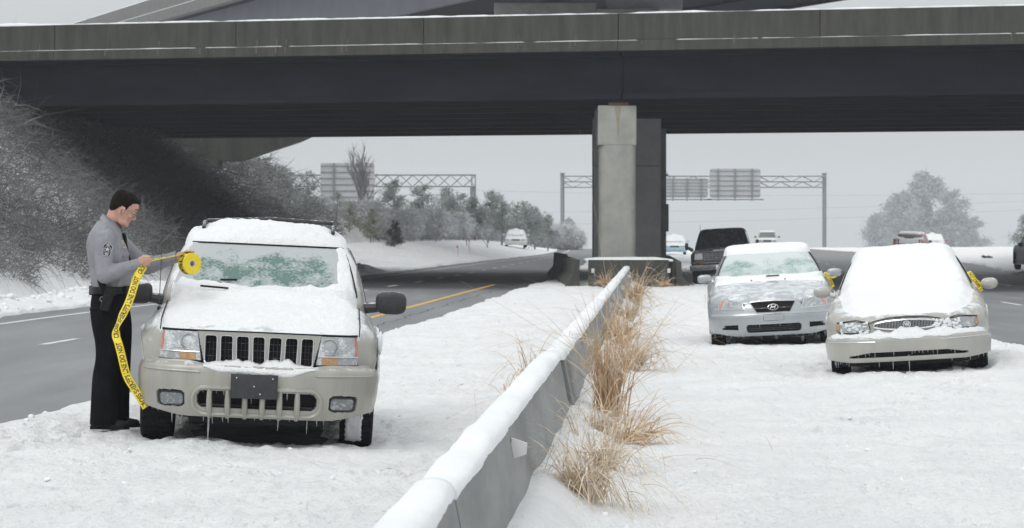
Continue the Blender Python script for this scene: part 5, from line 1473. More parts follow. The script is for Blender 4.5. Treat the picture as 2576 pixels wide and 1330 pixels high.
def limb_tree(h, r0, seed, spread=.6, depth=3, n0=7, up=.55):
    """bare branching tree as tubes"""
    rr = random.Random(seed); m = MB()
    def grow(p, d, l, r_, lev):
        q = [p]; dd = d.copy()
        for k in range(4):
            dd = (dd + Vector((rr.uniform(-.16, .16), rr.uniform(-.16, .16), rr.uniform(-.02, .12)))).normalized(); q.append(q[-1] + dd * (l / 4))
        m.tube(q, [r_ * (1 - .16 * k) for k in range(5)], n=4 if lev else 6, caps=False)
        if lev < depth:
            for k in range(n0 if lev == 0 else 4):
                t = rr.uniform(.35, 1.0); i = min(3, int(t * 4)); b = q[i].lerp(q[i + 1], t * 4 - i)
                a = rr.uniform(0, 6.28); s = rr.uniform(.5, 1) * spread
                grow(b, (dd * up + Vector((math.cos(a) * s, math.sin(a) * s, rr.uniform(.1, .5)))).normalized(), l * rr.uniform(.45, .68), r_ * .5, lev + 1)
    grow(Vector((0, 0, -.2)), Vector((0, 0, 1)), h * .58, r0, 0)
    return m

def conifer(name, label, loc, h, rad, mat, seed, n=2600, lean=0, cat='tree', group=None, ragged=.5, taper=1.0, needle=.22, bottom=.12, nw=.022):
    r = np.random.default_rng(seed)
    root = empty(name, loc, (0, R(lean), 0)); props(root, label, cat, group)
    m = MB(); m.tube([(0, 0, -.3), (0.02 * h, 0, h * .5), (0, 0, h * .97)], [h * .022, h * .014, .01], n=7); 
    rr = random.Random(seed)
    nb = 22
    tips = []
    for k in range(nb):
        t = bottom + (1 - bottom) * (k + .5) / nb; a = rr.uniform(0, 6.28)
        L_ = rad * ((1 - t) ** (.75 * taper) + .12) * rr.uniform(.6, 1.15)
        p0 = Vector((0, 0, t * h * .95)); p1 = p0 + Vector((math.cos(a) * L_, math.sin(a) * L_, L_ * rr.uniform(-.1, .45)))
        m.tube([p0, (p0 + p1) / 2 + Vector((0, 0, -.04 * L_)), p1], [h * .006, h * .004, .006], n=4, caps=False); tips.append((p0, p1, L_))
    m.build('trunk', MT['bark_ice'], root)
    per = n // nb; B = []; D = []
    for p0, p1, L_ in tips:
        c = int(per * max(.35, L_ / rad * 1.3)); t = r.uniform(.15, 1.05, c) ** .8
        q = np.array(p0)[None] + (np.array(p1) - np.array(p0))[None] * t[:, None] + r.normal(size=(c, 3)) * (L_ * .17 + .05 * h * .3) * np.array([1, 1, .8])
        B.append(q); D.append((np.array(p1) - np.array(p0))[None] * .6 / max(L_, .1) + r.normal(size=(c, 3)) * .8 + np.array([0, 0, .25]))
    B = np.concatenate(B); D = np.concatenate(D)
    V, f = ribbons(B, D, r.uniform(.5, 1.2, len(B)) * needle * h / 5, r.uniform(.6, 1.4, len(B)) * nw * h / 5, .3 * r.normal(size=len(B)), 2, r, droop=.2)
    np_mesh('crown', V, f, mat, root)
    return root

def frosty(name, label, loc, h, rad, seed, n=1500, group=None):
    r = np.random.default_rng(seed)
    root = empty(name, loc); props(root, label, 'shrub', group)
    limb_tree(h, .035 * h / 2.5, seed, spread=.9, depth=2, n0=9).build('trunk', MT['bark_ice'], root)
    a = r.uniform(0, 6.28, n); q = r.uniform(0, 1, n) ** .5; zz = r.uniform(.12, 1, n)
    rad_z = rad * np.sin(np.clip(zz * 2.6, 0.35, 2.75)) ** .7
    B = np.stack([np.cos(a) * q * rad_z, np.sin(a) * q * rad_z, zz * h * .82], -1)
    D = np.stack([np.cos(a) * .7, np.sin(a) * .7, np.full(n, .6)], -1) + r.normal(size=(n, 3)) * .5
    V, f = ribbons(B, D, r.uniform(.25, .6, n) * h / 3, r.uniform(.6, 1.4, n) * .030 * h / 2.5, .5 * r.normal(size=n), 3, r, droop=.4)
    np_mesh('crown', V, f, MT['twig_ice'], root)
    return root

# pines beyond the left bank (photo x, top y, depth)
k = 0
PN = [('slender', 990, 452, 250), ('leaning', 1062, 462, 245), ('bushy', 1150, 485, 240), ('broad', 1236, 478, 250), ('bushy', 1262, 492, 235), ('short', 1318, 506, 232), ('broad', 1345, 520, 240), ('low', 1378, 540, 245), ('ragged', 1110, 470, 262), ('ragged', 1195, 490, 236)]
ORD = ['first', 'second', 'third', 'fourth', 'fifth', 'sixth', 'seventh', 'eighth', 'ninth', 'tenth']
rank = sorted(range(len(PN)), key=lambda i: PN[i][1])
for i, (ad, px_, ty, Yd) in enumerate(PN):
    p = pix(px_, 600, Yd); z = gzf(p.x, Yd) - .1; h = pix(px_, ty, Yd).z - z
    conifer('pine_tree', f'{ad} hazy green pine, {ORD[rank.index(i)]} from the left behind the frosted thicket', (p.x, Yd, z), h, h * (.30 + .08 * (i % 3)), MT['pine'], 100 + i, 3400, ragged=.7, taper=.7, needle=.32, bottom=.25, group='pines beyond the left bank', nw=.04)
# yellow-green conifers at the end of the brush
for i, (px_, ty, by, Yd, md, lab, rd) in enumerate(((650, 402, 440, 138, 'pine', 'green pine tip showing above the brush just right of the abutment', .5), (715, 418, 470, 142, 'pine', 'second green pine tip above the brush, right of the abutment', .5), (772, 425, 500, 146, 'pine', 'upright green pine rising from the dark brush edge left of the sign', .35), (842, 480, 590, 168, 'pine', 'leaning dark green pine beside the dark brush end', .42), (878, 505, 592, 172, 'pine_yellow', 'yellow-green iced conifer below the bare tree', .42), (932, 520, 596, 178, 'pine_yellow', 'small yellow-green iced conifer right of its taller twin', .3))):
    p = pix(px_, by, Yd); z = gzf(p.x, Yd) - .1; h = max(1.2, pix(px_, ty, Yd).z - z)
    conifer('conifer', lab, (p.x, Yd, z), h, h * rd, MT[md], 300 + i, 3000, lean=6 if i == 3 else 0, needle=.25, taper=.8, nw=.03)
# small dark cedar on the snow slope
p = on_ground(992, 622)
h = (622 - 556) * p.y / F
conifer('cedar_bush', 'small dark egg-shaped cedar standing alone on the white slope', p, h, h * .27, MT['cedar'], 400, 4200, taper=.55, needle=.35, bottom=.03, cat='shrub', nw=.05)
# bare tree in front of the sign
p = pix(905, 590, 190); z = gzf(p.x, 190); h = pix(905, 372, 190).z - z
root = empty('bare_tree', (p.x, 190, z - .1)); props(root, 'tall bare leafless tree in front of the left gantry sign', 'tree')
limb_tree(h * 1.05, .13, 23, spread=.6, depth=3, n0=15, up=.8).build('trunk', MT['bark_ice'], root)
# frosted shrubs in a row along the top of the snow slope
px_list = [(800, 500, 165), (835, 522, 172), (905, 515, 186), (955, 545, 196), (985, 532, 206), (1020, 548, 212), (1060, 528, 216), (1085, 556, 222), (1120, 535, 228), (1155, 558, 236), (1190, 540, 244), (1225, 562, 252), (1262, 545, 262), (1300, 566, 268), (1335, 552, 272), (1370, 572, 276), (1402, 570, 282), (1430, 590, 288)]
SHRUB = [a_ + ' grey ice-coated shrub ' + b_ for a_, b_ in zip(('leftmost', 'second', 'third', 'fourth', 'fifth', 'sixth', 'seventh', 'eighth', 'ninth', 'ninth', 'eighth', 'seventh', 'sixth', 'fifth', 'fourth', 'third', 'second', 'rightmost'), ['of the thicket' if q in (0, 17) else 'from the left end of the thicket' if q < 9 else 'from the right end of the thicket' for q in range(18)])]
for i, (px_, ty, Yd) in enumerate(px_list):
    p = pix(px_, 600, Yd); z = gzf(p.x, Yd) - .1; h = (pix(px_, ty - 16, Yd).z - z) * (.92 + .16 * (i * 7 % 5) / 4)
    frosty('frosted_shrub', SHRUB[i], (p.x, Yd, z), h, h * random.uniform(.55, .95), 500 + i, 5200, group='frosted thicket beyond the left bank')
for i, (px_, ty, Yd) in enumerate(((1175, 588, 205), (1225, 590, 208), (1095, 575, 200))):
    p = pix(px_, 612, Yd); z = gzf(p.x, Yd) - .1; h = pix(px_, ty - 30, Yd).z - z
    root = empty('sapling', (p.x, Yd, z)); props(root, ('thin bare sapling left of the taller red-topped post', 'thin bare sapling right of the taller red-topped post', 'bare sapling right of the dark cedar')[i], 'tree')
    limb_tree(h, .05, 700 + i, spread=.6, depth=2, n0=7).build('trunk', MT['bark_ice'], root)
# big trees lost in the fog on the right, and one nearer at the frame edge
for i, (px_, ty, Yd, w_, lab) in enumerate(((2335, 430, 1040, .34, 'tall tree fading in fog, highest of the distant clump'), (2262, 478, 1020, .45, 'broad tree fading in fog, left of the highest distant tree'), (2395, 478, 1030, .4, 'broad tree fading in fog, right of the highest distant tree'), (2205, 540, 1010, .6, 'low round tree at the left end of the fogged clump'), (2450, 545, 1025, .5, 'low tree at the right end of the fogged clump'))):
    p = pix(px_, 620, Yd); z = -7.0; h = pix(px_, ty, Yd).z - z
    conifer('fogged_tree', lab, (p.x, Yd, z), h, h * w_ * .72, MT['far_tree'], 800 + i, 5200, taper=.55, needle=.42, bottom=.12, group='trees in the fog', nw=.06)
p = pix(2590, 620, 260); z = gzf(p.x, 260); h = pix(2590, 525, 260).z - z
conifer('pine_tree', 'grey pine cut by the right edge of the frame', (p.x, 260, z - .1), h, h * .45, MT['pine'], 900, 4000, needle=.35, taper=.7, bottom=.02, nw=.05)

# ------------------------------------------------------------------ dry grass by the barrier
def grass(label, X, Y, n, h, spread, seed, mat='grass_dry', lean=(0, 0), upright=.6, droop=.5, wd=.0032):
    r = np.random.default_rng(seed)
    z = gzf(X, Y); n = int(n * .85); h = h * 1.22; wd = wd * 1.2; droop = droop * r.uniform(.35, 2.1, n)
    root = empty('dry_grass', (X, Y, z - .02)); props(root, label, 'grass', 'dry grass tufts by the barrier')
    a = r.uniform(0, 6.28, n); q = np.abs(r.normal(size=n)) * .06
    B = np.stack([np.cos(a) * q, np.sin(a) * q, np.zeros(n)], -1)
    D = np.stack([np.cos(a) * spread * r.uniform(.1, 1, n) + lean[0], np.sin(a) * spread * r.uniform(.1, 1, n) + lean[1], np.full(n, upright) * r.uniform(.8, 1.2, n)], -1)
    ln_ = h * r.uniform(.45, 1.15, n) * 1.25
    V, f = ribbons(B, D, ln_, wd * r.uniform(.7, 1.5, n), .42 * r.normal(size=n), 9, r, droop=droop)
    o = np_mesh('blades', V, f, MT[mat], root); o['kind'] = 'stuff'
    # curled wispy ends
    k = n // 2
    tip = V.reshape(n, 10, 2, 3)[:k, 6].mean(1)
    d2 = r.normal(size=(k, 3)) * .7 + np.stack([np.cos(a[:k]), np.sin(a[:k]), np.full(k, .1)], -1)
    V2, f2 = ribbons(tip, d2, h * r.uniform(.15, .45, k), np.full(k, wd * .7), .9 * r.normal(size=k), 6, r, droop=.8)
    o = np_mesh('wisps', V2, f2, MT['grass_ice'], root); o['kind'] = 'stuff'
    return root
grass('nearest low tangled tan grass tuft right of the barrier', .40, 16.3, 300, .74, .5, 1, 'grass_ice', (.02, 0), .95, 1.25)
grass('sprawling straw grass tuft flopping furthest right of the barrier', .86, 21.0, 170, .62, .55, 2, 'grass_dry', (.34, -.05), .75, 1.05)
grass('tall upright rust-brown grass tuft right of the barrier joint', .80, 23.8, 300, .68, .16, 3, 'grass_dry', (.03, 0), .95, .12, .0042)
grass('wispy straw tuft at the foot of the upright rust-brown grass', .68, 21.8, 170, .56, .5, 4, 'grass_ice', (.08, -.05), .75, 1.15)
grass('big spreading iced straw tuft midway along the barrier', 1.36, 32.8, 230, .84, .5, 5, 'grass_ice', (.14, 0), .8, .9, .0045)
grass('bushy iced straw tuft behind the big spreading one', 1.42, 37.5, 200, .85, .5, 6, 'grass_dry', (.0, 0), .9, .8, .005)
grass('tall thin straw tuft far along the barrier', 2.62, 60.5, 200, .78, .42, 7, 'grass_dry', (.02, 0), .9, .55, .008)
grass('straw tuft halfway between the far tuft and the bushy one', 2.0, 49, 140, .6, .5, 8, 'grass_ice', (.05, 0), .8, .6, .007)
grass('curved straw tuft left of the barrier joint', .20, 28.6, 80, .78, .35, 9, 'grass_dry', (-.05, 0), .9, 1.1, .004)
grass('drooping pale straw tuft between the nearest and the sprawling one', .60, 18.6, 200, .60, .5, 14, 'grass_ice', (.08, -.05), .95, 1.2)
grass('few bent straws left of the barrier below the joint', .02, 24.4, 26, .66, .35, 10, 'grass_dry', (-.1, 0), .8, 1.1, .0035)
grass('short brown tuft below the left end of the crash wall', 2.75, 82.6, 120, .48, .5, 11, 'grass_dry', (0, 0), .8, .5, .012)
grass('small brown tuft below the right end of the crash wall', 4.42, 82.8, 70, .38, .4, 12, 'grass_dry', (0, 0), .8, .5, .012)
grass('thin grey stems leaning on the barrier by the nearest marker', .43, 20.2, 14, .62, .3, 13, 'grass_ice', (-.28, -.2), .7, .5, .0028)
# ------------------------------------------------------------------ the deputy (local x forward = image right, y away from the camera)
PY = 21.9
PX = (285 - 1288) * PY / F
PZ = CAMZ - (1078 - 588) * PY / F
def remesh(mb, voxel, smooth_it=4, fac=.5):
    me = bpy.data.meshes.new('tmp'); me.from_pydata(mb.v, [], mb.f)
    bm = bmesh.new(); bm.from_mesh(me); bmesh.ops.remove_doubles(bm, verts=bm.verts, dist=1e-6)
    bmesh.ops.holes_fill(bm, edges=[e for e in bm.edges if e.is_boundary]); bmesh.ops.recalc_face_normals(bm, faces=bm.faces); bm.to_mesh(me); bm.free()
    o = bpy.data.objects.new('tmp', me); COL.objects.link(o)
    md = o.modifiers.new('r', 'REMESH'); md.mode = 'VOXEL'; md.voxel_size = voxel; md.use_smooth_shade = True
    sm = o.modifiers.new('s', 'SMOOTH'); sm.factor = fac; sm.iterations = smooth_it
    bpy.context.view_layer.update()
    out_ = bpy.data.meshes.new_from_object(o.evaluated_get(bpy.context.evaluated_depsgraph_get()))
    bpy.data.objects.remove(o, do_unlink=True)
    return out_
def E(pts, n=16):
    """chain [(x, y, z, r_along_y, r_along_x)] of near-vertical sections"""
    P = catmull(np.array([p for p in pts], float), 4)
    m = MB(); V = []
    for x, y, z, ry, rx in P:
        for k in range(n):
            a = 2 * math.pi * k / n; V.append((x + rx * math.cos(a), y + ry * math.sin(a), z))
    L_ = len(P)
    Fs = [(i * n + k, i * n + (k + 1) % n, (i + 1) * n + (k + 1) % n, (i + 1) * n + k) for i in range(L_ - 1) for k in range(n)] + [tuple(range(n)), tuple(range((L_ - 1) * n, L_ * n))]
    return V, Fs

MT['skin'] = M('skin', (.50, .27, .20), (.58, .335, .255), scale=14, rough=.5, bump=.06, bscale=120)
MT['hair'] = M('hair', (.006, .005, .004), (.018, .012, .009), scale=40, rough=.8, spec=.15, bump=.8, bscale=160, stretch=(1, 1, .35))
MT['shirt'] = M('shirt', (.26, .263, .29), (.305, .31, .335), scale=5, rough=.9, bump=1.0, bscale=10, detail=3, spec=.2)
MT['trousers'] = M('trousers', (.005, .005, .006), (.010, .010, .012), scale=6, rough=.95, bump=.6, bscale=8, spec=.08)
MT['leather'] = M('leather', (.008, .008, .008), (.012, .012, .012), scale=20, rough=.4, spec=.25)
MT['tape'] = M('tape', (.78, .58, .012), (.85, .65, .03), scale=9, rough=.38, bump=.25, bscale=14)
MT['ink'] = M('ink', (.012, .012, .010), rough=.5)
MT['card'] = M('card', (.55, .53, .50), (.62, .60, .57), scale=20, rough=.8)
MT['brass'] = M('brass', (.48, .40, .22), (.60, .52, .32), scale=30, rough=.4, metal=.5)
MT['badge_silver'] = M('badge_silver', (.50, .51, .52), (.62, .63, .64), scale=30, rough=.5)

# head in its own upright frame about the ear, then bowed forward
TILT = R(27.5); EAR = Vector((.0766, 0, 1.678))
HM = Matrix.Translation(EAR) @ Matrix.Rotation(TILT, 4, 'Y')
sl = np.array([(-.116, .062, .040, .012), (-.108, .078, .005, .034), (-.092, .085, -.03, .049), (-.072, .0845, -.05, .057), (-.058, .085, -.066, .0605), (-.045, .086, -.082, .0645), (-.025, .0885, -.098, .069), (0, .090, -.107, .072), (.02, .0885, -.112, .074), (.04, .098, -.113, .0765), (.07, .0955, -.112, .078), (.10, .083, -.105, .074), (.12, .063, -.092, .063), (.135, .030, -.068, .043), (.142, -.002, -.042, .018)])
SL = catmull(sl, 3)
NA = 40
def head_loop(z, f, b, w_, off=0.0):
    a = np.linspace(0, 2 * np.pi, NA, endpoint=False)
    cx = f * .5 + b * .5; rx = (f - b) / 2 + off; ry = w_ + off
    ca, sa = np.cos(a), np.sin(a)
    r = (np.abs(ca) ** 2.25 + np.abs(sa) ** 2.25) ** (-1 / 2.25)
    x = cx + rx * ca * r; y = ry * sa * r * (1 - .10 * np.clip(ca, 0, 1) ** 2)
    return np.stack([x, y, np.full(NA, z)], -1)
HG = np.array([head_loop(*r_) for r_ in SL])
bodyM = MB()
def addh(mb, V, Fs): mb.add([HM @ Vector(v) for v in V], Fs)
hm = MB(); hm.grid(HG, closed=True); hm.add(HG[0], [tuple(range(NA))]); hm.add(HG[-1], [tuple(range(NA))])
hm.tube([(.086, 0, .034), (.097, 0, .008), (.1055, 0, -.014), (.106, 0, -.026)], [.008, .0095, .0125, .013], n=8)
for s in (-1, 1):
    hm.ell((.096, s * .012, -.030), (.012, .009, .009)); hm.ell((.006, s * .076, -.004), (.017, .009, .032), 2, 14, 10, Matrix.Rotation(R(12), 3, 'Y'))
    hm.tube([(.100, s * .004, .040), (.094, s * .03, .046), (.080, s * .052, .040)], [.006, .0075, .006], n=6)
    hm.ell((.070, s * .036, -.015), (.022, .020, .024)); hm.ell((.040, s * .045, -.080), (.045, .016, .026))
hm.ell((.086, 0, -.053), (.008, .021, .0055)); hm.ell((.0845, 0, -.0635), (.009, .019, .006)); hm.ell((.076, 0, -.093), (.016, .024, .018))
addh(bodyM, hm.v, hm.f)
bodyM.add(*E([(-.06, 0, 1.45, .10, .09), (-.045, 0, 1.52, .074, .075), (-.018, 0, 1.58, .060, .064), (.012, 0, 1.64, .058, .064), (.03, 0, 1.69, .05, .06)]))
bodyM.add(*E([(-.02, 0, .90, .14, .11), (-.02, 0, 1.1, .14, .11), (-.04, 0, 1.3, .15, .11), (-.05, 0, 1.45, .15, .09), (-.05, 0, 1.5, .10, .07)]))
SHO_N, ELB_N, WRI_N = Vector((-.035, -.195, 1.45)), Vector((-.025, -.255, 1.185)), Vector((.205, -.165, 1.262))
SHO_F, ELB_F, WRI_F = Vector((.00, .195, 1.44)), Vector((.235, .235, 1.245)), Vector((.470, .150, 1.318))
for S_, E_, W_ in ((SHO_N, ELB_N, WRI_N), (SHO_F, ELB_F, WRI_F)):
    bodyM.tube([S_ + Vector((0, .05 if S_.y < 0 else -.05, .01)), S_, (S_ + E_) / 2, E_], [.05, .052, .045, .042], n=12); bodyM.tube([E_, (E_ * .6 + W_ * .4), W_, W_ + (W_ - E_).normalized() * .03], [.042, .04, .029, .028], n=12)
for yy_, xx in ((-.10, -.03), (.10, .02)):
    bodyM.add(*E([(-.02, yy_ * .9, .98, .08, .09), (-.01, yy_, .55, .055, .06), (xx - .02, yy_, .1, .04, .045)]))
# near hand: a fist closed on the tape, back of the hand to the camera
def finger(pts, r0=.0098): bodyM.tube(catmull(np.array(pts), 3), np.linspace(r0, r0 * .82, 3 * (len(pts) - 1) + 1), n=8)
bodyM.ell((.246, -.150, 1.284), (.046, .021, .041), 2.6, 16, 10, Matrix.Rotation(R(-10), 3, 'Y'))
for k, (dz, ll) in enumerate(((.030, 1.0), (.011, 1.06), (-.008, 1.0), (-.026, .85))):
    z = 1.288 + dz; x = .276 - abs(k - 1) * .004
    finger([(x - .02, -.160, z), (x + .004, -.158, z), (x + .024 * ll, -.135, z - .002), (x + .012, -.110, z - .004), (x - .016, -.112, z - .004)])
finger([(.225, -.148, 1.308), (.250, -.142, 1.326), (.278, -.132, 1.327), (.296, -.124, 1.320)], .0105)
# far hand: palm behind the roll, fingers along its top
bodyM.ell((.510, .125, 1.318), (.044, .024, .040), 2.6, 16, 10)
for k, (yy_, l, dz) in enumerate(((.070, .93, 0), (.092, 1.0, .002), (.112, .95, .0), (.131, .8, -.008))):
    finger([(.515, yy_ + .02, 1.338), (.545, yy_ + .004, 1.358 + dz), (.545 + .040 * l, yy_ - .008, 1.362 + dz), (.545 + .072 * l, yy_ - .016, 1.355 + dz)], .0095)
finger([(.500, .10, 1.300), (.520, .078, 1.285), (.545, .07, 1.272), (.562, .075, 1.262)], .0105)
me = remesh(bodyM, .0042, 3)
person = link_mesh('person', me, MT['skin'])
person.location = (PX, PY, PZ)
props(person, 'person in grey uniform shirt and black trousers holding yellow tape, head bowed', 'person')
# hair: a short cap over the skull
hx = np.array([-.13, -.10, -.055, -.022, .004, .020, .036, .060, .085, .12]); hz = np.array([-.062, -.060, -.028, .022, .036, -.006, .040, .088, .100, .104])
HGo = []
for i, r_ in enumerate(SL):
    HGo.append(head_loop(*r_, off=.007))
HGo = np.array(HGo); HGo[..., 2] += .006 * np.clip(HGo[..., 2] / .14, 0, 1)
top_lift = .007 * sstep(.03, .09, HGo[..., 0]) * sstep(.07, .11, HGo[..., 2]); HGo[..., 2] += top_lift; HGo[..., 0] += top_lift * .9
nz_ = fbm(HGo[..., 1] * 60 + 3, (HGo[..., 0] + HGo[..., 2]) * 60, 3); HGo += (HGo - np.array([0, 0, .02])) * (nz_ * .05)[..., None]
hl_ = np.interp(HGo[..., 0], hx, hz) + .006 * fbm(HGo[..., 0] * 50, HGo[..., 1] * 50, 2)
edge = sstep(-.004, .012, HGo[..., 2] - hl_)
HGi = np.array([head_loop(*r_, off=-.004) for r_ in SL])
HGf = HGi + (HGo - HGi) * edge[..., None]
f = grid_faces(*HGf.shape[:2], closed=True); keep = (edge.ravel()[f] > 0).any(1); f = f[keep]
V = np.array([HM @ Vector(v) for v in HGf.reshape(-1, 3)])
hb = MB(); hb.add(V, list(map(tuple, f))); hb.add([V[i] for i in range(len(V) - NA, len(V))], [tuple(range(NA))])
hb.build('hair', MT['hair'], person, sharp=None)
m = MB()
for s in (-1, 1):
    e_ = MB(); e_.ell(HM @ Vector((.083, s * .031, .018)), (.011, .012, .008)); eye = e_.build('eye', MT['card'], person)
    e_ = MB(); e_.ell(HM @ Vector((.0915, s * .031, .0145)), (.004, .006, .005)); e_.build('pupil', MT['ink'], eye)
    e_ = MB(); e_.tube([HM @ Vector(p) for p in ((.100, s * .012, .0485), (.098, s * .03, .053), (.084, s * .050, .048))], [.003, .0035, .0025], n=6); e_.build('eyebrow', MT['hair'], person)
    c = Vector((.106, s * .031, .008)); m.tube([HM @ (c + Vector((-.010 * abs(math.sin(t)) * 0, .020 * math.cos(t), .014 * math.sin(t)))) for t in np.linspace(0, 2 * math.pi, 15)], .0016, n=5, caps=False)
    m.tube([HM @ Vector((.104, s * .052, .014)), HM @ Vector((.085, s * .071, .018)), HM @ Vector((.012, s * .079, .020))], .0016, n=5)
m.tube([HM @ Vector((.108, -.011, .012)), HM @ Vector((.110, .011, .012))], .0016, n=5)
m.build('glasses', MT['old_chrome'], person)
em = MB(); em.tube([HM @ Vector(p) for p in ((.005, -.083, .012), (-.004, -.085, -.004), (.004, -.084, -.020))], [.003, .004, .003], n=6); em.build('ear_shade', MT['rust'], person)  # dark tube painted in for the shade inside the ear
em = MB(); em.tube([HM @ Vector((.0925, y, -.0582 + .002 * abs(y) / .02)) for y in (-.020, 0, .020)], [.0014, .002, .0014], n=5); em.build('mouth_line', MT['rust'], person)

# shirt
sh = MB()
sh.add(*E([(-.015, 0, 1.06, .158, .142), (-.014, 0, 1.10, .172, .152), (-.018, 0, 1.18, .182, .158), (-.03, 0, 1.28, .192, .163), (-.042, 0, 1.36, .200, .162), (-.055, 0, 1.43, .200, .150), (-.068, 0, 1.485, .180, .122), (-.070, 0, 1.525, .150, .098), (-.058, 0, 1.565, .098, .086), (-.042, 0, 1.60, .070, .074)], 24))
def sleeve(S_, E_, W_, inn):
    mid = (S_ + E_) / 2; d = (W_ - E_).normalized()
    sh.tube(catmull(np.array([S_ + Vector((0, inn, -.00)), S_ + Vector((-.005, 0, .0)), mid + Vector((-.01, 0, 0)), E_ + Vector((-.012, 0, -.012))]), 4), np.interp(np.linspace(0, 3, 13), [0, 1, 2, 3], [.085, .082, .070, .064]), n=16)
    sh.ell(E_ + Vector((-.006, 0, -.006)), (.064, .060, .062))
    e2 = W_ + d * .006
    sh.tube(catmull(np.array([E_, E_.lerp(W_, .35), E_.lerp(W_, .75), e2]), 4), np.interp(np.linspace(0, 3, 13), [0, 1, 2, 3], [.064, .060, .048, .042]), n=16)
    for t, rr_, dd in ((.08, .066, .02), (.20, .063, -.01), (.86, .0475, .0)):
        sh.ell(E_.lerp(W_, t) + Vector((0, 0, dd)), (.024, rr_ * .96, rr_ * .98))
sleeve(SHO_N, ELB_N, WRI_N, .09); sleeve(SHO_F, ELB_F, WRI_F, -.09)
# folds: soft rolls across the back, side and elbow
for a, b_, r_ in (((-.165, -.06, 1.115), (-.04, -.178, 1.16), .016), ((-.15, -.09, 1.20), (-.02, -.185, 1.12), .014), ((.05, -.165, 1.11), (.115, -.08, 1.14), .016), ((-.10, -.15, 1.11), (-.05, -.18, 1.22), .014), ((.085, -.13, 1.36), (.06, -.17, 1.22), .013), ((-.02, -.235, 1.26), (.02, -.275, 1.225), .017), ((-.06, -.26, 1.30), (-.01, -.27, 1.26), .013)):
    a = Vector(a); b_ = Vector(b_); sh.tube([a, (a + b_) / 2 + Vector((0, -.004, 0)), b_], [r_ * .5, r_, r_ * .5], n=8)
me = remesh(sh, .008, 3)
shirt = link_mesh('shirt', me, MT['shirt'], person)
V = [tuple(v.co) for v in me.vertices]; Fq = [tuple(p.vertices) for p in me.polygons]
SB = BVHTree.FromPolygons(V, Fq)
def hit(x, z, d=(0, 1, 0), o=None):
    d = Vector(d); o_ = Vector((x, -1, z)) if o is None else Vector(o)
    h = SB.ray_cast(o_, d); return h[0] if h[0] is not None else o_ + d * .8
def decal(name, polys, mat, parent, off=.004, sub=3):
    m = MB()
    for P in polys:
        bm = bmesh.new(); vs = [bm.verts.new((p[0], 0, p[1])) for p in P]; bm.faces.new(vs)
        bmesh.ops.triangulate(bm, faces=bm.faces[:]); bmesh.ops.subdivide_edges(bm, edges=bm.edges[:], cuts=sub, use_grid_fill=True)
        bm.verts.index_update()
        m.add([hit(v.co.x, v.co.z) + Vector((0, -off, 0)) for v in bm.verts], [[v.index for v in f_.verts] for f_ in bm.faces]); bm.free()
    return m.build(name, MT[mat], parent)
pc_ = Vector((-.012, 0, 1.385))
def L2(pts, c=(-.004, 1.382), rot=R(-10), s=1.0): return [(c[0] + s * (x * math.cos(rot) - z * math.sin(rot)), c[1] + s * (x * math.sin(rot) + z * math.cos(rot))) for x, z in pts]
patch_ = decal('shoulder_patch', [L2([(-.003, .058), (.034, .022), (.026, -.054), (-.026, -.054), (-.038, .022)])], 'badge_silver', shirt, .003)
decal('patch_field', [L2([(-.003, .053), (.030, .020), (.023, -.050), (-.023, -.050), (-.034, .020)])], 'ink', patch_, .0048)
star = [(.021 * (1 if k % 2 == 0 else .42) * math.sin(k * math.pi / 5), -.004 + .021 * (1 if k % 2 == 0 else .42) * math.cos(k * math.pi / 5)) for k in range(10)]
decal('patch_star', [L2([star[k], star[(k + 1) % 10], (0, -.004)]) for k in range(10)], 'badge_silver', patch_, .0066, 1)
rg = [(.0255 * math.cos(t), -.004 + .0255 * math.sin(t)) for t in np.linspace(0, 2 * math.pi, 20, endpoint=False)]; rg2 = [(x * .88, -.004 + (z + .004) * .88) for x, z in rg]
decal('patch_ring', [L2([rg[k], rg[(k + 1) % 20], rg2[(k + 1) % 20], rg2[k]]) for k in range(20)], 'badge_silver', patch_, .0066, 0)
decal('patch_text', [L2([(-.012, .026), (.010, .026), (.010, .034), (-.012, .034)]), L2([(-.006, .037), (.004, .037), (.004, .043), (-.006, .043)]), L2([(-.015, -.040), (.015, -.040), (.015, -.033), (-.015, -.033)]), L2([(-.010, -.048), (.010, -.048), (.010, -.043), (-.010, -.043)])], 'badge_silver', patch_, .0066, 1)
# collar, tie, pocket, name bar
def ring_xyz(c, rx, ry, tilt, n=30, gap=0.0):
    return [Vector((c[0] + rx * math.cos(t), ry * math.sin(t), c[2] - math.tan(tilt) * rx * math.cos(t))) for t in np.linspace(gap, 2 * math.pi - gap, n)]
lo_ = ring_xyz((-.010, 0, 1.545), .088, .088, R(42), gap=.16); hi_ = ring_xyz((-.012, 0, 1.612), .068, .066, R(33), gap=.10); lo2 = ring_xyz((-.006, 0, 1.520), .100, .100, R(45), gap=.2)
c_ = MB(); c_.slab(np.array([[np.array(a), np.array(b_), np.array(d)] for a, b_, d in zip(lo2, lo_, hi_)]), (0, 0, -.003)); c_.build('collar', MT['shirt'], shirt, sharp=None)
c_ = MB()
c_.tube([(.076, 0, 1.500), (.090, 0, 1.475), (.100, 0, 1.40), (.124, -.01, 1.30), (.130, -.01, 1.20)], [(.016, .010), (.022, .012), (.030, .010), (.036, .009), (.036, .008)], n=10); c_.build('tie', MT['trousers'], shirt)
for (z, y, sz, nm, mt_) in ((1.392, -.085, (.006, .062, .013), 'name_bar', 'brass'), (1.43, -.085, (.006, .028, .03), 'medal', 'brass')):
    h = hit(0, 0, (-1, 0, 0), (1, y, z)); b_ = MB(); b_.box(h + Vector((.003, -.002, 0)), sz, Matrix.Rotation(R(-20), 3, 'Z'), bev=.001); b_.build(nm, MT[mt_], shirt)
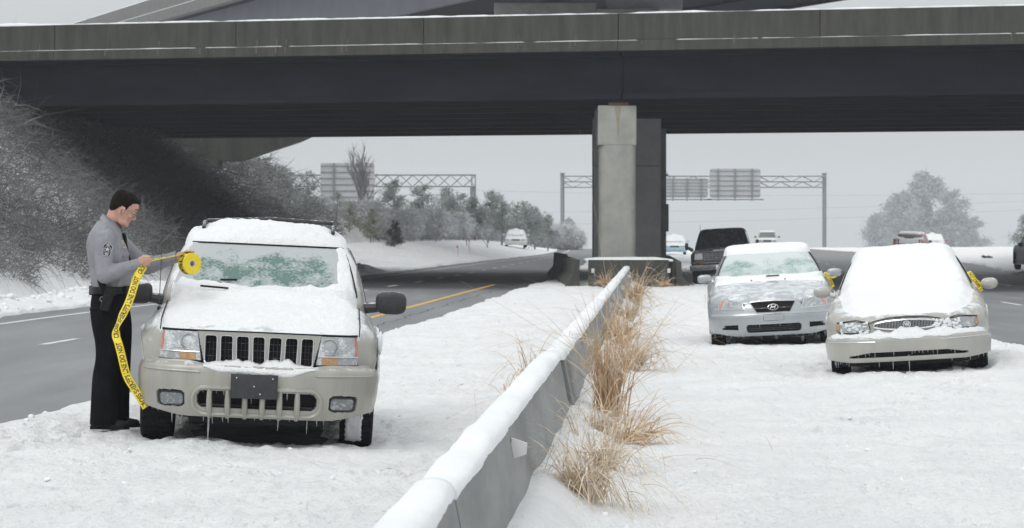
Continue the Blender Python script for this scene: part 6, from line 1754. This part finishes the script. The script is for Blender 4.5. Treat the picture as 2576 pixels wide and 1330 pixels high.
h = hit(0, 0, (-1, 0, 0), (1, -.09, 1.335)); b_ = MB(); b_.box(h + Vector((-.004, 0, 0)), (.02, .10, .035), Matrix.Rotation(R(-24), 3, 'Z'), bev=.008); b_.build('pocket_flap', MT['shirt'], shirt)
for S_ in (SHO_N, SHO_F):
    b_ = MB(); s_ = -1 if S_.y < 0 else 1
    b_.slab(np.array([[np.array(hit(0, 0, (0, 0, -1), (x, s_ * y, 2)) + Vector((0, 0, .005))) for x in (-.085, -.06, -.035)] for y in np.linspace(.105, .205, 6)]), (0, 0, -.006)); b_.build('epaulette', MT['shirt'], shirt)
for W_, E_ in ((WRI_N, ELB_N), (WRI_F, ELB_F)):
    d = (W_ - E_).normalized(); b_ = MB(); b_.tube([W_ - d * .055, W_ - d * .02, W_ + d * .012], [.0465, .0455, .0445], n=18, caps=False); b_.build('cuff', MT['shirt'], shirt)
# trousers
tr = MB()
tr.add(*E([(-.02, 0, 1.055, .155, .140), (-.022, 0, 1.0, .168, .148), (-.028, 0, .93, .172, .146), (-.025, 0, .86, .150, .125)], 22))
tr.add(*E([(-.028, -.085, .93, .088, .142), (-.030, -.098, .80, .092, .124), (-.022, -.105, .66, .088, .104), (-.026, -.108, .54, .083, .096), (-.045, -.110, .40, .084, .100), (-.052, -.112, .22, .088, .104), (-.056, -.114, .06, .094, .108), (-.056, -.114, .035, .094, .108)], 18))
tr.add(*E([(.0, .085, .93, .085, .115), (.018, .10, .80, .088, .112), (.028, .105, .66, .083, .100), (.030, .108, .54, .080, .092), (.020, .112, .40, .082, .096), (.012, .115, .22, .086, .098), (.008, .118, .07, .09, .10), (.008, .118, .04, .09, .10)], 18))
for a, b_, r_ in (((-.10, -.16, .60), (.03, -.19, .56), .014), ((-.11, -.15, .52), (.02, -.19, .49), .013), ((.02, -.175, .85), (.10, -.10, .80), .015), ((-.13, -.16, .16), (.02, -.195, .12), .013)):
    a = Vector(a); b_ = Vector(b_); tr.tube([a, (a + b_) / 2, b_], [r_ * .5, r_, r_ * .5], n=8)
link_mesh('trousers', remesh(tr, .008, 3), MT['trousers'], person)
def shoe(x0, x1, y, z, yaw):
    m = MB(); G = []
    for t, w_, h_ in ((0, .028, .075), (.06, .036, .085), (.25, .038, .082), (.42, .040, .078), (.60, .047, .055), (.80, .046, .042), (.94, .034, .034), (1.0, .018, .022)):
        x = x0 + (x1 - x0) * t; row = []
        for k in range(14):
            a = math.pi * 2 * k / 14; ca, sa = math.cos(a), math.sin(a)
            row.append((x, y + w_ * math.copysign(abs(ca) ** .7, ca), z + max(0, .004) + (h_ * max(0, sa) ** .8 if sa > 0 else 0)))
        G.append(row)
    m.grid(np.array(G), closed=True); m.add(G[0], [tuple(range(14))]); m.add(G[-1], [tuple(range(14))])
    sh_ = m.build('shoe', MT['leather'], person)
    s = MB(); pts = [(x0 - .004, y - .03), (x0 + .1, y - .04), (x0 + .17, y - .05), (x1 - .03, y - .046), (x1 + .006, y), (x1 - .03, y + .046), (x0 + .17, y + .05), (x0 + .1, y + .04), (x0 - .004, y + .03)]
    s.prism(pts, z - .022, z + .006); s.build('sole', MT['rubber'], sh_)
shoe(-.155, .135, -.112, .022, 0); shoe(-.11, .185, .118, .022, 0)
# belt with holster, magazine pouch and keys
b_ = MB(); el_ = [(-.017 + .153 * math.cos(t), .172 * math.sin(t)) for t in np.linspace(0, 2 * math.pi, 40, endpoint=False)]
b_.add([(x, y, z) for z in (1.035, 1.09) for x, y in el_] + [(x * 1.03 + .0005, y * 1.03, z) for z in (1.037, 1.088) for x, y in el_], [(k, (k + 1) % 40, (k + 1) % 40 + 40, k + 40) for k in range(40)] + [(k + 80, (k + 1) % 40 + 80, (k + 1) % 40 + 120, k + 120) for k in range(40)] + [(k, (k + 1) % 40, (k + 1) % 40 + 80, k + 80) for k in range(40)] + [(k + 40, (k + 1) % 40 + 40, (k + 1) % 40 + 120, k + 120) for k in range(40)])
belt = b_.build('belt', MT['leather'], person)
Hm = Matrix.Translation((-.02, -.205, 1.03)) @ Matrix.Rotation(R(14), 4, 'Y')
b_ = MB(); b_.box(Hm @ Vector((.012, 0, -.045)), (.075, .045, .155), Hm.to_3x3(), bev=.014); b_.box(Hm @ Vector((.02, 0, .035)), (.09, .05, .06), Hm.to_3x3(), bev=.012); hol = b_.build('holster', MT['leather'], belt)
b_ = MB(); b_.box(Hm @ Vector((-.052, -.002, .062)), (.050, .032, .115), Hm.to_3x3() @ Matrix.Rotation(R(-32), 3, 'Y'), bev=.010); b_.build('grip', MT['black'], hol)
b_ = MB(); b_.tube([Vector((-.06 + .016 * math.cos(t), -.19, 1.0 + .016 * math.sin(t))) for t in np.linspace(0, 6.283, 14)], .002, n=5, caps=False); b_.tube([(-.06, -.19, .984), (-.062, -.19, .93)], .004, n=5); b_.tube([(-.055, -.19, .984), (-.05, -.19, .92)], .004, n=5); b_.build('keys', MT['chrome'], belt)
for y, x in ((-.10, .115), (.06, -.17)):
    b_ = MB(); b_.box((x, y, 1.06), (.045, .06, .075), Matrix.Rotation(R(-40 if x > 0 else 20), 3, 'Z'), bev=.008); b_.build('pouch', MT['leather'], belt)

# ------------------------------------------------------------------ the roll of tape and its loose end
RX = Vector((.605, .04, 1.266)); AX = Vector((.64, -.768, 0)).normalized()
roll = empty('barrier_tape', Vector((PX, PY, PZ)) + RX)
props(roll, 'yellow roll of police line tape with a long loose end held by the deputy', 'tape')
Mr = AX.to_track_quat('Z', 'Y').to_matrix().to_4x4()
RR, RW, RI = .083, .076, .026
m = MB(); m.lathe([(RI, 0), (RR * .5, .0012), (RR - .003, 0), (RR, -.003), (RR, -RW + .003), (RR - .003, -RW), (RI, -RW)], 56, Mr); m.build('tape_roll', MT['tape'], roll)
m = MB(); m.lathe([(RI - .004, .001), (RI + .0005, .001), (RI + .0005, -RW), (RI - .004, -RW)], 30, Mr, closed=True); m.build('cardboard_core', MT['card'], roll)
V, Fs = text_mesh("SHERIFF'S LINE"); wd = V[:, 0].max()
m = MB(); vv = []
up_l = Mr.inverted().to_3x3() @ Vector((0, 0, 1)); a_up = math.atan2(up_l.y, up_l.x)
for x, y in V:
    a = a_up + 3.6 - (x / wd) * 4.6   # letters march round the rim
    vv.append(Mr @ Vector(((RR + .0012) * math.cos(a), (RR + .0012) * math.sin(a), -RW * .18 - (1 - y) * RW * .62)))
m.add(vv, Fs); m.build('lettering', MT['ink'], roll, smooth=False)['kind'] = 'stuff'

def tape_strip(path, width, parent, origin, text=None, cyc=.60, u0=0.0, name='tape_strip', cap=.66, flip=False, sub=10):
    """path: rows (point, half-width vector)"""
    C = catmull(np.array([list(p) + list(w_) for p, w_ in path], float), sub)
    P, W_ = C[:, :3], C[:, 3:]
    W_ = W_ / np.linalg.norm(W_, axis=1, keepdims=True) * width / 2
    s = np.concatenate([[0], np.cumsum(np.linalg.norm(np.diff(P, axis=0), axis=1))])
    T = np.gradient(P, axis=0); Nn = np.cross(T, W_); Nn /= np.linalg.norm(Nn, axis=1, keepdims=True) + 1e-9
    o = np.array(origin)
    G = np.stack([P + W_ * v for v in (-1, -.5, 0, .5, 1)], 1) + Nn[:, None] * (np.array([0, .002, .003, .002, 0]) * 1.0)[None, :, None] - o
    m = MB(); m.slab(G, Nn[:, None] * -.0008 + 0 * G); st_ = m.build(name, MT['tape'], parent, sharp=None)
    if text:
        V, Fs = text_mesh(text); wd = V[:, 0].max(); m = MB(); L_ = s[-1]; k = 0
        u = u0
        while u < L_:
            ln_ = cyc * .93
            keep = []
            uu_ = u + V[:, 0] / wd * ln_; vv_ = (V[:, 1] - .5) * 2 * cap
            ok = (uu_ > .004) & (uu_ < L_ - .004)
            q = np.clip(uu_, 0, L_)
            for sd in (1, -1):
                pts = np.stack([np.interp(q, s, P[:, c]) + np.interp(q, s, W_[:, c]) * vv_ + np.interp(q, s, Nn[:, c]) * ((.0045 - .003 * np.abs(vv_)) if sd > 0 else -.0022) for c in range(3)], -1) - o
                m.add(pts, [f_ for f_ in Fs if all(ok[i] for i in f_)])
            u += cyc
        m.build('lettering', MT['ink'], st_, smooth=False)['kind'] = 'stuff'
    return st_
ro = roll.location
def pp(px_, py_, y): return pix(px_, py_, PY + y)
rows_ = [(368, 1026, -0.74, -0.8, -0.5), (361, 1014, -0.73, -0.82, -0.5), (350, 997, -0.72, -0.82, -0.5), (338, 978, -0.7, -0.85, -0.48), (326, 960, -0.68, -0.9, -0.38), (318, 943, -0.66, -0.95, -0.25), (312, 922, -0.64, -0.98, -0.15), (307, 900, -0.62, -1, -0.18), (302, 880, -0.6, -1, -0.2), (297, 862, -0.58, -1, -0.15), (292, 846, -0.55, -0.95, -0.1), (293, 828, -0.53, -0.35, 0.1), (300, 810, -0.51, -0.3, 0.28), (310, 790, -0.48, -0.55, 0.25), (320, 770, -0.44, -0.75, 0.22), (328, 750, -0.4, -0.85, 0.22), (335, 728, -0.36, -0.9, 0.2), (341, 708, -0.31, -0.9, 0.2), (348, 692, -0.26, -0.7, 0.35), (357, 678, -0.2, -0.4, 0.35), (364, 668, -0.155, -0.25, 0.3)]
path = []
for px_, py_, y, wx, wz in rows_:
    tw = .55 if 800 < py_ < 835 else .18
    path.append((pp(px_, py_, y), (wx * 1.0, tw * (-1 if py_ > 840 else 1), wz)))
# width vectors: letter tops point to image left
path = [(p, (w_[0], w_[1] * .6, (.45 if p.z < .62 else .12) if False else w_[2] * (1 if True else 0))) for p, w_ in path]
tape_strip(path, .062, roll, ro, "CROSS SHERIFF'S LINE DO NOT", .60, u0=.0)
q0 = Vector((PX + .292, PY - .125, PZ + 1.292)); q1 = ro + Vector((-.05, .06, .0842)); q2 = ro + Vector((-.012, .022, .0848))
tape_strip([(q0, (.05, .7, .25)), (q0.lerp(q1, .25), (.1, .9, .22)), (q0.lerp(q1, .6) + Vector((0, 0, -.004)), (.2, .9, .14)), (q1, (.55, -.75, .0) if False else (-.55, .77, .03)), (q2, (-.62, .78, .0))], .072, roll, ro, "SHERIFF'S LINE DO NOT CROSS", .60, u0=-.2)

# knots of tape on the other two cars' mirrors
def knot(label, car, mir, side_pts):
    root = empty('tape_tag', mir); props(root, label, 'tape')
    for k, pts in enumerate(side_pts):
        tape_strip([(Vector(mir) + Vector(p), w_) for p, w_ in pts], .052 if k == 0 else .03, root, mir, "DO NOT CROSS", .3, u0=-.05, cap=.7)
p = pix(2456, 705, 33.6)
knot('yellow tape strip knotted to the right mirror of the cream sedan', crm, p, [[((-.10, -.06, .10), (.9, 0, .35)), ((-.065, -.09, .05), (.9, .1, .4)), ((-.03, -.11, -.01), (.7, .1, .35)), ((.01, -.11, -.07), (.5, .2, .3)), ((.05, -.10, -.13), (.35, .3, .2))], [((-.05, -.08, .02), (.2, .2, .8)), ((.02, -.12, -.03), (.2, .2, .8)), ((.05, -.09, -.08), (.3, .2, .6))]])
p = pix(2083, 700, 41.6)
knot('yellow tape strip tied to the right mirror of the silver sedan', sil, p, [[((-.06, -.06, .08), (.6, 0, .5)), ((-.01, -.10, .02), (.4, .1, .5)), ((.03, -.10, -.05), (.4, .1, .3)), ((.07, -.09, -.13), (.3, .2, .2))], [((-.02, -.08, .0), (.1, .2, .6)), ((.06, -.12, .01), (.1, .2, .6)), ((.11, -.10, .02), (.1, .2, .5))]])
# ------------------------------------------------------------------ sign gantries and roadside posts
def truss(parent, xa, xb, Y, zs, depth, step, r=.06, x_diag=True):
    m = MB()
    for z in zs:
        for y in (0, depth): m.tube([(xa, Y + y, z), (xb, Y + y, z)], r, n=6)
    m.build('chord', MT['galv'], parent)
    m = MB(); n = max(1, int((xb - xa) / step))
    for k in range(n):
        a = xa + (xb - xa) * k / n; b_ = xa + (xb - xa) * (k + 1) / n
        for z0_, z1_ in zip(zs, zs[1:]):
            for y in (0, depth):
                if k % 2: m.tube([(a, Y + y, z0_), (b_, Y + y, z1_)], r * .5, n=4)
                else: m.tube([(a, Y + y, z1_), (b_, Y + y, z0_)], r * .5, n=4)
                if x_diag and len(zs) == 2: m.tube([(a, Y + y, z1_ if k % 2 else z0_), (b_, Y + y, z0_ if k % 2 else z1_)], r * .5, n=4)
    m.build('lattice', MT['galv'], parent)
def gpt(px_, py_, Y): p = pix(px_, py_, Y); return p
GY = 352
g = empty('sign_gantry', (0, 0, 0)); props(g, 'long galvanised lattice gantry spanning the road behind the pier', 'gantry')
xl, xr = gpt(1415, 0, GY).x, gpt(2075, 0, GY).x
for x in (xl, xr):
    m = MB(); m.tube([(x, GY + .5, -1.5), (x, GY + .5, gpt(0, 438, GY).z)], .26, n=12); m.box((x, GY + .5, gpt(0, 437, GY).z), (.62, .9, .1)); m.build('post', MT['galv'], g)
truss(g, xl, xr, GY, [gpt(0, 472, GY).z, gpt(0, 458, GY).z, gpt(0, 444, GY).z], 1.0, 1.3, .075)
def sign(parent_label, px0, px1, py0, py1, Y, nst, name='gantry_sign', r=.35, walk=None):
    s = empty(name, (0, 0, 0)); props(s, parent_label, 'sign')
    a, b_ = gpt(px0, py1, Y), gpt(px1, py0, Y)
    m = MB(); m.prism(rrect(a.x, b_.x, a.z, b_.z, r), -Y - .04, -Y, Matrix(((1, 0, 0, 0), (0, 0, -1, 0), (0, 1, 0, 0), (0, 0, 0, 1)))); m.build('panel', MT['sign_back'], s, smooth=False)
    for k in range(6):
        z = a.z + (b_.z - a.z) * (k + .5) / 6; m = MB(); m.box(((a.x + b_.x) / 2, Y - .05, z), (b_.x - a.x - .1, .05, .10)); m.build('stiffener', MT['galv'], s)
    zb = gpt(0, walk, Y).z if walk else a.z - .1
    for k in range(nst):
        x = a.x + (b_.x - a.x) * (k + .5) / nst; m = MB(); m.box((x, Y - .14, (zb + b_.z) / 2), (.16, .14, b_.z - zb)); m.build('hanger', MT['galv'], s)
    if walk:
        m = MB(); m.box(((a.x + b_.x) / 2, Y - .1, zb + .15), (b_.x - a.x + .8, .5, .16)); m.build('walkway', MT['galv'], s)
    return s
sign('large grey sign back hung highest on the right gantry', 1785, 1913, 425, 499, GY - .8, 3, walk=506)
sign('wide low grey sign back on the gantry, right of the pier', 1640, 1781, 449, 498, GY - .8, 4, walk=506)
m = MB(); a = gpt(1668, 440, GY - .8); m.box((a.x, GY - .8, a.z), (1.2, .1, .7)); o = m.build('small_sign', MT['sign_back']); props(o, 'small grey plate on the gantry top beside the pier', 'sign')
GL = 285
g = empty('sign_gantry', (0, 0, 0)); props(g, 'shorter lattice gantry half hidden by the trees left of the pier', 'gantry')
xl, xr = gpt(560, 0, GL).x, gpt(1197, 0, GL).x
truss(g, xl, xr, GL, [gpt(0, 470, GL).z, gpt(0, 441, GL).z], .9, 1.25, .075)
for x in (gpt(1190, 0, GL).x, gpt(640, 0, GL).x):
    m = MB(); m.tube([(x, GL + .45, -1), (x, GL + .45, gpt(0, 472, GL).z)], .30, n=12); m.build('post', MT['galv'], g)
m = MB()
for x in (xr - .05, xr - .4): m.tube([(x, GL, gpt(0, 471, GL).z), (x, GL, gpt(0, 440, GL).z)], .06, n=5)
m.build('end_frame', MT['galv'], g)
sign('grey sign back on the left gantry behind the bare tree', 806, 942, 411, 505, GL - .8, 2, r=.15)
# diamond sign on two legs
DY = 290
s = empty('diamond_sign', (0, 0, 0)); props(s, 'back of a diamond road sign on two legs left of the pier', 'sign')
c = gpt(1431, 563, DY); h = .72
m = MB(); m.prism([(c.x, c.z - h), (c.x + h, c.z), (c.x, c.z + h), (c.x - h, c.z)], -DY - .02, -DY + .01, Matrix(((1, 0, 0, 0), (0, 0, -1, 0), (0, 1, 0, 0), (0, 0, 0, 1)))); m.build('panel', MT['sign_back'], s, smooth=False)
for dx in (-.33, .33):
    m = MB(); m.box((c.x + dx, DY - .06, c.z / 2 - .4), (.08, .08, c.z + 1.0)); m.build('leg', MT['galv'], s)
m = MB(); m.box((c.x, DY - .06, c.z - .55), (.75, .05, .08)); m.box((c.x, DY - .06, c.z + .35), (.75, .05, .08)); m.build('crossbar', MT['galv'], s)
# delineator posts
MT['post_white'] = M('post_white', (.62, .62, .60), (.72, .72, .70), scale=6, rough=.6)
for px_, ty, by, lab in ((1180, 596, 640, 'taller white post with red top on the left verge'), (1150, 618, 645, 'shorter white post with red top on the left verge')):
    p = on_ground(px_, by); h = (by - ty) * p.y / F
    r_ = empty('marker_post', p); props(r_, lab, 'post')
    m = MB(); m.tube([(0, 0, -.1), (0, 0, h)], .055, n=10); m.build('shaft', MT['post_white'], r_)
    m = MB(); m.tube([(0, 0, h * .72), (0, 0, h * .92)], .062, n=10); m.build('red_band', MT['red_lens'], r_)
# overhead wires, very faint
for i, (z0_, z1_, Yw) in enumerate(((5.2, 7.2, 430), (9.5, 8.0, 440), (3.0, 6.0, 425))):
    m = MB(); xs = np.linspace(-40, 95, 40); m.tube([(x, Yw, z0_ + (z1_ - z0_) * (x + 40) / 135 - 1.2 * math.sin(math.pi * (x + 40) / 135)) for x in xs], .016, n=4)
    o = m.build('power_line', MT['galv']); props(o, ('lowest' if i == 2 else 'middle' if i == 0 else 'highest') + ' faint overhead wire crossing the fog', 'wire')
# two dark slots in the snow of the right bank
for i, px_ in enumerate((2476, 2490)):
    p = on_ground(px_, 650, 60, 240); m = MB(); m.box((0, 0, .05), (.2, .3, .14), bev=.03); o = m.build('rock', MT['trim']); o.location = p; o.rotation_euler = (R(12), R(8), R(30)); props(o, ('left' if i == 0 else 'right') + ' one of two small dark stones in the snow of the right bank', 'rock')
# lumps of ploughed snow along the verges
def lumps(label, n, fx, y0_, y1_, seed, smin, smax):
    r = random.Random(seed); m = MB()
    for k in range(n):
        y = y0_ * (y1_ / y0_) ** r.random(); x = float(fx(np.array([y]))[0]) + r.gauss(0, .35); s_ = r.uniform(smin, smax)
        m.ell((x, y, gzf(x, y) + s_ * .2), (s_ * r.uniform(.8, 1.5), s_ * r.uniform(.8, 1.5), s_ * r.uniform(.5, .9)), r.uniform(1.6, 2.8), 7, 5, Matrix.Rotation(r.uniform(0, 3), 3, 'Z') @ Matrix.Rotation(r.uniform(-.5, .5), 3, 'X'))
    o = m.build('snow_lumps', MT['cap_snow'], None, sharp=None); props(o, label, kind='stuff')
lumps('crumbs of snow along the median edge of the left road', 200, lambda y: eL(y) + .35, 14, 90, 1, .008, .03)
lumps('ploughed snow lumps along the far side of the left road', 420, lambda y: fL(y) - .8, 38, 120, 2, .02, .085)
lumps('crumbs of snow scattered on the median', 140, lambda y: -2.2 + .05 * y + 2.2 * np.sin(y * 37), 14, 60, 3, .006, .022)
lumps('crumbs of snow scattered right of the barrier', 120, lambda y: 3.2 + .05 * y + 2.4 * np.sin(y * 53), 15, 70, 4, .006, .022)

# ------------------------------------------------------------------ winter haze
m = MB(); m.box((0, 520, 7.0), (1860, 1220, 34.5))
haze = m.build('haze', None, None, smooth=False)
hm_ = bpy.data.materials.new('haze'); hm_.use_nodes = True
t = hm_.node_tree; t.nodes.clear()
o_ = t.nodes.new('ShaderNodeOutputMaterial'); v_ = t.nodes.new('ShaderNodeVolumePrincipled')
v_.inputs['Color'].default_value = (.90, .94, 1.0, 1); v_.inputs['Density'].default_value = HAZE if 'HAZE' in globals() else .00042; v_.inputs['Anisotropy'].default_value = .2
t.links.new(v_.outputs[0], o_.inputs['Volume'])
haze.data.materials.append(hm_)
props(haze, 'pale winter haze filling the air', kind='stuff')
